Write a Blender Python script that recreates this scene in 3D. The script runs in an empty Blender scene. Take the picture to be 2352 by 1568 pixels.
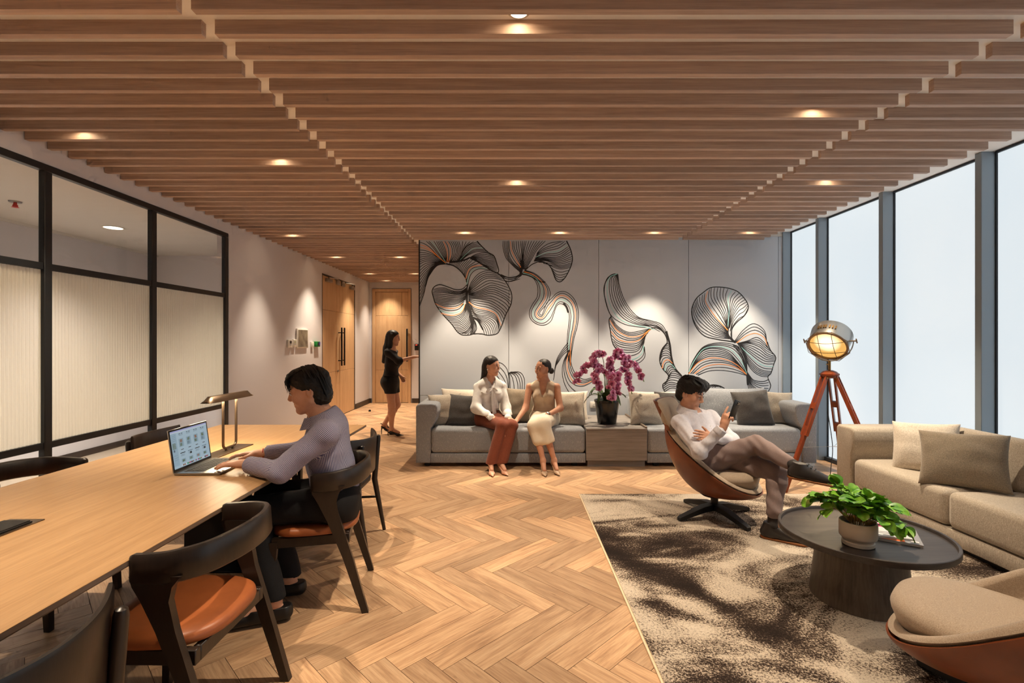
import bpy, bmesh, math, random
import numpy as np
from mathutils import Vector, Matrix, noise as mnoise

random.seed(7)
rng = np.random.default_rng(7)
SC = bpy.context.scene
COL = SC.collection
PI = math.pi
FPX, EYE = 1130.0, 1.45          # focal length in pixels of the 2352 px wide frame, eye height in metres

# ---------------------------------------------------------------- camera
cam = bpy.data.cameras.new('camera')
cam.sensor_width = 36.0
cam.lens = FPX * 36.0 / 2352.0
cam.clip_start = 0.02
camo = bpy.data.objects.new('camera', cam)
camo.location = (0, 0, EYE)
camo.rotation_euler = (PI / 2, 0, 0)
COL.objects.link(camo)
SC.camera = camo

# ---------------------------------------------------------------- world, exposure
wd = bpy.data.worlds.new('world'); SC.world = wd
wd.use_nodes = True
wd.node_tree.nodes['Background'].inputs[0].default_value = (0.80, 0.90, 1.0, 1)
wd.node_tree.nodes['Background'].inputs[1].default_value = 0.6
SC.view_settings.view_transform = 'Standard'
SC.view_settings.look = 'None'
SC.view_settings.exposure = 0.0
SC.view_settings.gamma = 1.0
SC.view_settings.use_curve_mapping = False
SC.cycles.use_denoising = True
SC.cycles.max_bounces = 6
SC.cycles.diffuse_bounces = 4
SC.cycles.glossy_bounces = 2
SC.cycles.transmission_bounces = 3
SC.cycles.transparent_max_bounces = 6
SC.cycles.use_adaptive_sampling = True
SC.cycles.adaptive_threshold = 0.1
SC.cycles.adaptive_min_samples = 8
SC.cycles.sample_clamp_indirect = 6.0
SC.cycles.caustics_reflective = False
SC.cycles.caustics_refractive = False

WINDOW_GLOW = 0.90               # radiance of the frosted daylight panes
SPOT_W = 385.0                    # power of one recessed downlight
SPOT_COL = (1.0, 0.82, 0.60)
ROOM_W = 620.0                    # ceiling light of the office behind the glass

def P(x, y, Y):
    """pixel of the photograph at depth Y -> point of the room"""
    return Vector(((x - 1176.0) * Y / FPX, Y, EYE - (y - 784.0) * Y / FPX))

# ---------------------------------------------------------------- colour and material helpers
def lin(c):
    return c / 12.92 if c <= 0.04045 else ((c + 0.055) / 1.055) ** 2.4
def rgb(r, g, b):
    return (lin(r / 255), lin(g / 255), lin(b / 255), 1.0)

M = {}
class Mt:
    """small wrapper round a Principled material"""
    def __init__(s, name, col=(0.5, 0.5, 0.5, 1), rough=0.5, metal=0.0, spec=0.5, **kw):
        s.m = bpy.data.materials.new(name); s.m.use_nodes = True
        s.t = s.m.node_tree; s.n = s.t.nodes; s.l = s.t.links
        s.b = s.n['Principled BSDF']
        s.b.inputs['Base Color'].default_value = col
        s.b.inputs['Roughness'].default_value = rough
        s.b.inputs['Metallic'].default_value = metal
        s.b.inputs['Specular IOR Level'].default_value = spec
        for k, v in kw.items():
            s.b.inputs[k.replace('_', ' ')].default_value = v
        M[name] = s.m
    def add(s, typ, **kw):
        nd = s.n.new(typ)
        for k, v in kw.items():
            if k in nd.inputs: nd.inputs[k].default_value = v
            else: setattr(nd, k, v)
        return nd
    def link(s, a, b): s.l.new(a, b)
    def coord(s, kind='Object', scale=(1, 1, 1), rnd=False):
        tc = s.add('ShaderNodeTexCoord'); mp = s.add('ShaderNodeMapping')
        mp.inputs['Scale'].default_value = scale
        src = tc.outputs[kind]
        if rnd:
            oi = s.add('ShaderNodeObjectInfo'); ge = s.add('ShaderNodeNewGeometry')
            ad = s.add('ShaderNodeMath', operation='ADD')
            s.link(oi.outputs['Random'], ad.inputs[0]); s.link(ge.outputs['Random Per Island'], ad.inputs[1])
            mu = s.add('ShaderNodeMath', operation='MULTIPLY'); mu.inputs[1].default_value = 37.0
            s.link(ad.outputs[0], mu.inputs[0])
            va = s.add('ShaderNodeVectorMath', operation='ADD')
            s.link(src, va.inputs[0]); s.link(mu.outputs[0], va.inputs[1])
            src = va.outputs[0]; s.rnd = ad.outputs[0]
        s.link(src, mp.inputs['Vector'])
        return mp.outputs[0]
    def noise(s, vec, scale=5, detail=4, rough=0.6, dist=0.0):
        n = s.add('ShaderNodeTexNoise')
        n.inputs['Scale'].default_value = scale; n.inputs['Detail'].default_value = detail
        n.inputs['Roughness'].default_value = rough; n.inputs['Distortion'].default_value = dist
        s.link(vec, n.inputs['Vector'])
        return n.outputs['Fac']
    def ramp(s, fac, stops, interp='LINEAR'):
        r = s.add('ShaderNodeValToRGB'); cr = r.color_ramp; cr.interpolation = interp
        while len(cr.elements) < len(stops): cr.elements.new(0.5)
        for e, (p, c) in zip(cr.elements, stops):
            e.position = p; e.color = c
        s.link(fac, r.inputs[0])
        return r.outputs[0]
    def mix(s, fac, a, b, blend='MIX'):
        x = s.add('ShaderNodeMix', data_type='RGBA', blend_type=blend)
        for inp, v in ((x.inputs[0], fac), (x.inputs[6], a), (x.inputs[7], b)):
            if hasattr(v, 'links'): s.link(v, inp)
            else: inp.default_value = v
        return x.outputs[2]
    def col(s, out): s.link(out, s.b.inputs['Base Color'])
    def bump(s, h, strength=0.3, dist=0.01):
        b = s.add('ShaderNodeBump'); b.inputs['Strength'].default_value = strength
        b.inputs['Distance'].default_value = dist
        s.link(h, b.inputs['Height']); s.link(b.outputs[0], s.b.inputs['Normal'])

def wood(name, dark, light, kind='Object', scale=(1.2, 22, 22), rough=0.45, mid=None, bump=0.08, rnd=True, vary=0.35):
    m = Mt(name, light, rough)
    v = m.coord(kind, scale, rnd)
    f = m.noise(v, 1.0, 6, 0.62, 0.6)
    c = m.ramp(f, [(0.30, dark), (0.52, mid or tuple((a + b) / 2 for a, b in zip(dark, light))), (0.72, light)])
    v2 = m.coord(kind, tuple(x * 4.5 for x in scale), rnd)
    f2 = m.noise(v2, 1.0, 3, 0.7)
    c = m.mix(0.25, c, m.ramp(f2, [(0.35, tuple(x * 0.55 for x in dark[:3]) + (1,)), (0.6, light)]), 'MIX')
    if rnd and vary:
        r = m.add('ShaderNodeMath', operation='FRACT'); m.link(m.rnd, r.inputs[0])
        rr = m.ramp(r.outputs[0], [(0, (1 - vary, 1 - vary, 1 - vary * 0.95, 1)), (1, (1 + vary * 0.55, 1 + vary * 0.5, 1 + vary * 0.4, 1))])
        c = m.mix(1.0, c, rr, 'MULTIPLY')
    m.col(c); m.bump(f2, bump, 0.004)
    return m.m

def fabric(name, a, b, scale=220, rough=0.92, streak=None, sheen=0.25, bump=0.35, kind='Object'):
    m = Mt(name, a, rough, spec=0.2); m.b.inputs['Sheen Weight'].default_value = sheen
    v = m.coord(kind)
    f = m.noise(v, scale, 3, 0.75)
    c = m.ramp(f, [(0.32, b), (0.66, a)])
    if streak:
        v1 = m.coord(kind, (300, 300, 26)); f1 = m.noise(v1, 1.0, 3, 0.65)
        c = m.mix(m.ramp(f1, [(0.58, (0, 0, 0, 1)), (0.72, (1, 1, 1, 1))]), c, streak)
        v3 = m.coord(kind, (26, 300, 300)); f3 = m.noise(v3, 1.0, 2, 0.6)
        c = m.mix(m.ramp(f3, [(0.6, (0, 0, 0, 1)), (0.75, (0.6, 0.6, 0.6, 1))]), c, b)
    m.col(c); m.bump(f, bump, 0.003)
    return m.m

def glow(name, col, strength):
    m = bpy.data.materials.new(name); m.use_nodes = True
    nt = m.node_tree; nt.nodes.clear()
    e = nt.nodes.new('ShaderNodeEmission'); o = nt.nodes.new('ShaderNodeOutputMaterial')
    e.inputs[0].default_value = col; e.inputs[1].default_value = strength
    nt.links.new(e.outputs[0], o.inputs[0]); M[name] = m
    return m

# ---------------------------------------------------------------- object helpers
def smooth(me, ang=40):
    me.polygons.foreach_set('use_smooth', [True] * len(me.polygons))
    try: me.set_sharp_from_angle(angle=math.radians(ang))
    except Exception: pass

def tag(o, label=None, cat=None, group=None, kind=None):
    if label: o['label'] = label
    if cat: o['category'] = cat
    if group: o['group'] = group
    if kind: o['kind'] = kind
    return o

def empty(name, loc=(0, 0, 0), rz=0.0, label=None, cat=None, group=None, kind=None):
    o = bpy.data.objects.new(name, None); COL.objects.link(o)
    o.empty_display_size = 0.1
    o.location = loc; o.rotation_euler = (0, 0, rz)
    return tag(o, label, cat, group, kind)

def link(name, me, mat=None, parent=None):
    o = bpy.data.objects.new(name, me); COL.objects.link(o)
    if mat is not None:
        for x in (mat if isinstance(mat, (list, tuple)) else [mat]): me.materials.append(M[x] if isinstance(x, str) else x)
    if parent is not None: o.parent = parent
    return o

def copy_tree(o, parent=None):
    c = o.copy(); COL.objects.link(c); c.parent = parent
    for ch in list(o.children): copy_tree(ch, c)
    return c

def catmull(pts, n):
    """n samples along a Catmull-Rom spline through pts (any dimension)"""
    p = np.asarray(pts, float)
    if len(p) == 2:
        t = np.linspace(0, 1, n)[:, None]; return p[0] * (1 - t) + p[1] * t
    q = np.vstack([2 * p[0] - p[1], p, 2 * p[-1] - p[-2]])
    m = len(p) - 1
    u = np.linspace(0, m, n); i = np.minimum(u.astype(int), m - 1); f = (u - i)[:, None]
    a, b, c, d = q[i], q[i + 1], q[i + 2], q[i + 3]
    return 0.5 * (2 * b + (c - a) * f + (2 * a - 5 * b + 4 * c - d) * f ** 2 + (3 * b - a - 3 * c + d) * f ** 3)

class MB:
    """mesh builder: one mesh object per build()"""
    def __init__(s): s.bm = bmesh.new()
    def _xf(s, vs, mtx):
        if mtx is not None: bmesh.ops.transform(s.bm, matrix=mtx, verts=vs)
    def box(s, lo, hi, bev=0.0, seg=2, mtx=None, mi=0):
        lo, hi = Vector(lo), Vector(hi)
        r = bmesh.ops.create_cube(s.bm, size=1.0, matrix=Matrix.LocRotScale((lo + hi) / 2, None, hi - lo))
        vs = r['verts']; fs = list({f for v in vs for f in v.link_faces})
        for f in fs: f.material_index = mi
        if bev > 0:
            es = list({e for v in vs for e in v.link_edges})
            rr = bmesh.ops.bevel(s.bm, geom=es, offset=bev, segments=seg, profile=0.5, affect='EDGES')
            vs = list({v for f in rr['faces'] for v in f.verts} | {v for v in vs if v.is_valid})
            for f in {f for v in vs for f in v.link_faces}: f.material_index = mi
        s._xf(vs, mtx); return s
    def prism(s, pts, lo, hi, axis='Y', bev=0.0, seg=2, mtx=None, mi=0):
        """polygon of (a, b) pairs extruded from lo to hi along axis; (a, b) are the other two axes in order"""
        def v3(a, b, c):
            return {'Y': (a, c, b), 'X': (c, a, b), 'Z': (a, b, c)}[axis]
        A = [s.bm.verts.new(v3(a, b, lo)) for a, b in pts]; B = [s.bm.verts.new(v3(a, b, hi)) for a, b in pts]
        fs = [s.bm.faces.new(A), s.bm.faces.new(B[::-1])]
        n = len(pts)
        for i in range(n): fs.append(s.bm.faces.new((A[i], B[i], B[(i + 1) % n], A[(i + 1) % n])))
        bmesh.ops.recalc_face_normals(s.bm, faces=fs)
        for f in fs: f.material_index = mi
        vs = A + B
        if bev > 0:
            es = [e for e in {e for f in fs[:2] for e in f.edges}]
            rr = bmesh.ops.bevel(s.bm, geom=es, offset=bev, segments=seg, profile=0.5, affect='EDGES')
            vs = list({v for f in rr['faces'] for v in f.verts} | {v for v in vs if v.is_valid})
        s._xf(vs, mtx); return s
    def loft(s, rings, cap=True, closed=True, mi=0, loop=False):
        """rings: list of equal-length point lists"""
        R = [[s.bm.verts.new(p) for p in r] for r in rings]
        n = len(R[0]); fs = []
        for a, b in list(zip(R[:-1], R[1:])) + ([(R[-1], R[0])] if loop else []):
            for i in range(n if closed else n - 1):
                j = (i + 1) % n
                fs.append(s.bm.faces.new((a[i], a[j], b[j], b[i])))
        if cap and closed and not loop:
            fs.append(s.bm.faces.new(R[0][::-1])); fs.append(s.bm.faces.new(R[-1]))
        for f in fs: f.material_index = mi
        bmesh.ops.recalc_face_normals(s.bm, faces=fs)
        return s
    def tube(s, pts, r, n=10, cap=True, mi=0, flat=1.0, up=None, loop=False):
        """round (or flattened) tube through pts; r a number or a list"""
        P_ = [Vector(p) for p in pts]; m = len(P_)
        rs = [r] * m if not hasattr(r, '__len__') else list(r)
        rings = []; prev = Vector(up) if up is not None else None
        for i, p in enumerate(P_):
            if loop: t = P_[(i + 1) % m] - P_[i - 1]
            else: t = P_[min(i + 1, m - 1)] - P_[max(i - 1, 0)]
            t = t.normalized() if t.length > 1e-9 else Vector((0, 0, 1))
            if prev is None: prev = Vector((0, 0, 1)) if abs(t.z) < 0.9 else Vector((1, 0, 0))
            a = t.cross(prev)
            if a.length < 1e-6: a = t.orthogonal()
            a.normalize(); b = a.cross(t).normalized()
            if up is None: prev = b
            rings.append([p + (a * math.cos(2 * PI * k / n) + b * flat * math.sin(2 * PI * k / n)) * rs[i] for k in range(n)])
        return s.loft(rings, cap, mi=mi, loop=loop)
    def lathe(s, prof, c=(0, 0, 0), n=32, mtx=None, mi=0, sx=1.0, sy=1.0):
        """profile of (r, z) pairs turned about Z"""
        rings = []
        for r, z in prof:
            rings.append([Vector((c[0] + max(r, 1e-5) * sx * math.cos(2 * PI * k / n), c[1] + max(r, 1e-5) * sy * math.sin(2 * PI * k / n), c[2] + z)) for k in range(n)])
        if mtx is not None: rings = [[mtx @ p for p in q] for q in rings]
        return s.loft(rings, True, mi=mi)
    def cyl(s, a, b, r, r2=None, n=16, mi=0):
        return s.tube([a, b], [r, r if r2 is None else r2], n, mi=mi)
    def quad(s, pts, mi=0):
        f = s.bm.faces.new([s.bm.verts.new(p) for p in pts]); f.material_index = mi; return s
    def build(s, name, mat, parent=None, sm=True, ang=40):
        me = bpy.data.meshes.new(name); s.bm.to_mesh(me); s.bm.free()
        if sm: smooth(me, ang)
        return link(name, me, mat, parent)

def arr_mesh(name, V, Q, sm=True):
    """mesh from numpy vertices and quads (or triangles)"""
    me = bpy.data.meshes.new(name); V = np.asarray(V, np.float32); Q = np.asarray(Q, np.int32)
    k = Q.shape[1]
    me.vertices.add(len(V)); me.vertices.foreach_set('co', V.ravel())
    me.loops.add(Q.size); me.loops.foreach_set('vertex_index', Q.ravel())
    me.polygons.add(len(Q)); me.polygons.foreach_set('loop_start', np.arange(0, Q.size, k, dtype=np.int32))
    try: me.polygons.foreach_set('loop_total', np.full(len(Q), k, np.int32))
    except Exception: pass
    me.update(calc_edges=True); me.validate()
    if sm: me.polygons.foreach_set('use_smooth', np.ones(len(me.polygons), bool))
    return me

def frame(f, up=(0, 0, 1)):
    """axes (forward, left, up) from a forward vector"""
    f = Vector(f).normalized(); l = Vector(up).cross(f).normalized(); return f, l, f.cross(l).normalized()
# ---------------------------------------------------------------- materials
def floor_material():
    m = Mt('oak_floor', rough=0.42)
    uvn = m.add('ShaderNodeUVMap'); uvn.uv_map = 'plank'
    oi = m.add('ShaderNodeObjectInfo'); ge = m.add('ShaderNodeNewGeometry')
    ad = m.add('ShaderNodeMath', operation='ADD')
    m.link(oi.outputs['Random'], ad.inputs[0]); m.link(ge.outputs['Random Per Island'], ad.inputs[1])
    fr = m.add('ShaderNodeMath', operation='FRACT'); m.link(ad.outputs[0], fr.inputs[0])
    mu = m.add('ShaderNodeMath', operation='MULTIPLY'); mu.inputs[1].default_value = 61.0; m.link(fr.outputs[0], mu.inputs[0])
    va = m.add('ShaderNodeVectorMath', operation='ADD'); m.link(uvn.outputs[0], va.inputs[0]); m.link(mu.outputs[0], va.inputs[1])
    def nz(sc, d, r, dist=0.0):
        mp = m.add('ShaderNodeMapping'); mp.inputs['Scale'].default_value = sc
        m.link(va.outputs[0], mp.inputs[0]); return m.noise(mp.outputs[0], 1.0, d, r, dist)
    big = nz((2.2, 16, 1), 5, 0.6, 0.8); fine = nz((5, 120, 1), 4, 0.7); knot = nz((5, 18, 1), 2, 0.5, 0.3)
    c = m.ramp(big, [(0.28, rgb(138, 106, 80)), (0.45, rgb(178, 142, 110)), (0.62, rgb(200, 166, 132)), (0.8, rgb(212, 182, 150))])
    c = m.mix(0.35, c, m.ramp(fine, [(0.38, rgb(130, 98, 74)), (0.6, rgb(204, 172, 138))]))
    c = m.mix(m.ramp(knot, [(0.70, (0, 0, 0, 1)), (0.82, (0.8, 0.8, 0.8, 1))]), c, rgb(84, 54, 36))
    c = m.mix(1.0, c, m.ramp(fr.outputs[0], [(0, (0.72, 0.71, 0.70, 1)), (0.5, (0.95, 0.94, 0.92, 1)), (1, (1.22, 1.18, 1.12, 1))]), 'MULTIPLY')
    m.col(c); m.bump(fine, 0.06, 0.003)
floor_material()
wood('slat_wood', rgb(166, 138, 122), rgb(206, 180, 162), scale=(1.0, 46, 46), rough=0.55, vary=0.22)
wood('door_oak', rgb(186, 148, 108), rgb(208, 172, 132), scale=(24, 24, 1.0), rough=0.5, vary=0.05, bump=0.04)
wood('table_oak', rgb(160, 122, 82), rgb(184, 146, 104), scale=(30, 1.1, 30), rough=0.38, vary=0.0, bump=0.03, rnd=False)
wood('grey_oak', rgb(116, 110, 106), rgb(150, 143, 138), scale=(1.2, 30, 40), rough=0.5, vary=0.0, bump=0.04, rnd=False)
wood('tripod_wood', rgb(104, 44, 18), rgb(150, 66, 28), scale=(18, 18, 1.5), rough=0.3, vary=0.1)
wood('coffee_wood', rgb(46, 40, 38), rgb(76, 68, 64), scale=(2, 26, 26), rough=0.42, vary=0.0, rnd=False)
wood('coffee_leg_wood', rgb(66, 56, 48), rgb(112, 98, 84), scale=(24, 24, 1.4), rough=0.5, vary=0.0, rnd=False)
wood('chair_wood', rgb(24, 17, 13), rgb(44, 32, 24), scale=(20, 20, 2.0), rough=0.36, vary=0.12, bump=0.05)
Mt('edge_grey', rgb(128, 112, 98), 0.6)
Mt('black_metal', rgb(26, 26, 28), 0.45, 0.3)
Mt('black_frame', rgb(30, 32, 34), 0.4, 0.2)
Mt('alu_frame', rgb(136, 148, 158), 0.45, 0.1)
Mt('dark_frame', rgb(40, 44, 50), 0.5, 0.1)
Mt('bronze', rgb(120, 102, 84), 0.32, 0.85)
Mt('steel', rgb(170, 168, 164), 0.28, 0.95)
Mt('brass', rgb(150, 116, 70), 0.3, 0.9)
Mt('white_plastic', rgb(226, 222, 214), 0.4)
Mt('green_plastic', rgb(20, 120, 50), 0.4)
Mt('red_plastic', rgb(190, 40, 30), 0.4)
Mt('blue_plastic', rgb(70, 60, 160), 0.4)
Mt('screen_dark', rgb(60, 48, 40), 0.3)
Mt('dark_base', rgb(52, 42, 36), 0.5)
Mt('floor_gap', rgb(70, 48, 34), 0.8)
Mt('rubber', rgb(14, 14, 14), 0.7)
m = Mt('white_paint', rgb(204, 201, 205), 0.85)
v = m.coord('Object'); m.bump(m.noise(v, 90, 3, 0.6), 0.03, 0.002)
Mt('ceiling_paint', rgb(248, 246, 243), 0.9)
Mt('grey_paint', rgb(206, 202, 196), 0.85)
Mt('panel_grey', rgb(192, 197, 205), 0.6)
Mt('ink_black', rgb(24, 20, 20), 0.6)
Mt('ink_orange', rgb(244, 146, 70), 0.6)
Mt('ink_teal', rgb(150, 212, 210), 0.6)
Mt('office_carpet', rgb(140, 128, 114), 0.95)
fabric('sofa_fabric', rgb(158, 162, 168), rgb(108, 111, 117), 170, streak=rgb(206, 208, 212))
fabric('sofa_beige', rgb(190, 178, 162), rgb(148, 136, 120), 170, streak=rgb(222, 212, 198))
fabric('cushion_cream', rgb(222, 212, 198), rgb(184, 172, 156), 140)
fabric('cushion_dark', rgb(94, 90, 88), rgb(54, 52, 51), 190)
fabric('cushion_oat', rgb(190, 180, 166), rgb(146, 136, 122), 150)
fabric('cushion_taupe', rgb(150, 136, 116), rgb(106, 96, 84), 210)
fabric('chair_fabric', rgb(186, 168, 148), rgb(144, 126, 108), 320)
def leather(name, a, b):
    m = Mt(name, a, 0.42); v = m.coord('Object'); f = m.noise(v, 5, 3, 0.6)
    m.col(m.ramp(f, [(0.3, b), (0.7, a)])); m.bump(m.noise(v, 420, 2, 0.5), 0.08, 0.001)
leather('tan_leather', rgb(158, 88, 46), rgb(134, 72, 36))
leather('shell_leather', rgb(128, 66, 34), rgb(104, 52, 28))
leather('shoe_leather', rgb(46, 38, 34), rgb(28, 24, 22))
leather('loafer_leather', rgb(22, 20, 20), rgb(14, 13, 13))
leather('pump_nude', rgb(214, 164, 138), rgb(206, 154, 128))
leather('pump_taupe', rgb(176, 148, 122), rgb(164, 136, 110))
Mt('shoe_sole', rgb(150, 92, 46), 0.6)

def rug_material():
    m = Mt('rug_pile', rough=1.0, spec=0.05)
    v = m.coord('Object')
    mp = m.add('ShaderNodeMapping'); mp.inputs['Rotation'].default_value = (0, 0, 0.5); mp.inputs['Scale'].default_value = (0.8, 1.3, 1.0)
    mp.inputs['Location'].default_value = (3.1, 1.7, 0)
    m.link(v, mp.inputs[0])
    big = m.noise(mp.outputs[0], 1.55, 4, 0.58, 1.3)
    spk = m.noise(v, 85, 3, 0.9)
    ad = m.add('ShaderNodeMath', operation='MULTIPLY_ADD'); ad.inputs[1].default_value = 1.0
    at = m.add('ShaderNodeAttribute', attribute_name='tone')
    b1 = m.add('ShaderNodeMath', operation='MULTIPLY_ADD'); b1.inputs[1].default_value = 1.05; b1.inputs[2].default_value = 0.035; m.link(big, b1.inputs[0])
    b2 = m.add('ShaderNodeMath', operation='MULTIPLY_ADD'); b2.inputs[1].default_value = -0.20; m.link(at.outputs['Fac'], b2.inputs[0]); m.link(b1.outputs[0], b2.inputs[2])
    m.link(spk, ad.inputs[0]); m.link(b2.outputs[0], ad.inputs[2])
    sc = m.add('ShaderNodeMapRange'); sc.inputs['From Min'].default_value = 0.72; sc.inputs['From Max'].default_value = 1.30
    m.link(ad.outputs[0], sc.inputs[0])
    c = m.ramp(sc.outputs[0], [(0.10, rgb(50, 42, 39)), (0.36, rgb(80, 66, 58)), (0.46, rgb(150, 132, 116)), (0.58, rgb(222, 205, 184)), (0.9, rgb(242, 228, 209))])
    m.col(c); m.bump(m.noise(v, 240, 3, 0.8), 0.9, 0.012)
rug_material()
Mt('rug_edge', rgb(214, 194, 164), 0.95)

def plain(name, a, b, sc=60, rough=0.85, bump=0.15, sheen=0.1):
    m = Mt(name, a, rough, spec=0.25); m.b.inputs['Sheen Weight'].default_value = sheen
    v = m.coord('Object'); f = m.noise(v, sc, 3, 0.6)
    m.col(m.ramp(f, [(0.3, b), (0.7, a)])); m.bump(f, bump, 0.004)
plain('skin', rgb(208, 160, 134), rgb(200, 150, 124), 30, 0.5, 0.02, 0)
plain('skin_tan', rgb(192, 142, 116), rgb(182, 132, 106), 30, 0.5, 0.02, 0)
plain('trouser_black', rgb(27, 27, 30), rgb(20, 20, 22), 200, sheen=0.0)
plain('trouser_mauve', rgb(132, 114, 110), rgb(120, 102, 98), 200)
plain('trouser_rust', rgb(120, 62, 42), rgb(106, 53, 35), 120)
plain('blouse_white', rgb(226, 224, 220), rgb(212, 210, 208), 40, 0.6)
plain('shirt_white', rgb(214, 212, 220), rgb(200, 198, 208), 60, 0.8)
plain('dress_beige', rgb(190, 170, 148), rgb(178, 158, 136), 200)
plain('skirt_cream', rgb(214, 202, 182), rgb(202, 190, 170), 200)
plain('jacket_black', rgb(26, 24, 24), rgb(20, 18, 18), 120)
plain('sock_dark', rgb(54, 48, 46), rgb(44, 40, 38), 200)
def hair_mat(name, a, b):
    m = Mt(name, a, 0.52, spec=0.35); v = m.coord('Object', (140, 140, 12)); f = m.noise(v, 1.0, 3, 0.6)
    m.col(m.ramp(f, [(0.35, b), (0.7, a)])); m.bump(f, 0.35, 0.004)
hair_mat('hair_black', rgb(24, 20, 19), rgb(11, 10, 10))
hair_mat('hair_brown', rgb(36, 26, 22), rgb(18, 13, 12))
Mt('eye_white', rgb(220, 214, 208), 0.25)
Mt('eye_dark', rgb(30, 20, 16), 0.15)
Mt('lip_rose', rgb(164, 84, 76), 0.4)
Mt('lip_plain', rgb(170, 104, 86), 0.45)
Mt('teeth', rgb(236, 230, 222), 0.3)
def stripe_mat():
    m = Mt('shirt_stripe', rough=0.85, spec=0.2)
    at = m.add('ShaderNodeAttribute', attribute_name='stripe')
    mu = m.add('ShaderNodeMath', operation='MULTIPLY'); mu.inputs[1].default_value = 1 / 0.0068
    fr = m.add('ShaderNodeMath', operation='FRACT'); m.link(at.outputs['Fac'], mu.inputs[0]); m.link(mu.outputs[0], fr.inputs[0])
    m.col(m.ramp(fr.outputs[0], [(0.0, rgb(186, 182, 194)), (0.36, rgb(186, 182, 194)), (0.44, rgb(80, 80, 116)), (0.94, rgb(80, 80, 116)), (1.0, rgb(186, 182, 194))]))
stripe_mat()
# glass: clear pane = see-through with a faint reflection
def pane_mat(name, clear=0.9, tint=(1, 1, 1, 1), milky=None):
    m = bpy.data.materials.new(name); m.use_nodes = True; nt = m.node_tree; nt.nodes.clear()
    o = nt.nodes.new('ShaderNodeOutputMaterial'); tr = nt.nodes.new('ShaderNodeBsdfTransparent'); gl = nt.nodes.new('ShaderNodeBsdfGlossy')
    tr.inputs[0].default_value = tint; gl.inputs['Roughness'].default_value = 0.03 if milky is None else 0.22
    lw = nt.nodes.new('ShaderNodeLayerWeight'); lw.inputs[0].default_value = 0.5
    pw = nt.nodes.new('ShaderNodeMath'); pw.operation = 'POWER'; pw.inputs[1].default_value = 4.0; nt.links.new(lw.outputs['Facing'], pw.inputs[0])
    fr = nt.nodes.new('ShaderNodeMath'); fr.operation = 'MULTIPLY_ADD'; fr.inputs[1].default_value = 0.7; fr.inputs[2].default_value = 0.03; nt.links.new(pw.outputs[0], fr.inputs[0])
    first = tr
    if milky is not None:
        tl = nt.nodes.new('ShaderNodeBsdfTranslucent'); df = nt.nodes.new('ShaderNodeBsdfDiffuse')
        tl.inputs[0].default_value = milky; df.inputs[0].default_value = milky
        a = nt.nodes.new('ShaderNodeMixShader'); a.inputs[0].default_value = 0.38
        nt.links.new(tl.outputs[0], a.inputs[1]); nt.links.new(df.outputs[0], a.inputs[2])
        b = nt.nodes.new('ShaderNodeMixShader'); b.inputs[0].default_value = 1 - clear
        nt.links.new(tr.outputs[0], b.inputs[1]); nt.links.new(a.outputs[0], b.inputs[2]); first = b
    mx = nt.nodes.new('ShaderNodeMixShader')
    nt.links.new(fr.outputs[0], mx.inputs[0]); nt.links.new(first.outputs[0], mx.inputs[1]); nt.links.new(gl.outputs[0], mx.inputs[2])
    nt.links.new(mx.outputs[0], o.inputs[0]); M[name] = m
pane_mat('clear_glass')
pane_mat('fluted_glass', 0.20, milky=rgb(206, 198, 178))
def window_glow():
    m = Mt('frosted_daylight', rgb(214, 226, 234), 0.35)
    v = m.coord('Object', (0.8, 0.8, 0.5)); f = m.noise(v, 1.0, 2, 0.5)
    m.link(m.ramp(f, [(0.3, (0.76, 0.86, 0.92, 1)), (0.7, (0.84, 0.905, 0.935, 1))]), m.b.inputs['Emission Color'])
    m.b.inputs['Base Color'].default_value = (0.12, 0.13, 0.14, 1)
    m.b.inputs['Emission Strength'].default_value = WINDOW_GLOW
    m.m.cycles.emission_sampling = 'FRONT'
window_glow()
glow('lamp_disc', (1.0, 0.76, 0.48, 1), 60.0).cycles.emission_sampling = 'FRONT'
glow('office_lamp_disc', (1.0, 0.86, 0.66, 1), 5.0).cycles.emission_sampling = 'NONE'
glow('desk_led', (1.0, 0.82, 0.55, 1), 6.0).cycles.emission_sampling = 'NONE'
glow('red_led', (1.0, 0.06, 0.03, 1), 2.5).cycles.emission_sampling = 'NONE'
Mt('scr_olive_flat', rgb(170, 168, 140), 0.3)
m = Mt('smoky', rgb(120, 108, 92), 0.25); v = m.coord('Object', (6, 6, 6)); m.col(m.ramp(m.noise(v, 1.5, 3, 0.6), [(0.3, rgb(92, 82, 72)), (0.7, rgb(140, 130, 112))]))
Mt('pot_black', rgb(20, 20, 21), 0.22)
Mt('pot_cream', rgb(206, 196, 182), 0.45)
plain('soil', rgb(60, 48, 38), rgb(36, 28, 22), 40)
plain('moss', rgb(64, 84, 30), rgb(34, 48, 18), 40)
def leaf_mat(name, a, b, vein):
    m = Mt(name, a, 0.38, spec=0.4); v = m.coord('Object', rnd=True); f = m.noise(v, 14, 3, 0.6, 0.5)
    c = m.ramp(f, [(0.35, b), (0.60, a), (0.78, vein)])
    m.col(c); m.b.inputs['Subsurface Weight'].default_value = 0.0
leaf_mat('leaf_green', rgb(128, 180, 52), rgb(70, 132, 36), rgb(194, 216, 124))
leaf_mat('orchid_leaf', rgb(66, 88, 40), rgb(36, 56, 28), rgb(84, 104, 50))
Mt('stem_green', rgb(92, 110, 50), 0.5)
Mt('stem_tan', rgb(150, 120, 60), 0.5)
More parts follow.
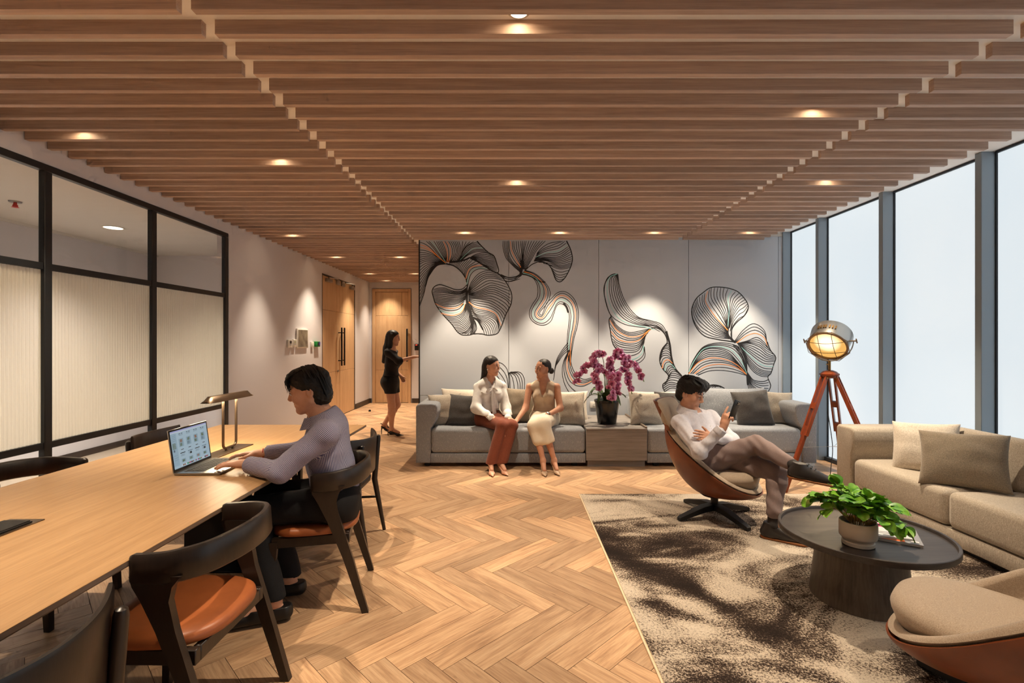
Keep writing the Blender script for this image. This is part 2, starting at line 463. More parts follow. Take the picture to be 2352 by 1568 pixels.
def petal_mat():
    m = Mt('petal', rgb(176, 60, 130), 0.5)
    at = m.add('ShaderNodeAttribute', attribute_name='rad')
    c = m.ramp(at.outputs['Fac'], [(0.0, rgb(120, 20, 74)), (0.30, rgb(192, 92, 150)), (0.65, rgb(216, 154, 198)), (1.0, rgb(238, 210, 230))])
    v = m.coord('Object', rnd=True); f = m.noise(v, 3, 2, 0.5)
    c = m.mix(m.ramp(f, [(0.42, (0, 0, 0, 1)), (0.6, (0.55, 0.55, 0.55, 1))]), c, rgb(186, 80, 112)); m.col(c)
petal_mat()
Mt('orchid_lip', rgb(120, 14, 60), 0.45)
Mt('book_white', rgb(222, 220, 218), 0.5)
Mt('book_grey', rgb(150, 150, 154), 0.5)
Mt('book_pink', rgb(232, 60, 130), 0.5)
Mt('book_orange', rgb(226, 110, 44), 0.5)
Mt('book_pages', rgb(210, 204, 196), 0.8)
Mt('phone_black', rgb(24, 28, 32), 0.3)
Mt('bead_red', rgb(180, 30, 24), 0.5)
Mt('gold', rgb(196, 150, 80), 0.25, 0.9)
# ---------------------------------------------------------------- the room
XL, XR, YB, YM, YE, YN = -3.36, 3.87, -3.0, 6.82, 11.6, -3.0
ZC, ZS = 2.906, 2.84             # ceiling and underside of the slats
XCOR = -1.17                     # right wall of the corridor
XMUR = -1.292                    # left end of the mural wall

# floor: herringbone oak planks
def build_floor():
    PL, PW, TH, GAP = 0.65, 0.13, 0.012, 0.0012
    mb = MB(); mb.box((XL - 0.14, YN, -0.06), (XR, YE + 0.14, -0.0022))
    fl = mb.build('floor', 'floor_gap'); tag(fl, kind='structure')
    c, s = math.cos(-PI / 4), math.sin(-PI / 4)
    ox, oy = 0.06, 2.147 + 0.02
    def rot(x, y): return (c * x - s * y + ox, s * x + c * y + oy)
    full = None; items = []
    def clip(poly, ax, v, keep_less):
        out = []
        for i in range(len(poly)):
            a, b = poly[i], poly[(i + 1) % len(poly)]
            da, db = (a[ax] - v), (b[ax] - v)
            if keep_less: da, db = -da, -db
            if da >= 0: out.append(a)
            if (da > 0 > db) or (da < 0 < db):
                t = da / (da - db); out.append(tuple(a[k] + (b[k] - a[k]) * t for k in range(4)))
        return out
    for i in range(-110, 110):
        for j in range(-14, 16):
            bx, by = i * PW + j * PL, i * PW - j * PL
            for (x0, y0, x1, y1, ori) in ((bx, by, bx + PL, by + PW, 0), (bx, by + PW, bx + PW, by + PW + PL, 1)):
                cx, cy = rot((x0 + x1) / 2, (y0 + y1) / 2)
                if cx < XL - 0.4 or cx > XR + 0.4 or cy < YN - 0.4 or cy > YE + 0.4: continue
                if cx > -0.7 and cy > 7.3: continue
                hx, hy = PL / 2 - GAP, PW / 2 - GAP
                ang = -PI / 4 + (PI / 2 if ori else 0)
                ca, sa = math.cos(ang), math.sin(ang)
                poly = [(cx + ca * u - sa * v, cy + sa * u + ca * v, u, v) for u, v in ((-hx, -hy), (hx, -hy), (hx, hy), (-hx, hy))]
                n0 = poly
                for ax, v, kl in ((0, XL, False), (0, XR, True), (1, YN, False), (1, YE, True)):
                    poly = clip(poly, ax, v, kl)
                    if len(poly) < 3: break
                if len(poly) < 3: continue
                whole = all(abs(a[0] - b[0]) + abs(a[1] - b[1]) < 1e-9 for a, b in zip(poly, n0)) and len(poly) == 4
                px, py = 1176 + FPX * cx / max(cy, 0.01), 784 + FPX * EYE / max(cy, 0.01)
                seen = cy > 1.9 and -60 < px < 2412 and py < 1640 and not (cx > 0.75 and cy < 4.45)
                if seen and cx > -0.75 and cy > 5.9: seen = False
                items.append((0 if seen else 1, math.hypot(cx, cy), cx, cy, ang, poly, whole))
    items.sort(key=lambda t: (t[0], t[1]))
    def plank_mesh(name, polys):
        V, F, UV = [], [], []
        for poly, zt in polys:
            n = len(poly); o = len(V)
            V += [(p[0], p[1], -TH + zt) for p in poly] + [(p[0], p[1], zt) for p in poly]
            F.append([o + n + k for k in range(n)]); UV.append([(p[2], p[3]) for p in poly])
            for k in range(n):
                q = (k + 1) % n
                F.append([o + k, o + q, o + n + q, o + n + k])
                UV.append([(poly[k][2], poly[k][3]), (poly[q][2], poly[q][3])] * 2)
        me = bpy.data.meshes.new(name); me.from_pydata(V, [], F)
        uv = me.uv_layers.new(name='plank')
        uv.data.foreach_set('uv', [x for f in UV for p in f for x in p])
        return me
    hx, hy = PL / 2 - GAP, PW / 2 - GAP
    shared = plank_mesh('plank', [([(u, v, u, v) for u, v in ((-hx, -hy), (hx, -hy), (hx, hy), (-hx, hy))], 0.0)])
    shared.materials.append(M['oak_floor'])
    rest = []
    for k, (s_, d, cx, cy, ang, poly, whole) in enumerate(items):
        if k < 300 and s_ == 0:
            if whole:
                o = bpy.data.objects.new('plank', shared); COL.objects.link(o); o.parent = fl
                o.location = (cx, cy, 0); o.rotation_euler = (0, 0, ang)
            else:
                me = plank_mesh('plank', [([(p[0] - cx, p[1] - cy, p[2], p[3]) for p in poly], 0.0)])
                o = link('plank', me, 'oak_floor', fl); o.location = (cx, cy, 0)
        else: rest.append((poly, 0.0))
    o = link('plank_field', plank_mesh('plank_field', rest), 'oak_floor', fl); o['kind'] = 'stuff'
    return fl
FLOOR = build_floor()

# ceiling with hung wooden slats
mb = MB()
mb.box((XL, YN, ZC), (3.46, YM, ZC + 0.12)); mb.box((XL, YM, ZC), (XCOR, YE, ZC + 0.12))
mb.box((3.46, YN, 2.965), (XR + 0.1, YM, 3.05)); mb.box((3.44, YN, ZC), (3.46, YM, 3.05))
CEIL = mb.build('ceiling', 'ceiling_paint', sm=False); tag(CEIL, kind='structure')
GAPS = ((-1.405, -1.345), (2.27, 2.335))
def slat_mesh(x0, x1):
    mb = MB(); mb.box((x0, 0, ZS), (x1, 0.036, ZC + 0.004), 0.0015, 1)
    me = bpy.data.meshes.new('slat'); mb.bm.to_mesh(me); mb.bm.free(); me.materials.append(M['slat_wood']); return me
SLATS = [slat_mesh(XL + 0.004, GAPS[0][0]), slat_mesh(GAPS[0][1], GAPS[1][0]), slat_mesh(GAPS[1][1], 3.44)]
k = -16
SLAT_Y = []
while True:
    y = 2.0594 + 0.1658 * k; k += 1
    if y > YE - 0.08: break
    SLAT_Y.append(y)
    for i, me in enumerate(SLATS):
        if i and y > YM - 0.05: continue
        o = bpy.data.objects.new('slat', me); COL.objects.link(o); o.parent = CEIL; o.location = (0, y, 0)

# ---- left wall with the glazed opening and the double door
GY = [1.45, 2.50, 3.555, 4.61, 5.78]          # glazing mullion positions
DY0, DY1, DZ = 8.70, 10.52, 2.66
mb = MB()
T = 0.14
mb.box((XL - T, YN, 0), (XL, 0.4, ZC)); mb.box((XL - T, 0.4, 2.72), (XL, GY[-1] + 0.06, ZC))
mb.box((XL - T, GY[-1] + 0.06, 0), (XL, DY0, ZC)); mb.box((XL - T, DY0, DZ), (XL, DY1, ZC)); mb.box((XL - T, DY1, 0), (XL, YE, ZC))
tag(mb.build('wall_left', 'white_paint', sm=False), kind='structure')
mb = MB(); mb.box((XL - T, YE, 0), (-3.30, YE + 0.14, ZC)); mb.box((-3.30, YE, 2.70), (-2.37, YE + 0.14, ZC)); mb.box((-2.37, YE, 0), (XCOR + 0.12, YE + 0.14, ZC))
tag(mb.build('wall_end', 'white_paint', sm=False), kind='structure')
mb = MB(); mb.box((XCOR, YM + 0.16, 0), (XCOR + 0.12, YE, ZC)); tag(mb.build('wall_corridor', 'white_paint', sm=False), kind='structure')
mb = MB(); mb.box((XL - T, YN - 0.14, 0), (XR + 0.2, YN, 3.1)); tag(mb.build('wall_front', 'white_paint', sm=False), kind='structure')
mb = MB(); mb.box((XL + 0.001, DY1 + 0.02, 0), (XL + 0.016, YE, 0.11)); mb.box((XL + 0.001, YE - 0.015, 0), (-3.31, YE - 0.001, 0.11))
tag(mb.build('baseboard_left', 'dark_base', sm=False), kind='structure')
mb = MB(); mb.box((-2.36, YE - 0.015, 0), (XCOR, YE - 0.001, 0.11)); tag(mb.build('baseboard_end', 'dark_base', sm=False), kind='structure')

def left_window():
    w = empty('window_1', (XL, 4.0, 0), kind='structure')
    def bar(name, lo, hi, mat='black_frame'):
        mb = MB(); mb.box(lo, hi, 0.003, 1); o = mb.build(name, mat, w); o.location = (-XL, -4.0, 0); return o
    a, b = XL - 0.035, XL + 0.012
    Z1, Z2, Z3 = 0.70, 1.99, 2.675
    y0 = 0.4
    ys = [y0] + GY
    for i, y in enumerate(ys):
        bar('mullion', (a, y - 0.03, 0.0), (b, y + 0.03, Z3))
    for y_a, y_b in zip(ys[:-1], ys[1:]):
        for z, h in ((0.03, 0.03), (Z1, 0.025), (Z2, 0.025)):
            bar('transom', (a + 0.008, y_a + 0.03, z - h), (b - 0.008, y_b - 0.03, z + h))
    bar('head_frame', (a, y0 - 0.03, Z3), (b, GY[-1] + 0.03, Z3 + 0.05))
    for y_a, y_b in zip(ys[:-1], ys[1:]):
        g = XL - 0.018
        bar('clear_pane', (g - 0.004, y_a + 0.028, Z2 + 0.02), (g + 0.004, y_b - 0.028, Z3 + 0.005), 'clear_glass')
        bar('clear_pane', (g - 0.004, y_a + 0.028, 0.05), (g + 0.004, y_b - 0.028, Z1 - 0.02), 'clear_glass')
        n = int((y_b - y_a - 0.056) / 0.027); pitch = (y_b - y_a - 0.056) / n
        ys_ = np.linspace(y_a + 0.028, y_b - 0.028, n * 8 + 1)
        xs_ = g + 0.009 * np.abs(np.sin(PI * (ys_ - y_a - 0.028) / pitch))
        V = []
        for z in (Z1 + 0.02, Z2 - 0.02):
            V += [(x - XL, y - 4.0, z) for x, y in zip(xs_, ys_)]
        m_ = len(ys_); Q = [(i, i + 1, m_ + i + 1, m_ + i) for i in range(m_ - 1)]
        me = arr_mesh('fluted_pane', V, Q); o = link('fluted_pane', me, 'fluted_glass', w)
    return w
left_window()

# office behind the glass
OX, OZ = -5.42, 2.76
mb = MB(); mb.box((OX - 0.1, -0.4, 0), (OX, 7.6, OZ)); tag(mb.build('wall_office', 'white_paint', sm=False), kind='structure')
mb = MB(); mb.box((OX, -0.5, 0), (XL - T, -0.4, OZ)); mb.box((OX, 7.5, 0), (XL - T, 7.6, OZ)); tag(mb.build('wall_office_sides', 'white_paint', sm=False), kind='structure')
mb = MB(); mb.box((OX - 0.1, -0.5, OZ), (XL - T, 7.6, OZ + 0.1)); tag(mb.build('ceiling_office', 'grey_paint', sm=False), kind='structure')
mb = MB(); mb.box((OX - 0.1, -0.5, -0.06), (XL - 0.14, 7.6, -0.002)); tag(mb.build('floor_office', 'office_carpet', sm=False), kind='structure')
mb = MB(); mb.box((OX + 0.001, -0.4, OZ - 0.03), (OX + 0.03, 7.5, OZ - 0.0)); mb.box((OX + 0.001, -0.4, 0), (OX + 0.012, 7.5, 0.08), mi=1)
tag(mb.build('trim_1', ['grey_paint', 'dark_base'], sm=False), kind='structure')

# ---- mural wall in four panels
mb = MB(); mb.box((XMUR + 0.012, YM + 0.02, 0), (XR + 0.1, YM + 0.16, 3.05)); mb.box((3.40, YM, ZC), (XR, YM + 0.02, 3.0)); mb.box((XMUR, YM - 0.012, 0), (XMUR + 0.010, YM + 0.16, ZC), mi=1)
WB = mb.build('wall_back', ['grey_paint', 'ink_black'], sm=False); tag(WB, kind='structure')
seams = [XMUR + 0.012, P(1168.5, 0, YM).x, P(1375, 0, YM).x, P(1581.5, 0, YM).x, P(1788, 0, YM).x, XR - 0.002]
ZJ = P(0, 908, YM).z
for x0, x1 in zip(seams[:-1], seams[1:]):
    for z0, z1 in ((0.0, ZJ), (ZJ, ZC)):
        mb = MB(); mb.box((x0 + 0.003, YM, z0 + 0.003), (x1 - 0.003, YM + 0.02, z1 - 0.003), 0.001, 1)
        mb.build('wall_panel', 'panel_grey', WB, sm=False)

# line drawing on the panels: each motif is a set of key curves with more lines blended in between
class Motif:
    def __init__(s, ox, oy, sc): s.o = (ox, oy, sc); s.V = []; s.F = []; s.mi = []
    def w(s, p):
        ox, oy, sc = s.o
        return (((ox + p[0] / sc) - 1176) * YM / FPX, EYE - ((oy + p[1] / sc) - 784) * YM / FPX)
    def line(s, pts, mi=0, w=0.0043, n=28, sampled=False):
        q = np.asarray(pts, float) if sampled else catmull(pts, n)
        q = np.array([s.w(p) for p in q]); n = len(q)
        keep = (q[:, 0] > XMUR + 0.008)
        t = np.gradient(q, axis=0); L = np.linalg.norm(t, axis=1, keepdims=True); t = t / np.maximum(L, 1e-9)
        nn = np.stack([-t[:, 1], t[:, 0]], 1)
        wd_ = (w * (1.0 + 0.5 * np.exp(-np.arange(n) / 2.5) - 0.25 * np.exp(-(n - 1 - np.arange(n)) / 2.0)))[:, None]
        a, b = q + nn * wd_, q - nn * wd_
        yy = YM - 0.0012 - 0.0002 * (mi > 0) - 0.00001 * (len(s.F) % 40)
        o = len(s.V)
        for i in range(n): s.V += [(a[i, 0], yy, a[i, 1]), (b[i, 0], yy, b[i, 1])]
        for i in range(n - 1):
            if keep[i] and keep[i + 1] and q[i, 1] < ZC and q[i + 1, 1] < ZC:
                k = o + 2 * i; s.F.append((k, k + 2, k + 3, k + 1)); s.mi.append(mi)
    def fan(s, keys, counts, cols=None, n=30, w=0.0043):
        """keys: list of control polylines; counts[i] lines between key i and i+1; cols {line index: colour}"""
        S = [catmull(k_, n) for k_ in keys]; idx = 0; cols = cols or {}
        for i, c in enumerate(counts):
            for j in range(c):
                t = j / c; s.line(S[i] * (1 - t) + S[i + 1] * t, cols.get(idx, 0), w, sampled=True); idx += 1
        s.line(S[-1], cols.get(idx, 0), w, sampled=True)
    def build(s, name):
        me = bpy.data.meshes.new(name); me.from_pydata(s.V, [], s.F)
        me.polygons.foreach_set('material_index', s.mi)
        return link(name, me, ['ink_black', 'ink_orange', 'ink_teal'], WB)

def motif_a():
    m = Motif(960, 545, 6.818)
    m.fan([[(440, 400), (330, 310), (200, 170), (100, 100), (8, 72)], [(430, 400), (300, 310), (150, 250), (8, 235)],
           [(400, 405), (250, 380), (120, 375), (8, 430)], [(380, 410), (250, 440), (130, 540), (8, 700)],
           [(430, 415), (300, 440), (180, 590), (110, 800), (8, 1100)]], [4, 5, 5, 6], {1: 1, 2: 1})
    m.line([(440, 415), (300, 445), (190, 580), (135, 700), (90, 900), (25, 1080)])
    m.fan([[(430, 390), (330, 280), (220, 140), (130, 60)], [(440, 390), (400, 280), (340, 160), (290, 60)], [(455, 390), (460, 250), (430, 130), (395, 60)],
           [(480, 390), (510, 270), (500, 150), (450, 60)], [(520, 380), (590, 260), (590, 150), (545, 60)], [(600, 375), (660, 260), (665, 160), (640, 60)]],
          [4, 4, 2, 3, 3], {8: 1, 10: 1, 2: 2})
    m.fan([[(620, 370), (680, 260), (690, 160), (700, 60)], [(630, 368), (720, 200), (800, 120), (930, 72)], [(650, 360), (760, 240), (850, 160), (1000, 140)],
           [(680, 360), (800, 270), (950, 220), (1120, 240)]], [4, 3, 4], {8: 2})
    m.line([(925, 60), (1000, 140), (1100, 235), (1190, 290), (1235, 410), (1265, 520), (1235, 552), (1150, 520)], w=0.0062)
    m.fan([[(810, 320), (900, 270), (1050, 240), (1190, 295)], [(820, 325), (950, 320), (1080, 350), (1222, 370)], [(830, 330), (950, 390), (1080, 440), (1250, 470)],
           [(820, 330), (980, 400), (1100, 490), (1235, 550)]], [4, 5, 4])
    m.line([(490, 385), (620, 378), (740, 350), (815, 315)], w=0.012)
    m.line([(440, 412), (560, 445), (660, 520), (730, 610), (766, 700), (768, 850), (760, 980)], w=0.007)
    m.fan([[(495, 418), (500, 404), (508, 392)], [(640, 500), (650, 430), (700, 365)], [(715, 590), (740, 480), (860, 345)], [(745, 650), (820, 480), (1000, 430)],
           [(772, 780), (830, 580), (950, 495), (1130, 510)]], [7, 4, 3, 3], {14: 1, 16: 2})
    m.line([(820, 330), (930, 380), (1100, 490), (1240, 560), (1340, 650), (1420, 770), (1470, 900), (1455, 1050), (1380, 1200), (1330, 1330), (1285, 1440), (1230, 1510),
            (1100, 1532), (1000, 1510), (880, 1510), (800, 1528), (690, 1525), (610, 1470), (530, 1360), (420, 1240), (330, 1130), (270, 1030), (240, 930), (222, 840), (260, 770),
            (350, 740), (480, 780), (600, 820), (700, 805), (762, 745)], n=120, w=0.0062)
    m.fan([[(780, 850), (840, 700), (950, 570), (1100, 520), (1240, 565)], [(790, 860), (900, 760), (1050, 650), (1200, 640), (1350, 680)],
           [(790, 885), (950, 840), (1150, 750), (1300, 790), (1440, 840)], [(790, 905), (950, 920), (1150, 880), (1350, 960), (1455, 1060)],
           [(790, 960), (950, 965), (1150, 1000), (1320, 1110), (1390, 1190)], [(795, 1010), (900, 1090), (1080, 1130), (1220, 1200), (1305, 1380)],
           [(830, 1120), (920, 1200), (1100, 1230), (1230, 1310), (1265, 1470)], [(850, 1240), (960, 1280), (1080, 1330), (1150, 1420), (1180, 1530)],
           [(880, 1260), (960, 1330), (1010, 1410), (1030, 1470), (1045, 1530)]], [4, 3, 4, 3, 4, 4, 4, 4], {18: 1})
    m.fan([[(762, 790), (680, 840), (560, 840), (400, 790), (240, 810)], [(760, 850), (650, 895), (530, 885), (400, 865), (230, 880)], [(755, 910), (640, 960), (520, 965), (400, 950), (245, 930)],
           [(745, 970), (640, 1030), (530, 1050), (420, 1050), (262, 1005)], [(705, 1035), (620, 1095), (520, 1110), (400, 1095), (270, 1035)],
           [(745, 1040), (690, 1160), (600, 1210), (500, 1220), (360, 1190)], [(770, 1050), (740, 1200), (660, 1290), (580, 1310), (470, 1295)],
           [(800, 1080), (800, 1250), (740, 1350), (660, 1400), (560, 1410)], [(830, 1200), (830, 1350), (790, 1430), (730, 1480), (640, 1500)],
           [(865, 1280), (865, 1380), (855, 1440), (840, 1490), (820, 1525)]], [4, 3, 4, 2, 3, 4, 4, 4, 4], {13: 1, 15: 2, 16: 1})
    m.line([(775, 1000), (820, 1130), (850, 1240), (940, 1310), (1020, 1450)], w=0.011)
    m.line([(768, 830), (765, 940), (772, 1060)], w=0.017); m.fan([[(800, 1090), (835, 1230), (850, 1350), (840, 1430), (820, 1525)], [(850, 1250), (900, 1330), (920, 1420), (900, 1470), (880, 1508)]], [5])
    m.line([(1240, 550), (1330, 610), (1420, 625), (1560, 620)]); m.line([(1300, 600), (1400, 650), (1560, 645)]); m.line([(1360, 680), (1450, 690), (1600, 650)])
    return m.build('line_drawing')
def motif_b():
    m = Motif(1150, 545, 6.815)
    m.fan([[(310, 545), (200, 450), (90, 330), (40, 180), (36, 55)], [(320, 500), (200, 400), (120, 250), (105, 55)], [(315, 470), (230, 330), (170, 200), (150, 55)],
           [(325, 420), (260, 280), (215, 170), (205, 55)], [(335, 400), (330, 280), (320, 160), (310, 55)], [(340, 420), (360, 280), (380, 150), (400, 55)],
           [(350, 500), (430, 330), (500, 170), (570, 55)], [(390, 510), (480, 350), (570, 190), (700, 55)]], [3, 2, 2, 3, 3, 4, 3], {5: 1})
    m.fan([[(570, 250), (640, 170), (760, 95), (940, 60)], [(560, 275), (700, 190), (900, 130), (1005, 60)], [(545, 315), (700, 245), (900, 210), (1045, 120)],
           [(540, 340), (700, 310), (920, 300), (1085, 190)], [(530, 350), (720, 345), (920, 370), (1115, 300)], [(520, 370), (720, 370), (920, 440), (1112, 400)],
           [(740, 420), (850, 475), (960, 495), (1090, 470)], [(800, 500), (870, 575), (950, 590), (1042, 560)], [(822, 565), (870, 640), (930, 665), (985, 650)]],
          [2, 2, 3, 3, 3, 3, 2, 2], {4: 2})
    m.line([(1030, 55), (1090, 180), (1122, 310), (1110, 420), (1060, 540), (1000, 640), (930, 696), (865, 665), (822, 560), (790, 480), (740, 420), (660, 380), (580, 385), (480, 430), (390, 510), (320, 590)], n=60, w=0.0062)
    m.line([(315, 575), (220, 620), (110, 625), (0, 580)], w=0.007); m.line([(320, 590), (180, 655), (60, 640), (0, 610)]); m.line([(330, 590), (230, 660), (120, 690), (70, 690)])
    m.line([(335, 400), (325, 500), (312, 585)], w=0.02)
    Lc = [(330, 580), (420, 598), (520, 650), (580, 780), (570, 930), (490, 1060), (448, 1180), (480, 1290), (580, 1360), (690, 1370), (785, 1310), (830, 1200), (870, 1085), (920, 1040), (990, 1055), (1050, 1110), (1075, 1240), (1060, 1400), (1042, 1568), (1038, 1750), (1065, 1900), (1085, 2010)]
    Rc = [(385, 515), (540, 570), (680, 690), (765, 820), (765, 950), (705, 1060), (625, 1150), (608, 1195), (640, 1215), (668, 1165), (720, 1030), (800, 950), (880, 872), (980, 845), (1080, 890), (1170, 1000), (1217, 1180), (1200, 1380), (1150, 1568), (1120, 1740), (1100, 1890), (1095, 2010)]
    m.fan([Lc, Rc], [6], {2: 2, 4: 1}, n=150)
    m.line([(980, 1030), (1030, 1090), (1060, 1180)], w=0.014); m.line([(520, 640), (620, 690), (700, 700)], w=0.010)
    m.o = (950, 540, 4.126)
    m.fan([[(1462, 1020), (1400, 1100), (1350, 1200), (1326, 1375)], [(1478, 1085), (1420, 1130), (1365, 1210), (1336, 1260)]], [3], w=0.0045)
    m.fan([[(1475, 1085), (1420, 1200), (1410, 1320), (1445, 1440), (1530, 1570), (1600, 1700)], [(1480, 1090), (1440, 1200), (1450, 1310), (1500, 1400), (1600, 1430), (1720, 1375)],
           [(1485, 1095), (1490, 1200), (1520, 1290), (1570, 1345), (1630, 1365), (1720, 1335)]], [2, 4], {3: 1})
    m.fan([[(795, 1200), (850, 1225), (895, 1300), (908, 1500)], [(770, 1300), (810, 1360), (860, 1450), (900, 1570)]], [3])
    m.fan([[(905, 1300), (912, 1370), (915, 1430), (920, 1490)], [(912, 1300), (960, 1330), (985, 1400), (990, 1470)], [(920, 1296), (1010, 1300), (1050, 1370), (1045, 1490)]], [2, 3])
    m.fan([[(1545, 1480), (1600, 1540), (1615, 1600), (1590, 1650)], [(1520, 1480), (1560, 1530), (1575, 1590), (1560, 1640)]], [2])
    return m.build('line_drawing')
def motif_c():
    m = Motif(1360, 540, 4.126)
    m.fan([[(235, 365), (150, 400), (118, 490), (125, 620), (180, 760), (300, 840), (430, 868), (545, 878)], [(238, 367), (185, 410), (190, 560), (250, 710), (370, 810), (500, 850), (610, 865), (690, 930)],
           [(243, 370), (262, 490), (320, 640), (430, 770), (560, 810), (650, 840), (700, 910), (738, 1040)]], [3, 5], {1: 2})
    m.line([(243, 372), (205, 368), (160, 395), (118, 470), (115, 560), (150, 700), (182, 770)], w=0.0062)
    m.fan([[(570, 880), (480, 900), (350, 920), (240, 860), (175, 765)], [(560, 885), (470, 945), (360, 962), (240, 905), (165, 800)], [(545, 895), (450, 990), (350, 1012), (250, 985), (178, 910)],
           [(510, 950), (430, 1040), (330, 1045), (240, 1020), (190, 980)], [(485, 1020), (430, 1095), (340, 1110), (270, 1100), (220, 1060)],
           [(488, 1045), (470, 1120), (400, 1172), (330, 1172), (280, 1130)], [(495, 1060), (500, 1150), (450, 1205), (400, 1212), (330, 1180)]], [3, 3, 2, 3, 2, 2], {3: 1, 6: 1, 13: 2})
    m.line([(182, 770), (160, 805), (172, 900), (195, 1020), (250, 1105), (330, 1180)], w=0.0062); m.line([(485, 1030), (510, 940), (575, 878), (640, 890), (690, 940), (712, 1010), (690, 1050)], w=0.007)
    m.line([(700, 910), (735, 1030), (752, 1160), (785, 1260), (850, 1335)], w=0.013)
    m.fan([[(690, 1045), (705, 1030), (722, 1030), (738, 1050)], [(650, 1130), (670, 1085), (715, 1075), (748, 1110)], [(640, 1195), (665, 1145), (715, 1140), (758, 1185)], [(662, 1262), (680, 1200), (720, 1180), (765, 1215)],
           [(700, 1295), (720, 1245), (760, 1240), (800, 1290)], [(725, 1330), (760, 1290), (800, 1295), (840, 1325)], [(700, 1390), (740, 1350), (800, 1350), (850, 1370)], [(672, 1430), (730, 1395), (790, 1400), (850, 1430)],
           [(690, 1480), (740, 1450), (790, 1450), (850, 1480)]], [3, 3, 2, 3, 3, 3, 2, 3], {8: 1, 10: 2}, n=16)
    m.line([(715, 1018), (660, 1085), (640, 1180), (668, 1262), (722, 1325), (712, 1375), (668, 1420), (690, 1490)], w=0.007)
    return m.build('line_drawing')
def motif_d():
    m = Motif(1360, 540, 4.126)
    m.fan([[(1300, 980), (1150, 960), (1030, 900), (960, 800), (943, 690)], [(1290, 940), (1150, 850), (1040, 720), (1005, 660), (995, 600)], [(1285, 900), (1160, 760), (1080, 640), (1080, 580), (1095, 530)],
           [(1285, 880), (1220, 740), (1140, 620), (1125, 560), (1130, 497)], [(1280, 860), (1285, 720), (1245, 600), (1240, 550), (1250, 497)], [(1290, 860), (1310, 720), (1330, 630), (1350, 590), (1395, 548)],
           [(1300, 880), (1340, 760), (1390, 680), (1430, 650), (1470, 630)], [(1322, 970), (1330, 870), (1390, 790), (1440, 760), (1478, 690)]], [5, 4, 2, 4, 4, 4, 3], {9: 1, 17: 2})
    m.line([(1345, 1010), (1180, 985), (1060, 950), (975, 850), (942, 720), (980, 610), (1050, 545), (1130, 495), (1250, 495), (1350, 520), (1410, 560), (1470, 640), (1478, 700), (1440, 765), (1370, 825), (1325, 890), (1318, 960), (1355, 1015)], n=70, w=0.0062)
    m.line([(1285, 870), (1290, 950), (1360, 1020)], w=0.014)
    m.fan([[(1350, 1005), (1430, 900), (1530, 838), (1630, 900), (1658, 1020)], [(1370, 1020), (1460, 955), (1550, 930), (1630, 970), (1660, 1045)], [(1375, 1025), (1470, 1000), (1560, 968), (1625, 1010), (1668, 1065)],
           [(1380, 1030), (1490, 1025), (1590, 1060), (1660, 1120), (1738, 1150)], [(1390, 1040), (1480, 1090), (1580, 1160), (1650, 1195), (1732, 1195)], [(1400, 1050), (1470, 1150), (1550, 1240), (1620, 1280), (1700, 1290)],
           [(1410, 1060), (1475, 1220), (1540, 1300), (1610, 1335), (1672, 1338)]], [3, 1, 4, 4, 4, 4], {3: 1, 14: 2})
    m.line([(1658, 1010), (1690, 1090), (1740, 1155), (1720, 1225), (1695, 1305), (1665, 1345), (1692, 1425), (1665, 1490)], w=0.0062)
    m.fan([[(1470, 1300), (1530, 1370), (1620, 1385), (1675, 1365)], [(1470, 1310), (1505, 1400), (1570, 1460), (1670, 1480)], [(1468, 1310), (1475, 1400), (1490, 1480), (1500, 1510)]], [4, 4])
    m.fan([[(918, 1290), (960, 1180), (1050, 1060), (1180, 1020), (1320, 1030), (1400, 1080), (1450, 1180), (1466, 1310)], [(915, 1300), (975, 1190), (1060, 1090), (1180, 1075), (1290, 1110), (1360, 1180), (1410, 1240), (1466, 1315)],
           [(915, 1312), (1000, 1210), (1100, 1166), (1200, 1165), (1290, 1185), (1360, 1220), (1410, 1260), (1470, 1325)], [(970, 1312), (1060, 1250), (1140, 1228), (1220, 1222), (1300, 1232), (1370, 1255), (1420, 1285), (1470, 1328)],
           [(1000, 1325), (1090, 1290), (1160, 1280), (1230, 1280), (1300, 1288), (1370, 1302), (1420, 1315), (1470, 1330)]], [5, 5, 3, 2], {3: 2, 10: 1, 13: 1}, n=40)
    m.fan([[(1330, 1030), (1400, 1130), (1440, 1230), (1465, 1310)], [(1395, 1050), (1440, 1130), (1465, 1220), (1470, 1310)]], [4])
    m.line([(1440, 1220), (1468, 1320), (1475, 1420)], w=0.014)
    m.fan([[(1090, 1440), (1120, 1425), (1150, 1422), (1170, 1430)], [(1160, 1440), (1190, 1428), (1215, 1430), (1250, 1450)]], [3]); m.line([(1085, 1432), (1140, 1418), (1200, 1425), (1255, 1450)], w=0.007)
    return m.build('line_drawing')
for fn in (motif_a, motif_b, motif_c, motif_d): fn()

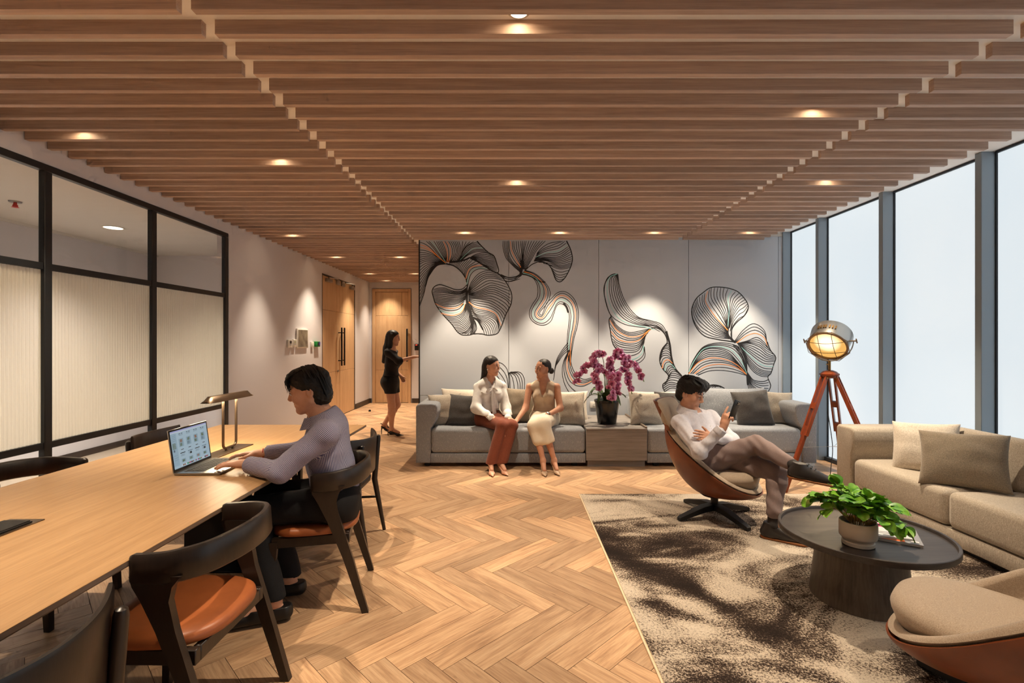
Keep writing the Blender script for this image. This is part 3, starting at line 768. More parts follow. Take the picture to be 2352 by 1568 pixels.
# ---- right wall: frosted daylight windows between metal mullions
MY = [6.90] + [6.015 - 1.045 * i for i in range(0, 9)]
def right_window():
    w = empty('window_2', (XR, 2.0, 0), kind='structure')
    def bar(name, lo, hi, mat):
        mb = MB(); mb.box(lo, hi, 0.0 if name == 'frosted_pane' else 0.003, 1); o = mb.build(name, mat, w); o.location = (-XR, -2.0, 0); return o
    for y in MY:
        hi = min(y + 0.058, YM - 0.001) if y > YM - 0.2 else y + 0.058
        lo = y - 0.10 if y > YM - 0.2 else y
        bar('mullion', (XR - 0.125, lo, 0.0), (XR - 0.004, hi, 2.964), 'alu_frame')
        bar('mullion_edge', (XR - 0.018, lo - 0.012, 0.0), (XR - 0.001, lo - 0.0005, 2.964), 'dark_frame')
    ys = [YN] + sorted(MY)
    ys[-1] = YM - 0.02
    for a, b in zip(ys[:-1], ys[1:]):
        bar('frosted_pane', (XR - 0.004, a + 0.02, 0.05), (XR + 0.004, b + 0.02, 2.96), 'frosted_daylight')
        bar('sill_track', (XR - 0.06, a + 0.06, 0.0), (XR - 0.006, b - 0.012, 0.05), 'dark_frame')
        bar('head_track', (XR - 0.03, a + 0.06, 2.945), (XR - 0.006, b - 0.012, 2.964), 'dark_frame')
    return w
right_window()

# ---- doors
def double_door():
    d = empty('door_1', (XL, (DY0 + DY1) / 2, 0), kind='structure')
    oy = (DY0 + DY1) / 2
    def part(name, lo, hi, mat, parent=d, bev=0.002):
        mb = MB(); mb.box(lo, hi, bev, 1); o = mb.build(name, mat, parent); return o
    part('door_frame', (-0.12, DY0 - oy, 0), (0.004, DY0 - oy + 0.02, DZ), 'dark_base'); part('door_frame', (-0.12, DY1 - oy - 0.02, 0), (0.004, DY1 - oy, DZ), 'dark_base')
    part('door_frame', (-0.12, DY0 - oy + 0.02, DZ - 0.02), (0.004, DY1 - oy - 0.02, DZ), 'dark_base')
    for sgn, a, b in ((1, DY0 - oy + 0.022, -0.003), (-1, 0.003, DY1 - oy - 0.022)):
        leaf = part('door_leaf', (-0.08, a, 0.0005), (-0.018, b, DZ - 0.024), 'dark_base')
        cuts_z = [0.006, 0.88, 2.02, DZ - 0.024]; inner = b - 0.17 if sgn > 0 else a + 0.17
        for z0, z1 in zip(cuts_z[:-1], cuts_z[1:]):
            for y0, y1 in ((a, inner), (inner, b)) if sgn > 0 else ((a, inner), (inner, b)):
                part('door_panel', (-0.0178, y0 + 0.002, z0 + 0.002), (-0.006, y1 - 0.002, z1 - 0.002), 'door_oak', leaf)
        hy = b - 0.075 if sgn > 0 else a + 0.075
        mb = MB(); mb.box((0.05, hy - 0.016, 0.98), (0.075, hy + 0.016, 1.72), 0.003, 1)
        for z in (1.08, 1.62): mb.box((-0.006, hy - 0.009, z - 0.009), (0.05, hy + 0.009, z + 0.009))
        mb.build('door_handle', 'black_metal', leaf)
        if sgn > 0:
            mb = MB(); mb.tube([(-0.006, hy - 0.03, 0.88), (0.012, hy - 0.03, 0.88)], 0.022, 12); mb.build('lock', 'steel', leaf)
        cy = a + 0.24 if sgn > 0 else b - 0.24
        mb = MB(); mb.box((0.0, cy - 0.11, DZ - 0.13), (0.055, cy + 0.11, DZ - 0.07), 0.006, 2)
        mb.tube([(0.03, cy, DZ - 0.07), (0.03, cy, DZ - 0.05), (0.14, cy + 0.18 * sgn, DZ - 0.045), (0.02, cy + 0.36 * sgn, DZ - 0.04)], 0.010, 8)
        mb.build('door_closer', 'steel', leaf)
        ly = b - 0.14 if sgn > 0 else a + 0.14
        mb = MB(); mb.box((-0.006, ly - 0.08, DZ - 0.12), (0.03, ly + 0.08, DZ - 0.06), 0.003, 1); mb.box((0.0, ly - 0.09, DZ - 0.06), (0.035, ly + 0.05, DZ - 0.025), 0.003, 1); mb.build('magnetic_lock', 'steel', leaf)
double_door()
def end_door():
    x0, x1, z1 = -3.29, -2.38, 2.69
    d = empty('door_2', ((x0 + x1) / 2, YE, 0), kind='structure'); ox = (x0 + x1) / 2
    def part(name, lo, hi, mat, parent=d):
        mb = MB(); mb.box(lo, hi, 0.003, 1); return mb.build(name, mat, parent)
    a, b = x0 - ox, x1 - ox
    part('door_frame', (a, -0.02, 0), (a + 0.07, 0.1, z1), 'door_oak'); part('door_frame', (b - 0.07, -0.02, 0), (b, 0.1, z1), 'door_oak'); part('door_frame', (a + 0.07, -0.02, z1 - 0.07), (b - 0.07, 0.1, z1), 'door_oak')
    leaf = part('door_leaf', (a + 0.072, 0.02, 0.0005), (b - 0.072, 0.07, z1 - 0.072), 'dark_base')
    xs = [a + 0.072, b - 0.22, b - 0.072]; zs = [0.005, 0.78, 2.06, z1 - 0.072]
    for u0, u1 in zip(xs[:-1], xs[1:]):
        for v0, v1 in zip(zs[:-1], zs[1:]): part('door_panel', (u0 + 0.002, 0.008, v0 + 0.002), (u1 - 0.002, 0.0198, v1 - 0.002), 'door_oak', leaf)
    hx = P(936, 0, YE).x - ox
    mb = MB(); mb.box((hx - 0.018, -0.07, 0.98), (hx + 0.018, -0.045, 1.75), 0.003, 1)
    for z in (1.06, 1.66): mb.box((hx - 0.01, -0.045, z - 0.01), (hx + 0.01, 0.008, z + 0.01))
    mb.build('door_handle', 'black_metal', leaf)
end_door()

# ---- recessed downlights in the slatted ceiling
def downlight(x, y, label, power=1.0, cone=80, blend=0.7, group='recessed ceiling downlights'):
    d = empty('downlight', (x, y, ZC), 0, label, 'downlight', group)
    mb = MB(); mb.loft([[Vector((r * math.cos(2 * PI * k / 24), r * math.sin(2 * PI * k / 24), z)) for k in range(24)] for r, z in ((0.036, -0.001), (0.05, -0.001), (0.05, -0.010), (0.047, -0.012), (0.038, -0.012), (0.037, -0.004))], loop=True); mb.build('trim_ring', 'steel', d)
    mb = MB(); mb.quad([(0.0365 * math.cos(-2 * PI * k / 12), 0.0365 * math.sin(-2 * PI * k / 12), -0.005) for k in range(12)]); mb.build('lens', 'lamp_disc', d)
    L = bpy.data.lights.new('downlight_beam', 'SPOT'); L.energy = SPOT_W * power; L.color = SPOT_COL
    L.spot_size = math.radians(cone); L.spot_blend = blend; L.shadow_soft_size = 0.03
    o = bpy.data.objects.new('downlight_beam', L); COL.objects.link(o); o.location = (x, y, ZC - 0.03)
    return d
DL = [  # x, y, power, label
    (0.03, 2.12, 1.0, 'downlight nearest the camera over the bare herringbone floor'),
    (1.87, 2.93, 0.75, 'downlight above the dark oval coffee table'),
    (-2.95, 3.38, 0.7, 'downlight at the glass partition side above the long table'),
    (-1.83, 3.80, 0.8, 'downlight above the far half of the long table near the laptop man'),
    (0.04, 4.30, 1.0, 'downlight in mid ceiling above the floor in front of the sofas'),
    (2.80, 4.30, 1.15, 'downlight above the window-side sofa near the tripod lamp'),
    (-2.92, 6.42, 0.6, 'downlight beside the bare white wall just past the glass partition'),
    (-0.61, 6.36, 0.78, 'first downlight along the mural wall, above the seated woman in white'),
    (0.62, 6.36, 0.78, 'second downlight along the mural wall, above the seated woman in beige'),
    (1.85, 6.36, 0.78, 'third downlight along the mural wall, above the winged motif'),
    (3.08, 6.36, 0.78, 'fourth downlight along the mural wall, closest to the windows'),
    (-2.93, 8.12, 0.7, 'corridor downlight in front of the double doors'),
    (-1.87, 8.12, 0.7, 'corridor downlight near the mural wall end above the standing woman'),
    (-2.95, 10.12, 0.75, 'corridor downlight past the double doors by the white wall'),
    (-2.01, 10.12, 0.75, 'corridor downlight before the card reader of the end door'),
    (-2.9, 11.30, 0.5, 'corridor downlight right before the single oak door'),
    (-1.83, 1.55, 0.9, 'downlight above the near half of the long table'),
    (1.87, 0.9, 0.6, 'unseen downlight added out of view to light the empty lounge chair end'),  # added out of view to light the near right foreground
    (0.03, 0.0, 0.7, 'unseen downlight added straight above the camera to light the foreground'),  # added overhead, unseen, lights the foreground
    (-2.2, -0.6, 0.7, 'unseen downlight added behind the camera to light the table end'),  # added behind the view to brighten the near left
]
for x, y, p_, lb in DL: downlight(x, min(SLAT_Y, key=lambda s: abs(s + 0.1008 - y)) + 0.1008, lb, p_, *((68, 0.5) if 6.3 < y < 6.4 else (64, 1.0) if x < -2.8 and y < 7 else (80, 1.0) if y > 7 else (76, 1.0)))

# office lights behind the glass
def office_light(x, y, label):
    d = empty('downlight', (x, y, OZ), 0, label, 'downlight', 'office ceiling lights')
    mb = MB(); mb.loft([[Vector((r * math.cos(2 * PI * k / 28), r * math.sin(2 * PI * k / 28), z)) for k in range(28)] for r, z in ((0.09, 0), (0.105, 0), (0.105, -0.008), (0.091, -0.008))], loop=True); mb.build('trim_ring', 'white_plastic', d)
    mb = MB(); mb.quad([(0.0915 * math.cos(-2 * PI * k / 16), 0.0915 * math.sin(-2 * PI * k / 16), -0.005) for k in range(16)]); mb.build('lens', 'office_lamp_disc', d)
    L = bpy.data.lights.new('office_beam', 'SPOT'); L.energy = ROOM_W; L.color = (1.0, 0.90, 0.76); L.spot_size = math.radians(115); L.spot_blend = 1.0; L.shadow_soft_size = 0.08
    o = bpy.data.objects.new('office_beam', L); COL.objects.link(o); o.location = (x, y, OZ - 0.02)
office_light(-4.58, 5.65, 'round lit downlight in the office ceiling behind the glass')
office_light(-4.58, 3.9, 'extra office downlight added out of frame to light the room more evenly')  # added fixture outside the view, spreads the office light
office_light(-4.58, 2.2, 'extra office downlight added farther out of frame to brighten the office')  # second added fixture outside the view, lifts the office brightness
sp = empty('sprinkler', P(35, 462, 0.0) * 0 + Vector((-(1176 - 35) * 4.6 / FPX, 4.6, OZ)), 0, 'small red sprinkler head on the office ceiling', 'sprinkler')
mb = MB(); mb.lathe([(0.0, 0), (0.05, 0), (0.045, -0.012), (0.0, -0.012)], n=16); mb.build('rosette', 'steel', sp)
mb = MB(); mb.lathe([(0.012, -0.012), (0.014, -0.03), (0.02, -0.035), (0.02, -0.05), (0.03, -0.056), (0.0, -0.06)], n=14); mb.build('head', 'red_plastic', sp)
# ---------------------------------------------------------------- long work table
TX0, TX1, TY0, TY1, TZ = -2.49, -1.244, 0.45, 4.20, 0.74
def work_table():
    t = empty('work_table', ((TX0 + TX1) / 2, 2.3, 0), 0, 'long pale oak work table with thin sloping edge and black metal base', 'table')
    ox, oy = (TX0 + TX1) / 2, 2.3
    hw = (TX1 - TX0) / 2
    def prof(y): return [(-hw, TZ), (hw, TZ), (hw, TZ - 0.012), (hw - 0.018, TZ - 0.03), (-hw + 0.018, TZ - 0.03), (-hw, TZ - 0.012)]
    mb = MB(); mb.prism([(-hw + 0.0005, TZ), (hw - 0.0005, TZ), (hw - 0.0005, TZ - 0.002), (-hw + 0.0005, TZ - 0.002)], TY0 - oy + 0.0005, TY1 - oy - 0.0005, 'Y')
    mb.build('tabletop', 'table_oak', t, sm=False)
    mb = MB(); mb.prism([(-hw, TZ - 0.002), (hw, TZ - 0.002), (hw, TZ - 0.016), (hw - 0.022, TZ - 0.032), (-hw + 0.022, TZ - 0.032), (-hw, TZ - 0.016)], TY0 - oy, TY1 - oy, 'Y')
    mb.build('table_edge', 'edge_grey', t, sm=False)
    mb = MB()
    for x in (-0.28, 0.28): mb.box((x - 0.025, TY0 - oy + 0.3, TZ - 0.08), (x + 0.025, TY1 - oy - 0.25, TZ - 0.032))
    mb.build('under_rail', 'black_metal', t, sm=False)
    for y in (0.95, 3.28):
        mb = MB(); mb.box((-0.30, y - oy - 0.03, 0.012), (0.12, y - oy + 0.03, TZ - 0.08), 0.002, 1); mb.build('base_panel', 'black_metal', t, sm=False)
        mb = MB(); mb.box((-0.40, y - oy - 0.20, 0.0), (0.24, y - oy + 0.10, 0.012), 0.002, 1); mb.build('base_plate', 'black_metal', t, sm=False)
    for x, y in ((0.145, 3.16), (-0.08, 3.98), (0.13, 3.98), (-0.08, 1.6), (0.13, 1.6)):
        mb = MB(); mb.box((x - 0.035, y - oy - 0.02, 0.0), (x - 0.012, y - oy + 0.02, TZ - 0.08)); mb.box((x + 0.012, y - oy - 0.02, 0.0), (x + 0.035, y - oy + 0.02, TZ - 0.08))
        for k in range(7): mb.box((x - 0.012, y - oy - 0.015, 0.06 + k * 0.09), (x + 0.012, y - oy + 0.015, 0.10 + k * 0.09))
        mb.build('slotted_post', 'black_metal', t, sm=False)
work_table()

def power_box(x, y, label, open_=0.0):
    p = empty('power_box', (x, y, TZ), 0, label, 'power box')
    mb = MB(); mb.box((-0.07, -0.24, 0.0), (0.07, 0.24, 0.004), 0.001, 1); mb.build('cover_plate', 'bronze', p)
    mb = MB(); mb.box((-0.052, -0.20, 0.006), (0.052, 0.20, 0.014), 0.002, 1); mb.build('lid', 'black_metal', p)
    mb = MB(); mb.box((0.052, -0.20, 0.005), (0.058, 0.20, 0.010)); mb.build('brush_strip', 'rubber', p)
power_box(-1.93, 1.72, 'flat black power box lid let into the near table top')

def desk_lamp():
    c = Vector((-1.845, 3.20, TZ))
    d = empty('desk_lamp', c, -0.03, 'bronze desk lamp with slim bar head on an upright loop frame', 'lamp')
    mb = MB(); mb.box((-0.06, -0.22, 0.0), (0.06, 0.19, 0.006), 0.002, 1); mb.build('base_plate', 'bronze', d)
    pts = []
    y0, y1, zt, r = -0.055, 0.085, 0.345, 0.03
    pts += [(0, y0, zt), (0, y0, 0.03 + r)]
    for k in range(1, 6): a = PI / 2 * k / 5; pts.append((0, y0 + r - r * math.cos(a), 0.022 + r - r * math.sin(a)))
    for k in range(0, 6): a = PI / 2 * k / 5; pts.append((0, y1 - r + r * math.sin(a), 0.022 + r - r * math.cos(a)))
    pts += [(0, y1, zt)]
    mb = MB(); mb.tube(pts, 0.0085, 10); mb.build('loop_frame', 'bronze', d)
    for y in (-0.02, 0.05):
        mb = MB(); mb.cyl((0, y, 0.006), (0, y, 0.024), 0.011, 0.008, 10); mb.build('foot_knob', 'bronze', d)
    mb = MB()
    prof = [(-0.045, 0.335), (0.045, 0.335), (0.035, 0.348), (0.012, 0.372), (-0.012, 0.372), (-0.035, 0.348)]
    rings = []
    for y, s in ((-0.235, 0.15), (-0.232, 0.3), (-0.19, 1.0), (0.20, 1.0), (0.238, 0.3), (0.24, 0.15)):
        rings.append([Vector((a * (0.6 + 0.4 * s), y, 0.335 + (b - 0.335) * s)) for a, b in prof])
    mb.loft(rings); mb.build('lamp_head', 'bronze', d)
    mb = MB(); mb.box((-0.03, -0.17, 0.3325), (0.03, 0.19, 0.3348)); mb.build('light_strip', 'desk_led', d)
    mb = MB(); mb.cyl((0.03, -0.30, 0.004), (0.03, -0.235, 0.004), 0.004, n=8); mb.build('cable_plug', 'rubber', d)
    L = bpy.data.lights.new('desk_lamp_light', 'AREA'); L.shape = 'RECTANGLE'; L.size = 0.06; L.size_y = 0.36; L.energy = 5.0; L.color = (1, 0.78, 0.5)
    o = bpy.data.objects.new('desk_lamp_light', L); COL.objects.link(o); o.location = c + Vector((0, 0, 0.326))
desk_lamp()

# ---------------------------------------------------------------- laptop
def laptop():
    c = Vector((-1.66, 2.72, TZ)); yaw = math.radians(170)     # the user's side points to +X
    # local frame: +x towards the user, y along the hinge
    L = empty('laptop', (-1.675, 2.78, TZ), math.radians(2), 'open silver laptop with a web page on its screen', 'laptop')
    mb = MB(); mb.box((-0.12, -0.175, 0.003), (0.12, 0.175, 0.014), 0.003, 2); mb.build('base', 'steel', L)
    mb = MB(); mb.box((-0.088, -0.145, 0.0138), (0.018, 0.145, 0.0146)); kb = mb.build('keyboard', 'screen_dark', L)
    for r in range(5):
        for k in range(13):
            mb = MB(); y = -0.141 + k * 0.0218; x = -0.083 + r * 0.0198
            mb.box((x, y, 0.0144), (x + 0.0165, y + 0.0185, 0.0158)); mb.build('key', 'rubber', kb, sm=False)
    mb = MB(); mb.box((0.030, -0.07, 0.0139), (0.112, 0.07, 0.0143)); mb.build('trackpad', 'alu_frame', L)
    a = math.radians(8)
    mt = Matrix.Translation((-0.12, 0, 0.012)) @ Matrix.Rotation(-a, 4, 'Y')
    mb = MB(); mb.box((-0.005, -0.175, 0.0), (0.0, 0.175, 0.228), 0.002, 1, mt); lid = mb.build('lid', 'steel', L)
    mb = MB(); mb.box((0.0, -0.172, 0.003), (0.0012, 0.172, 0.225), 0.0, 1, mt); bez = mb.build('bezel', 'rubber', lid)
    # the screen: flat print of a page with rows of pictures, dock of icons
    mb = MB(); mb.box((0.0012, -0.163, 0.016), (0.0016, 0.163, 0.217), 0, 1, mt); scr = mb.build('screen', 'screen_page', lid)
    mb = MB()
    rnd = random.Random(3)
    def q(y0, z0, y1, z1, mi): mb.box((0.0016, y0, z0), (0.0018, y1, z1), 0, 1, mt, mi)
    Y0, Z0 = -0.163, 0.016
    def s(u0, v0, u1, v1, mi): q(Y0 + u0 * 0.326, Z0 + (1 - v1) * 0.201, Y0 + u1 * 0.326, Z0 + (1 - v0) * 0.201, mi)
    s(0, 0, 1, 0.035, 1); s(0, 0.035, 1, 0.06, 2); s(0, 0.06, 0.14, 0.93, 3); s(0.02, 0.32, 0.11, 0.48, 4); s(0.03, 0.5, 0.07, 0.56, 0)
    for k in range(4): s(0.03, 0.12 + k * 0.045, 0.12, 0.13 + k * 0.045, 5)
    for k in range(3): s(0.03, 0.65 + k * 0.06, 0.12, 0.66 + k * 0.06, 5)
    for k in range(4):
        u = 0.19 + k * 0.20
        s(u, 0.24, u + 0.12, 0.46, 6); s(u + 0.03, 0.26, u + 0.09, 0.34, 4 if k % 2 else 7); s(u + 0.02, 0.36, u + 0.08, 0.44, 5 if k % 2 else 4)
        s(u + 0.02, 0.10, u + 0.06, 0.115, 0); s(u + 0.08, 0.10, u + 0.12, 0.115, 0); s(u + 0.02, 0.14, u + 0.12, 0.15, 5)
        s(u + 0.03, 0.53, u + 0.10, 0.545, 0); s(u, 0.62, u + 0.13, 0.64, 0 if k % 2 == 0 else 5); s(u + 0.01, 0.67, u + 0.11, 0.68, 5); s(u + 0.01, 0.70, u + 0.11, 0.71, 5)
        if k % 2: s(u + 0.05, 0.66, u + 0.10, 0.72, 0)
        s(u + 0.01, 0.79, u + 0.12, 0.88, 6); s(u + 0.03, 0.81, u + 0.09, 0.87, 7 if k == 2 else 4)
    for k in range(20): s(0.18 + k * 0.038, 0.935, 0.18 + k * 0.038 + 0.028, 0.975, rnd.choice([1, 2, 8, 9, 7, 0]))
    mb.build('page_print', ['ink_black', 'scr_lav', 'scr_white', 'scr_pale', 'scr_olive', 'scr_grey', 'scr_mist', 'scr_tan', 'scr_green', 'scr_red'], scr, sm=False)
for nm, c in (('screen_page', (176, 196, 208)), ('scr_lav', (170, 172, 214)), ('scr_white', (206, 214, 222)), ('scr_pale', (160, 182, 196)), ('scr_olive', (96, 104, 52)),
              ('scr_grey', (120, 136, 146)), ('scr_mist', (150, 172, 184)), ('scr_tan', (150, 104, 70)), ('scr_green', (40, 150, 90)), ('scr_red', (170, 50, 80))):
    glow(nm, rgb(*c), 0.72).cycles.emission_sampling = 'NONE'
laptop()

# ---------------------------------------------------------------- dining chairs
def arm_chair(loc, rz, label, group):
    """curved-rail chair: slanting board legs run up into a rail that wraps round the back. Faces local +x"""
    c = empty('dining_chair', loc, rz, label, 'chair', group)
    def ring_pad(s, z, dx=0.0):
        pts = []
        for k in range(36):
            a = 2 * PI * k / 36; ca, sa = math.cos(a), math.sin(a)
            p = 3.2
            x = 0.225 * (abs(ca) ** (2 / p)) * (1 if ca > 0 else -1); y = 0.235 * (abs(sa) ** (2 / p)) * (1 if sa > 0 else -1)
            if x < 0: y *= 1.0 - 0.12 * (x / -0.225) ** 2
            pts.append(Vector((x * s + dx, y * s, z)))
        return pts
    mb = MB(); mb.loft([ring_pad(0.93, 0.418), ring_pad(0.99, 0.424), ring_pad(1.0, 0.436), ring_pad(0.985, 0.452), ring_pad(0.93, 0.462), ring_pad(0.7, 0.463), ring_pad(0.35, 0.456), ring_pad(0.05, 0.453)])
    mb.build('seat', 'tan_leather', c, ang=70)
    mb = MB()
    for s in (-1, 1): mb.box((-0.19, s * 0.205 - 0.014, 0.365), (0.20, s * 0.205 + 0.014, 0.417), 0.003, 1)
    mb.box((0.172, -0.19, 0.365), (0.20, 0.19, 0.417), 0.003, 1); mb.box((-0.19, -0.19, 0.365), (-0.162, 0.19, 0.417), 0.003, 1)
    mb.build('seat_frame', 'chair_wood', c)
    for s in (-1, 1):
        mb = MB(); mb.loft([[Vector((x + dx, s * y + dy, z)) for dx, dy in ((-w, -w), (w, -w), (w, w), (-w, w))] for x, y, z, w in ((0.215, 0.215, 0.0, 0.014), (0.19, 0.205, 0.40, 0.021))])
        mb.build('leg', 'chair_wood', c, sm=False)
        # slanting rear leg that flares into the rail
        mb = MB(); rings = []
        for x, y, z, w, d in ((-0.275, 0.250, 0.0, 0.017, 0.016), (-0.185, 0.243, 0.30, 0.025, 0.015), (-0.115, 0.244, 0.50, 0.033, 0.014), (-0.082, 0.247, 0.60, 0.046, 0.014), (-0.075, 0.250, 0.65, 0.066, 0.014), (-0.085, 0.251, 0.685, 0.085, 0.014)):
            rings.append([Vector((x - w, s * (y - d), z)), Vector((x + w, s * (y - d), z)), Vector((x + w, s * (y + d), z)), Vector((x - w, s * (y + d), z))])
        mb.loft(rings); mb.build('leg', 'chair_wood', c, ang=50)
    # wrap-round rail
    path = catmull([(0.0, -0.252, 0.708), (-0.05, -0.256, 0.708), (-0.13, -0.25, 0.712), (-0.215, -0.20, 0.722), (-0.262, -0.10, 0.73), (-0.276, 0, 0.733), (-0.262, 0.10, 0.73), (-0.215, 0.20, 0.722), (-0.13, 0.25, 0.712), (-0.05, 0.256, 0.708), (0.0, 0.252, 0.708)], 48)
    mb = MB(); rings = []
    for i, p in enumerate(path):
        t = path[min(i + 1, 47)] - path[max(i - 1, 0)]; t /= np.linalg.norm(t)
        n = np.array([t[1], -t[0], 0.0]); n /= np.linalg.norm(n)
        u = abs(i / 47 * 2 - 1); hh = 0.052 - 0.006 * max(0, (u - 0.55) / 0.45); th = 0.013 + 0.004 * u
        if i in (0, 47): hh *= 0.9; th *= 0.6
        lean = 0.10 * (1 - u)
        rings.append([Vector(p + n * (a * th) + np.array([0, 0, 1.0]) * (b * hh) + n * (lean * b * hh)) for a, b in ((-1, -0.85), (-0.5, -1), (0.5, -1), (1, -0.85), (1, 0.8), (0.55, 1), (-0.55, 1), (-1, 0.8))])
    mb.loft(rings); mb.build('back_rail', 'chair_wood', c, ang=50)
    return c

def post_chair(loc, rz, label, group, seat='tan_leather'):
    """round-legged chair with a tall curved backboard between rounded posts. Faces local +x"""
    c = empty('dining_chair', loc, rz, label, 'chair', group)
    def pad(s, z):
        return [Vector((0.22 * s * (abs(math.cos(a)) ** 0.6) * (1 if math.cos(a) > 0 else -1), 0.23 * s * (abs(math.sin(a)) ** 0.6) * (1 if math.sin(a) > 0 else -1), z)) for a in [2 * PI * k / 36 for k in range(36)]]
    mb = MB(); mb.loft([pad(0.93, 0.425), pad(1, 0.432), pad(1, 0.445), pad(0.97, 0.456), pad(0.6, 0.458), pad(0.05, 0.452)]); mb.build('seat', seat, c, ang=70)
    mb = MB(); mb.box((-0.19, -0.20, 0.385), (0.19, 0.20, 0.425), 0.012, 2); mb.build('seat_frame', 'chair_wood', c)
    for s in (-1, 1):
        mb = MB(); mb.tube([(0.225, s * 0.225, 0.0), (0.185, s * 0.195, 0.40)], [0.013, 0.021], 12); mb.build('leg', 'chair_wood', c)
        mb = MB(); mb.tube([(-0.285, s * 0.225, 0.0), (-0.215, s * 0.205, 0.40), (-0.245, s * 0.20, 0.715), (-0.246, s * 0.20, 0.732), (-0.2465, s * 0.20, 0.738)], [0.013, 0.022, 0.019, 0.015, 0.006], 12); mb.build('leg', 'chair_wood', c)
        mb = MB(); mb.cyl((-0.24, s * 0.212, 0.26), (0.20, s * 0.21, 0.24), 0.009, n=10); mb.build('stretcher', 'chair_wood', c)
    mb = MB(); rings = []
    for k in range(25):
        u = k / 24 * 2 - 1; y = 0.25 * u; x = -0.252 + 0.085 * u * u
        t = Vector((0.17 * u, 0.25, 0)).normalized(); n = Vector((t.y, -t.x, 0))
        h0, h1 = 0.50 + 0.02 * u * u, 0.765 + 0.015 * u * u
        sh = 1 if abs(u) < 0.95 else 0.75
        rings.append([Vector((x, y, 0)) + n * (0.011 * a * sh) + Vector((-0.05 * (zz - 0.5), 0, zz)) for a, zz in ((-1, h0 + 0.01), (0, h0), (1, h0 + 0.01), (1, h1 - 0.012), (0.5, h1), (-0.5, h1), (-1, h1 - 0.012))])
    mb.loft(rings); mb.build('backboard', 'chair_wood', c, ang=50)
    return c
GC = 'dining chairs around the long work table'
arm_chair((-1.245, 1.865, 0), PI - 0.01, 'empty tan-seated dining chair with a wrap-round dark rail, pushed half out', GC)
arm_chair((-1.11, 2.825, 0), PI + 0.22, 'tan-seated dining chair with the laptop man sitting on it', GC)
post_chair((-1.27, 3.57, 0), PI, 'dining chair with rounded posts tucked in behind the laptop man', GC, 'shoe_leather')
post_chair((-1.285, 1.11, 0), PI + 0.05, 'dark curved backboard chair cut off by the bottom left picture corner', GC)
post_chair((-2.50, 3.72, 0), 0.0, 'dark board-backed chair across the table beside the laptop', GC)
arm_chair((-2.535, 2.68, 0), 0.0, 'dark wrap-round chair across the table at the left picture edge', GC)
arm_chair((-2.535, 1.96, 0), 0.0, 'chair across the table of which only a dark leg shows below', GC)

# ---------------------------------------------------------------- sofas
def rbox(name, lo, hi, mat, parent, bev=0.03, seg=4):
    mb = MB(); mb.box(lo, hi, bev, seg); return mb.build(name, mat, parent, ang=60)
SY = 5.68
def wall_sofa(x0, x1, arm_left, label):
    cx = (x0 + x1) / 2
    s = empty('sofa', (cx, SY, 0), 0, label, 'sofa', 'grey sofas along the mural wall')
    a, b = x0 - cx, x1 - cx
    aw = 0.17
    sa, sb = (a + aw, b) if arm_left else (a, b - aw)
    rbox('base', (sa, 0.012, 0.045), (sb, 1.02, 0.155), 'sofa_fabric', s, 0.008, 2)
    rbox('seat_cushion', (sa, 0.0, 0.158), (sb, 0.86, 0.445), 'sofa_fabric', s, 0.05, 5)
    rbox('backrest', (sa, 0.82, 0.16), (sb, 1.03, 0.72), 'sofa_fabric', s, 0.05, 4)
    prof = [(0, 0.045), (0, 0.695), (0.02, 0.722), (0.06, 0.73), (0.19, 0.73), (0.232, 0.72), (0.25, 0.69), (0.248, 0.60), (0.228, 0.53), (0.195, 0.475), (0.172, 0.45), (0.168, 0.045)]
    if not arm_left: prof = [(b - u, z) for u, z in prof][::-1]
    else: prof = [(a + u, z) for u, z in prof]
    mb = MB(); mb.prism(prof, 0.0, 1.03, 'Y', 0.018, 3); mb.build('arm', 'sofa_fabric', s, ang=50)
    for x in (a + 0.12, b - 0.12):
        for y in (0.10, 0.95): mb = MB(); mb.box((x - 0.03, y - 0.03, 0), (x + 0.03, y + 0.03, 0.045)); mb.build('foot', 'rubber', s, sm=False)
    return s
SXA, SXB, SXC, SXD = -1.112, 0.852, 1.565, 3.522
wall_sofa(SXA, SXB, True, 'grey fabric sofa the two women sit on, under the mural')
wall_sofa(SXC, SXD, False, 'grey fabric sofa behind the man with the phone, beside the windows')
def side_table():
    cx = (SXB + SXC) / 2; hw = (SXC - SXB) / 2 - 0.004
    t = empty('side_table', (cx, SY, 0), 0, 'grey oak box table built in between the two mural sofas', 'table')
    mb = MB(); mb.box((-hw, 0.0, 0.075), (hw, 1.02, 0.425), 0.002, 1); mb.build('body', 'grey_oak', t)
    mb = MB(); mb.box((-hw, -0.012, 0.427), (hw, 1.03, 0.447), 0.002, 1); mb.build('top', 'grey_oak', t)
    mb = MB(); mb.box((-hw + 0.02, 0.03, 0.0), (hw - 0.02, 1.0, 0.075)); mb.build('plinth', 'grey_oak', t, sm=False)
    mb = MB(); mb.box((hw - 0.022, 0.0, 0.448), (hw, 1.03, 0.468), 0.002, 1); mb.build('edge_strip', 'edge_grey', t)
side_table()

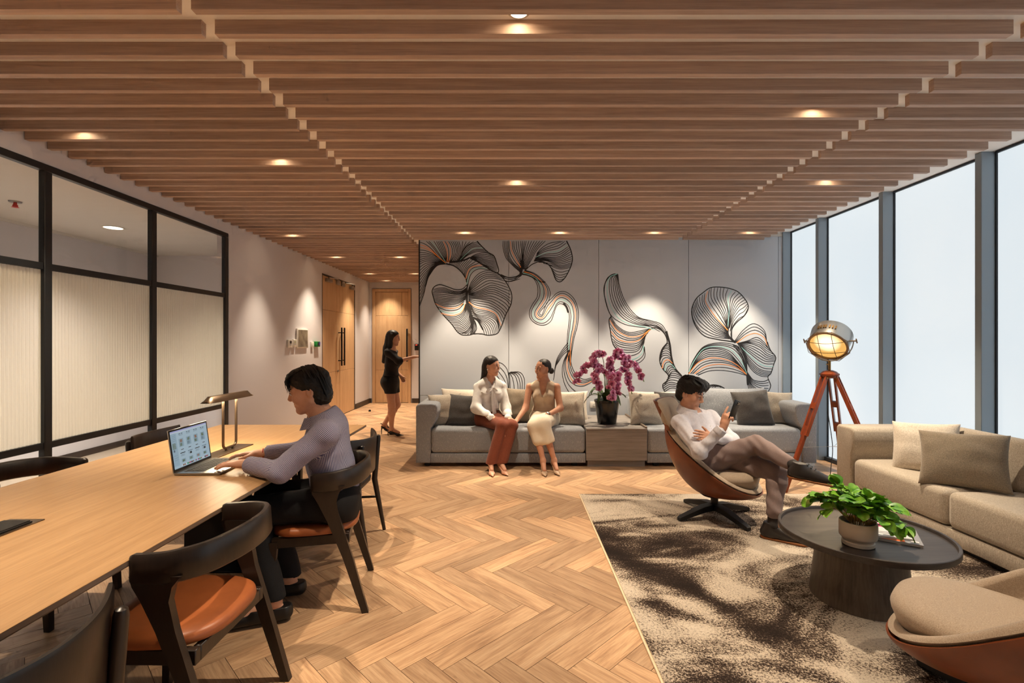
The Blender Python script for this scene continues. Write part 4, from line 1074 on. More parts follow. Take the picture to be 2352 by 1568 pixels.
def window_sofa():
    x0, y0, y1 = 3.02, 1.55, 4.60
    s = empty('sofa', (3.3, (y0 + y1) / 2, 0), 0, 'long beige fabric sofa standing along the windows by the rug', 'sofa')
    oy = (y0 + y1) / 2; ox = 3.3; X0, X1 = x0 - ox, 3.735 - ox
    ya, yb = y0 - oy, y1 - oy
    rbox('base', (X0 + 0.012, ya + 0.2, 0.05), (X1, yb - 0.24, 0.155), 'sofa_beige', s, 0.008, 2)
    mid = 3.43 - oy
    rbox('seat_cushion', (X0, mid + 0.003, 0.158), (X1 - 0.14, yb - 0.232, 0.415), 'sofa_beige', s, 0.05, 5)
    rbox('seat_cushion', (X0, ya + 0.21, 0.158), (X1 - 0.14, mid - 0.003, 0.415), 'sofa_beige', s, 0.05, 5)
    rbox('backrest', (X1 - 0.18, ya + 0.02, 0.16), (X1, yb - 0.02, 0.66), 'sofa_beige', s, 0.05, 4)
    mt = Matrix.Translation((X1 - 0.25, 0, 0.41)) @ Matrix.Rotation(math.radians(12), 4, 'Y')
    for (u, v) in ((mid + 0.55 - 1.05, mid + 0.55), (mid - 1.52, mid - 0.52)):
        mb = MB(); mb.box((-0.02, u, 0.0), (0.14, v, 0.37), 0.05, 4, mt); mb.build('back_cushion', 'sofa_beige', s, ang=60)
    prof = [(0, 0.05), (0, 0.655), (0.02, 0.676), (0.06, 0.682), (0.70, 0.682), (0.715, 0.66), (0.715, 0.05)]
    for (u, v) in ((yb - 0.235, yb), (ya, ya + 0.205)):
        mb = MB()
        pr = [(v, 0.05), (v, 0.66), (v - 0.02, 0.682), (v - 0.19, 0.682), (v - 0.225, 0.67), (v - 0.24, 0.64), (v - 0.238, 0.55), (v - 0.225, 0.48), (v - 0.205, 0.44), (v - 0.20, 0.05)]
        if u < 0: pr = [(u + (v - a), z) for a, z in pr]
        mb.prism(pr, X0 + 0.01, X1, 'X', 0.02, 3); mb.build('arm', 'sofa_beige', s, ang=50)
    for y in (ya + 0.12, yb - 0.12):
        for x in (X0 + 0.09, X1 - 0.09): mb = MB(); mb.box((x - 0.03, y - 0.03, 0), (x + 0.03, y + 0.03, 0.05)); mb.build('foot', 'rubber', s, sm=False)
    mb = MB(); mb.box((X0 + 0.06, ya + 0.22, 0.0), (X0 + 0.075, yb - 0.25, 0.05)); mb.build('plinth', 'rubber', s, sm=False)
window_sofa()

# ---------------------------------------------------------------- cushions
def cushion_mesh(w, h, t, seed, n=18):
    rnd = random.Random(seed)
    V, Q = [], []
    def pt(u, v, s):
        x = w / 2 * u * (1 - 0.075 * (1 - v * v) * u * u); z = h / 2 * v * (1 - 0.075 * (1 - u * u) * v * v)
        e = max(0.0, (1 - abs(u) ** 2.6)) * max(0.0, (1 - abs(v) ** 2.6))
        y = s * t / 2 * e ** 0.42
        nz = mnoise.noise(Vector((u * 2.2 + seed, v * 2.2, s * 3.1))) * 0.016 + mnoise.noise(Vector((u * 5 + seed, v * 5, s))) * 0.006
        return (x + nz * 0.3 * e, y + nz * s * e ** 0.5, z + nz * 0.4 * e)
    g = [math.sin(PI / 2 * (2 * i / n - 1)) for i in range(n + 1)]
    idx = {}
    for s in (1, -1):
        for i in range(n + 1):
            for j in range(n + 1):
                edge = i in (0, n) or j in (0, n)
                key = (i, j, 0 if edge else s)
                if key not in idx: idx[key] = len(V); V.append(pt(g[i], g[j], 0 if edge else s))
        for i in range(n):
            for j in range(n):
                q = [idx.get((a, b, s), idx.get((a, b, 0))) for a, b in ((i, j), (i + 1, j), (i + 1, j + 1), (i, j + 1))]
                Q.append(q if s < 0 else q[::-1])
    return arr_mesh('cushion', V, Q)
CUSH = [0]
def cushion(c, w, h, t, mat, label, lean=15, yaw=0, roll=0, group='cushions on the sofas'):
    CUSH[0] += 1
    o = link('cushion', cushion_mesh(w, h, t, CUSH[0] * 1.37), mat)
    o.location = c
    o.rotation_euler = (Matrix.Rotation(math.radians(yaw), 3, 'Z') @ Matrix.Rotation(math.radians(-lean), 3, 'X') @ Matrix.Rotation(math.radians(roll), 3, 'Y')).to_euler()
    return tag(o, label, 'cushion', group)
# large back cushions of the mural sofas
cushion(P(1086, 932, 6.40), 0.84, 0.46, 0.20, 'cushion_cream', 'wide cream back cushion behind the woman in the white blouse', 16)
cushion(P(1290, 936, 6.40), 0.70, 0.44, 0.20, 'cushion_cream', 'wide cream back cushion behind the woman in beige', 16)
cushion(P(1510, 936, 6.40), 0.72, 0.44, 0.20, 'cushion_cream', 'wide cream back cushion beside the side table, behind the phone man', 16)
cushion(P(1682, 932, 6.40), 0.90, 0.48, 0.20, 'sofa_fabric', 'wide woven back cushion in the middle of the window end sofa', 16)
cushion(P(1022, 941, 6.02), 0.40, 0.40, 0.17, 'cushion_oat', 'light oat cushion leaning on the sofa arm next to the corridor', 20, 8, -3)
cushion(P(1064, 943, 5.98), 0.39, 0.40, 0.17, 'cushion_dark', 'dark brown cushion beside the woman in the white blouse', 22, -4, 4)
cushion(P(1196, 931, 6.16), 0.38, 0.44, 0.17, 'cushion_taupe', 'taupe cushion standing between the two seated women', 16, 10, 3)
cushion(P(1310, 940, 6.02), 0.36, 0.42, 0.17, 'cushion_oat', 'light oat cushion next to the side table, beside the woman in beige', 18, -14, -4)
cushion(P(1483, 939, 6.02), 0.42, 0.42, 0.17, 'cushion_oat', 'light oat cushion on the window end sofa next to the orchid table', 20, 10, 5)
cushion(P(1543, 938, 6.08), 0.42, 0.42, 0.17, 'cushion_dark', 'grey cushion half hidden by the phone man and his chair', 18, 4, 2)
cushion(P(1728, 937, 6.00), 0.44, 0.44, 0.18, 'cushion_dark', 'dark grey cushion in front of the phone, on the window end sofa', 20, -6, -5)
cushion(P(1786, 937, 6.10), 0.36, 0.42, 0.16, 'cushion_oat', 'light oat cushion against the sofa arm next to the windows', 18, -10, 3)
# window sofa
cushion(Vector((3.34, 3.98, 0.590)), 0.44, 0.42, 0.17, 'cushion_cream', 'cream ribbed cushion in the corner of the window sofa', 20, -52, -4)
cushion(Vector((3.235, 3.53, 0.598)), 0.50, 0.41, 0.17, 'cushion_taupe', 'large taupe cushion in the foreground on the window sofa', 24, -48, -3)

# ---------------------------------------------------------------- rug
RX0, RX1, RY0, RY1 = 0.631, 3.25, 0.4, 4.66
def rug():
    r = empty('rug', ((RX0 + RX1) / 2, (RY0 + RY1) / 2, 0), 0, 'mottled brown and cream pile rug under the lounge seats', 'rug')
    hx, hy = (RX1 - RX0) / 2, (RY1 - RY0) / 2
    # woven pattern: dark drifts on a cream ground, kept as a tone per point of the pile
    drifts = [([(1380, 1235), (1450, 1250), (1530, 1262), (1600, 1248), (1680, 1225), (1760, 1200)], 0.17, 1.0), ([(1400, 1275), (1480, 1310), (1560, 1335)], 0.12, 0.9),
              ([(1560, 1340), (1680, 1410), (1800, 1470), (1880, 1510)], 0.07, 0.85), ([(1480, 1390), (1560, 1410), (1650, 1440)], 0.06, 0.8), ([(1620, 1170), (1700, 1165), (1800, 1160), (1900, 1145)], 0.09, 0.7),
              ([(1430, 1450), (1500, 1500), (1600, 1560)], 0.05, 0.5), ([(2150, 1300), (2250, 1300)], 0.18, 0.6), ([(1360, 1205), (1450, 1195), (1600, 1180)], 0.022, 0.8), ([(1440, 1330), (1500, 1370), (1530, 1440)], 0.05, 0.6),
              ([(1425, 1232), (1480, 1228)], 0.035, -0.8), ([(1520, 1268), (1560, 1262)], 0.03, -0.7), ([(1700, 1440), (1900, 1560), (2000, 1640)], 0.06, 0.6), ([(1600, 1500), (1750, 1620)], 0.07, 0.6)]
    nx, ny = 96, 150
    gx, gy = np.meshgrid(np.linspace(-hx + 0.012, hx - 0.012, nx), np.linspace(-hy + 0.012, hy - 0.012, ny), indexing='ij')
    wx, wy_ = gx + (RX0 + RX1) / 2, gy + (RY0 + RY1) / 2; tone = np.zeros_like(gx)
    for pts, w, st in drifts:
        q = np.array([((x - 1176) / (y - 784) * EYE, FPX * EYE / (y - 784)) for x, y in pts]); q = catmull(q, 30)
        d = np.min(np.hypot(wx[..., None] - q[:, 0], wy_[..., None] - q[:, 1]), axis=-1); tone += st * np.exp(-(d / w) ** 2)
    V = np.stack([gx.ravel(), gy.ravel(), np.full(gx.size, 0.011)], 1); I = np.arange(nx * ny).reshape(nx, ny)
    Q = np.stack([I[:-1, :-1], I[1:, :-1], I[1:, 1:], I[:-1, 1:]], -1).reshape(-1, 4)
    me = arr_mesh('pile', V, Q); at = me.attributes.new('tone', 'FLOAT', 'POINT'); at.data.foreach_set('value', np.clip(tone, 0, 1).ravel().astype(np.float32))
    link('pile', me, 'rug_pile', r)
    mb = MB(); mb.box((-hx + 0.012, -hy + 0.012, 0.0005), (hx - 0.012, hy - 0.012, 0.0105)); mb.build('backing', 'rug_edge', r, sm=False)
    mb = MB(); mb.box((-hx, -hy, 0.0004), (-hx + 0.012, hy, 0.008), 0.002, 1); mb.box((hx - 0.012, -hy, 0.0004), (hx, hy, 0.008), 0.002, 1)
    mb.box((-hx + 0.012, hy - 0.012, 0.0004), (hx - 0.012, hy, 0.008), 0.002, 1); mb.box((-hx + 0.012, -hy, 0.0004), (hx - 0.012, -hy + 0.012, 0.008), 0.002, 1); mb.build('border', 'rug_edge', r)
rug()
RZ = 0.011

# ---------------------------------------------------------------- coffee table
CTX, CTY, CTZ, CTR = 1.955, 2.745, 0.398, 0.415
def coffee_table():
    t = empty('coffee_table', (CTX, CTY, RZ), 0, 'round dark wood coffee table with raised rim on a drum pedestal', 'table')
    z = CTZ - RZ
    mb = MB(); mb.lathe([(0.0, z - 0.030), (CTR - 0.018, z - 0.030), (CTR - 0.018, z - 0.016), (0.0, z - 0.016)], n=72); mb.build('top', 'coffee_wood', t, ang=30)
    mb = MB(); prof = [(CTR - 0.0175, z - 0.034), (CTR - 0.003, z - 0.034), (CTR, z - 0.030), (CTR, z - 0.003), (CTR - 0.003, z), (CTR - 0.015, z), (CTR - 0.0175, z - 0.003)]
    rings = [[Vector((r * math.cos(2 * PI * k / 72), r * math.sin(2 * PI * k / 72), q)) for k in range(72)] for r, q in prof]
    mb.loft(rings, loop=True); mb.build('rim', 'coffee_wood', t, ang=40)
    mb = MB(); mb.lathe([(0.0, 0.0), (0.243, 0.0), (0.246, 0.01), (0.205, z - 0.031), (0.0, z - 0.031)], (0.0, 0.02, 0), n=72); mb.build('pedestal', 'coffee_leg_wood', t, ang=30)
coffee_table()
TOPZ = CTZ - 0.016

# ---------------------------------------------------------------- lounge chairs
def lounge_chair(loc, rz, label, headrest=True):
    """swivel chair: leather outer shell, fabric lining, loose seat pad, four-star foot. Faces local +x"""
    c = empty('lounge_chair', loc, rz, label, 'armchair', 'swivel lounge chairs on the rug')
    def rim(phi):
        k = (1 - math.cos(phi)) / 2
        z = 0.245 + 0.475 * k ** 1.2
        rx = 0.36 if math.cos(phi) > 0 else 0.40
        x = rx * math.cos(phi); y = 0.375 * math.sin(phi) * (1 - 0.10 * k)
        return x, y, z
    def surf(phi, s, off):
        x, y, z = rim(phi); z0 = 0.175 + off * 0.9
        r0 = 0.05
        q = math.sin(s * PI / 2) ** 0.85; zz = (1 - math.cos(s * PI / 2)) ** 0.80
        n = math.hypot(x, y); ux, uy = x / n, y / n
        r = r0 + (n - off - r0) * q
        return Vector((ux * r, uy * r, z0 + (z - z0) * zz))
    NP, NS = 64, 16
    ph = [2 * PI * k / NP for k in range(NP)]
    mb = MB(); rings = [[surf(p, s / NS, 0.0) for p in ph] for s in range(0, NS + 1)]
    rings += [[surf(p, 1.0, 0.008) + Vector((0, 0, 0.002)) for p in ph]]
    rings += [[surf(p, s / NS, 0.012) for p in ph] for s in range(NS - 1, -1, -1)]
    mb.loft(rings); mb.build('shell', 'shell_leather', c, ang=60)
    # lining with a padded roll along the rim
    mb = MB(); rings = []
    for s in range(0, NS + 1): rings.append([surf(p, s / NS, 0.030) for p in ph])
    for a in range(1, 9):
        an = PI * a / 9
        rr = []
        for p in ph:
            e = surf(p, 1.0, 0.0); n = Vector((e.x, e.y, 0)).normalized()
            rr.append(e + n * (-0.038 + 0.033 * math.cos(an)) + Vector((0, 0, 0.004 + 0.034 * math.sin(an))))
        rings.append(rr)
    for s in range(NS - 1, -1, -1): rings.append([surf(p, s / NS, 0.066) for p in ph])
    mb.loft(rings); mb.build('lining', 'chair_fabric', c, ang=60)
    # seat pad
    def pad(s, z, fx=0.335):
        return [Vector((fx - 0.295 * s + 0.295 * s * (abs(math.cos(a)) ** 0.8) * (1 if math.cos(a) > 0 else -1), 0.275 * s * (abs(math.sin(a)) ** 0.8) * (1 if math.sin(a) > 0 else -1), z + 0.015 * math.cos(a) * s)) for a in [2 * PI * k / 64 for k in range(64)]]
    mb = MB(); mb.loft([pad(0.45, 0.26, 0.30), pad(0.74, 0.295, 0.325), pad(0.97, 0.345, 0.340), pad(1.0, 0.362, 0.342), pad(0.975, 0.386, 0.333), pad(0.9, 0.403, 0.312), pad(0.78, 0.412, 0.28), pad(0.55, 0.417, 0.215), pad(0.3, 0.418, 0.14), pad(0.05, 0.418, 0.07)]); mb.build('seat_cushion', 'chair_fabric', c, ang=70)
    if headrest:
        mb = MB(); rings = []
        for k in range(17):
            u = k / 16 * 2 - 1; y = 0.235 * u; x = -0.375 + 0.035 * u * u; e = (1 - abs(u) ** 4) ** 0.5 if abs(u) < 1 else 0.05
            t = Vector((0.07 * u, 0.235, 0)).normalized(); n = Vector((t.y, -t.x, 0)); e = max(e, 0.15)
            cz = 0.82
            rings.append([Vector((x, y, cz)) + n * (0.050 * e * math.cos(a)) + Vector((-0.10 * math.sin(a) * 0.55, 0, 0.125 * (0.75 + 0.25 * e) * (abs(math.sin(a)) ** 0.7) * (1 if math.sin(a) > 0 else -1))) for a in [2 * PI * j / 20 for j in range(20)]])
        mb.loft(rings); h = mb.build('headrest', 'chair_fabric', c, ang=70)
        mb = MB(); rings = []
        for k in range(17):
            u = k / 16 * 2 - 1; y = 0.232 * u; x = -0.375 + 0.035 * u * u
            t = Vector((0.07 * u, 0.235, 0)).normalized(); n = Vector((t.y, -t.x, 0))
            e = max((1 - abs(u) ** 4) ** 0.5 if abs(u) < 1 else 0.1, 0.15)
            rings.append([Vector((x, y, 0.82)) + n * (-(0.040 if a < 2 else 0.053) * e) + Vector((-0.055 * b, 0, 0.118 * b)) for a, b in ((0, -1), (0, 1), (2, 1), (2, -1))])
        mb.loft(rings); mb.build('headrest_back', 'shell_leather', h, ang=60)
    mb = MB(); mb.cyl((0, 0, 0.05), (0, 0, 0.20), 0.03, n=16); mb.lathe([(0.0, 0.16), (0.10, 0.17), (0.12, 0.185), (0.0, 0.19)], n=24); mb.build('column', 'black_metal', c)
    for k in range(4):
        a = PI / 4 + k * PI / 2 + 0.16
        d = Vector((math.cos(a), math.sin(a), 0)); n = Vector((-d.y, d.x, 0))
        mb = MB(); mb.loft([[d * r + n * (w * q) + Vector((0, 0, z)) for q, z in ((-1, z0), (1, z0), (1, z1), (-1, z1))] for r, w, z0, z1 in ((0.0, 0.035, 0.055, 0.105), (0.12, 0.034, 0.05, 0.095), (0.345, 0.022, 0.006, 0.035), (0.36, 0.018, 0.004, 0.026))])
        mb.build('foot', 'black_metal', c, ang=30)
    return c
lounge_chair((1.675, 4.07, RZ), math.radians(-34), 'brown leather swivel lounge chair the man with the phone sits in')
lounge_chair((1.85, 1.84, RZ), math.radians(130), 'empty lounge chair cut off at the bottom right picture corner')

# ---------------------------------------------------------------- tripod floor lamp
def floor_lamp():
    bx, by = 3.13, 4.85
    l = empty('floor_lamp', (bx, by, 0), 0, 'studio style floor lamp with caged steel drum on a reddish wood tripod', 'lamp')
    top = Vector((0, 0, 1.115))
    feet = [Vector((-0.51, -0.12, 0)), Vector((0.34, 0.29, 0)), Vector((0.33, -0.36, 0))]
    for f in feet:
        d = (f - Vector((0, 0, 0))).normalized(); n = Vector((-d.y, d.x, 0))
        a0 = top + d * 0.055; b0 = f + Vector((0, 0, 0.004))
        leg = None
        mb = MB()
        ax = (b0 - a0); up = d
        def bar(p0, p1, w, th, off):
            q = (p1 - p0).normalized(); o = q.cross(n).normalized()
            mb.loft([[p + n * (off + sx * w) + o * (sy * th) for sx, sy in ((-1, -1), (1, -1), (1, 1), (-1, 1))] for p in (p0, p1)])
        # two side rails above, joined by blocks, one board below
        m1 = a0.lerp(b0, 0.50)
        bar(a0, a0.lerp(b0, 0.52), 0.008, 0.017, 0.026); bar(a0, a0.lerp(b0, 0.52), 0.008, 0.017, -0.026)
        for t in (0.24, 0.47): bar(a0.lerp(b0, t), a0.lerp(b0, t + 0.05), 0.019, 0.015, 0)
        bar(a0.lerp(b0, 0.44), b0, 0.0185, 0.016, 0)
        mb.build('leg', 'tripod_wood', l, ang=30)
        mb = MB(); mb.tube([a0 + n * 0.04 + ax * 0.02, a0 - n * 0.04 + ax * 0.02], 0.008, 10); mb.build('hinge_bolt', 'brass', l)
    mb = MB(); mb.lathe([(0.0, 1.09), (0.06, 1.09), (0.075, 1.10), (0.078, 1.115), (0.085, 1.12), (0.085, 1.135), (0.075, 1.14), (0.06, 1.155), (0.03, 1.168), (0.0, 1.17)], n=32); mb.build('tripod_head', 'tripod_wood', l)
    mb = MB(); mb.cyl((0, 0, 1.165), (0, 0, 1.265), 0.012, n=14); mb.cyl((-0.03, 0, 1.225), (0, 0, 1.225), 0.006, n=8); mb.build('stem', 'brass', l)
    n = Vector((-0.56, -0.50, -0.62)).normalized()            # lamp points down at the lounge
    side = n.cross(Vector((0, 0, 1))).normalized(); up = side.cross(n).normalized()
    C = Vector((0.0, 0.0, 1.455)); R = 0.168
    def disc(r, t, k=40): return [C + n * t + (side * math.cos(2 * PI * i / k) + up * math.sin(2 * PI * i / k)) * r for i in range(k)]
    mb = MB(); mb.loft([disc(0.002, -0.125), disc(0.10, -0.125), disc(0.15, -0.118), disc(R + 0.012, -0.10), disc(R + 0.014, -0.095), disc(R, 0.075), disc(R - 0.012, 0.075), disc(R - 0.012, -0.06), disc(0.002, -0.09)]); h = mb.build('drum', 'steel', l, ang=35)
    mb = MB(); mb.loft([disc(R + 0.004, 0.070), disc(R + 0.008, 0.078), disc(R + 0.004, 0.086), disc(R - 0.012, 0.086), disc(R - 0.014, 0.07)], cap=False, loop=True); mb.build('front_ring', 'bronze', l)
    mb = MB(); mb.loft([disc(0.002, 0.078), disc(0.08, 0.077), disc(R - 0.014, 0.068), disc(R - 0.014, 0.066), disc(0.002, 0.066)]); mb.build('lens', 'lamp_glass', l)
    for i in range(7):
        a = PI / 2 + (i - 3) * 0.14 + (0.04 if i != 3 else 0)
        dd = side * math.cos(a) + up * math.sin(a); tt = side * -math.sin(a) + up * math.cos(a)
        mb = MB(); q = C + dd * (R + 0.004)
        mb.loft([[q + n * t + tt * (s * 0.006) + dd * o for t, s in ((-0.03, -1), (-0.03, 1), (0.01, 1), (0.01, -1))] for o in (0.004, 0.012)]); mb.build('vent_slot', 'brass', l)
    # wire cage in front
    def arc(o, vert):
        pts = []
        for k in range(13):
            u = (k / 12 * 2 - 1); w = math.sqrt(max(0.0, 1 - (o / 0.175) ** 2)) * 0.178
            b = 0.115 - 0.028 * u * u - 0.05 * max(0, abs(u) - 0.9) * 4
            p = C + n * b + ((side * o + up * u * w) if vert else (up * o + side * u * w)); pts.append(p)
        return pts
    for o, v in ((-0.06, True), (0.06, True), (-0.06, False), (0.06, False)):
        mb = MB(); mb.tube(arc(o, v), 0.0028, 6); mb.build('cage_wire', 'bronze', l)
    mb = MB(); mb.tube([C + n * 0.09 + (side * math.cos(2 * PI * i / 8 + 0.4) + up * math.sin(2 * PI * i / 8 + 0.4)) * 0.192 for i in range(8)], 0.0028, 6, loop=True); mb.build('cage_wire', 'bronze', l)
    # yoke
    yk = [C + side * (0.20 * math.cos(a)) + Vector((0, 0, -1)) * (0.195 * math.sin(a)) + n * 0.0 for a in [PI * i / 24 for i in range(25)]]
    mb = MB(); mb.tube(yk, 0.006, 8); mb.build('yoke', 'steel', l)
    for s_ in (-1, 1):
        mb = MB(); mb.tube([C + side * s_ * 0.165, C + side * s_ * 0.225], 0.007, 8); mb.tube([C + side * s_ * 0.225 - up * 0.025, C + side * s_ * 0.225 + up * 0.025], 0.006, 8); mb.build('wing_knob', 'bronze', l)
    # spreader wires and cord
    hub = Vector((0.03, -0.02, 0.42)); mb = MB()
    for f in feet: mb.tube([hub, top.lerp(f, 0.62)], 0.0022, 6)
    mb.build('spreader_wire', 'steel', l)
    mb = MB(); mb.tube([tuple(x) for x in catmull([(0.0, 0.02, 1.10), (0.0, 0.03, 0.8), (0.03, 0.0, 0.42), (0.0, -0.02, 0.2), (-0.02, -0.05, 0.02), (0.05, -0.14, 0.008), (0.16, -0.28, 0.008), (0.10, -0.33, 0.008)], 40)], 0.0035, 6); mb.build('cord', 'rubber', l)
    L = bpy.data.lights.new('floor_lamp_light', 'SPOT'); L.energy = 12; L.color = (1, 0.72, 0.38); L.spot_size = 1.6; L.spot_blend = 0.6; L.shadow_soft_size = 0.12
    o = bpy.data.objects.new('floor_lamp_light', L); COL.objects.link(o); o.location = Vector((bx, by, 0)) + C + n * 0.125
    o.rotation_euler = n.to_track_quat('-Z', 'Y').to_euler()
def lamp_glass():
    m = bpy.data.materials.new('lamp_glass'); m.use_nodes = True; nt = m.node_tree; nt.nodes.clear(); M['lamp_glass'] = m
    o = nt.nodes.new('ShaderNodeOutputMaterial'); e = nt.nodes.new('ShaderNodeEmission'); tc = nt.nodes.new('ShaderNodeTexCoord')
    gr = nt.nodes.new('ShaderNodeVectorMath'); gr.operation = 'DISTANCE'; gr.inputs[1].default_value = (-0.03, -0.03, 1.47)
    nt.links.new(tc.outputs['Object'], gr.inputs[0])
    r = nt.nodes.new('ShaderNodeValToRGB'); r.color_ramp.elements[0].position = 0.03; r.color_ramp.elements[0].color = (3.2, 2.6, 1.7, 1)
    r.color_ramp.elements[1].position = 0.13; r.color_ramp.elements[1].color = (0.95, 0.50, 0.13, 1)
    nt.links.new(gr.outputs['Value'], r.inputs[0]); nt.links.new(r.outputs[0], e.inputs[0]); nt.links.new(e.outputs[0], o.inputs[0]); m.cycles.emission_sampling = 'NONE'
lamp_glass()
floor_lamp()

# ---------------------------------------------------------------- small wall fittings
def wall_box(name, yc, zc, w, h, t, mat, label, cat, parts=()):
    d = empty(name, (XL, yc, zc), 0, label, cat)
    mb = MB(); mb.box((0.0005, -w / 2, -h / 2), (t, w / 2, h / 2), 0.004, 2); mb.build('case', mat, d)
    for nm, y0, z0, y1, z1, mt in parts:
        mb = MB(); mb.box((t - 0.001, y0, z0), (t + 0.003, y1, z1), 0.001, 1); mb.build(nm, mt, d)
    return d
def wy(x): return -XL * FPX / (1176 - x)
def wz(x, y): return EYE - (y - 784) * wy(x) / FPX
wall_box('thermostat', wy(663), wz(663, 789), 0.14, 0.12, 0.03, 'white_plastic', 'white wall controller with dark display, first of the row', 'thermostat', (('display', -0.03, 0.0, 0.035, 0.045, 'screen_dark'), ('buttons', -0.035, -0.022, 0.035, -0.012, 'alu_frame')))
wall_box('thermostat', wy(673.5), wz(673.5, 788), 0.11, 0.12, 0.03, 'white_plastic', 'white wall controller with pale display, next to the access panel', 'thermostat', (('display', -0.03, 0.0, 0.03, 0.045, 'scr_olive_flat'), ('buttons', -0.03, -0.022, 0.03, -0.012, 'alu_frame')))
wall_box('access_panel', wy(692), wz(692, 777), 0.40, 0.31, 0.026, 'white_plastic', 'framed smoky panel on the white wall by the double doors', 'panel', (('smoky_cover', -0.17, -0.135, 0.18, 0.135, 'smoky'),))
wall_box('door_release', wy(715), wz(715, 791), 0.09, 0.09, 0.03, 'white_plastic', 'small white push plate next to the green break-glass box', 'switch', (('button', -0.02, -0.03, 0.02, 0.03, 'grey_paint'),))
wall_box('break_glass', wy(724.5), wz(724.5, 790), 0.17, 0.09, 0.05, 'green_plastic', 'green emergency break-glass box beside the double doors', 'alarm', (('glass', -0.03, -0.025, 0.03, 0.03, 'black_metal'), ('sticker', 0.035, -0.02, 0.08, 0.035, 'blue_plastic')))
cr = empty('card_reader', P(957, 797, YE), 0, 'small black card reader with red light by the end door', 'card reader')
mb = MB(); mb.box((-0.045, -0.03, -0.075), (0.045, -0.001, 0.075), 0.006, 2); mb.build('case', 'black_metal', cr)
mb = MB(); mb.box((-0.02, -0.033, 0.045), (0.02, -0.029, 0.06)); mb.build('indicator', 'red_led', cr)
so = empty('wall_socket', P(1365, 929, YM), 0, 'white socket on the mural wall behind the orchid pot', 'socket')
mb = MB(); mb.box((-0.06, -0.012, -0.045), (0.06, -0.0005, 0.045), 0.004, 2); mb.build('plate', 'white_plastic', so)
mb = MB(); mb.box((-0.02, -0.016, -0.02), (0.02, -0.011, 0.02), 0.002, 1); mb.build('insert', 'grey_paint', so)
ds = empty('door_stop', (-2.95, 10.2, 0), 0, 'small black door stop on the corridor floor', 'door stop')
mb = MB(); mb.lathe([(0.0, 0), (0.025, 0), (0.026, 0.015), (0.02, 0.035), (0.0, 0.037)], n=16); mb.build('cap', 'rubber', ds)
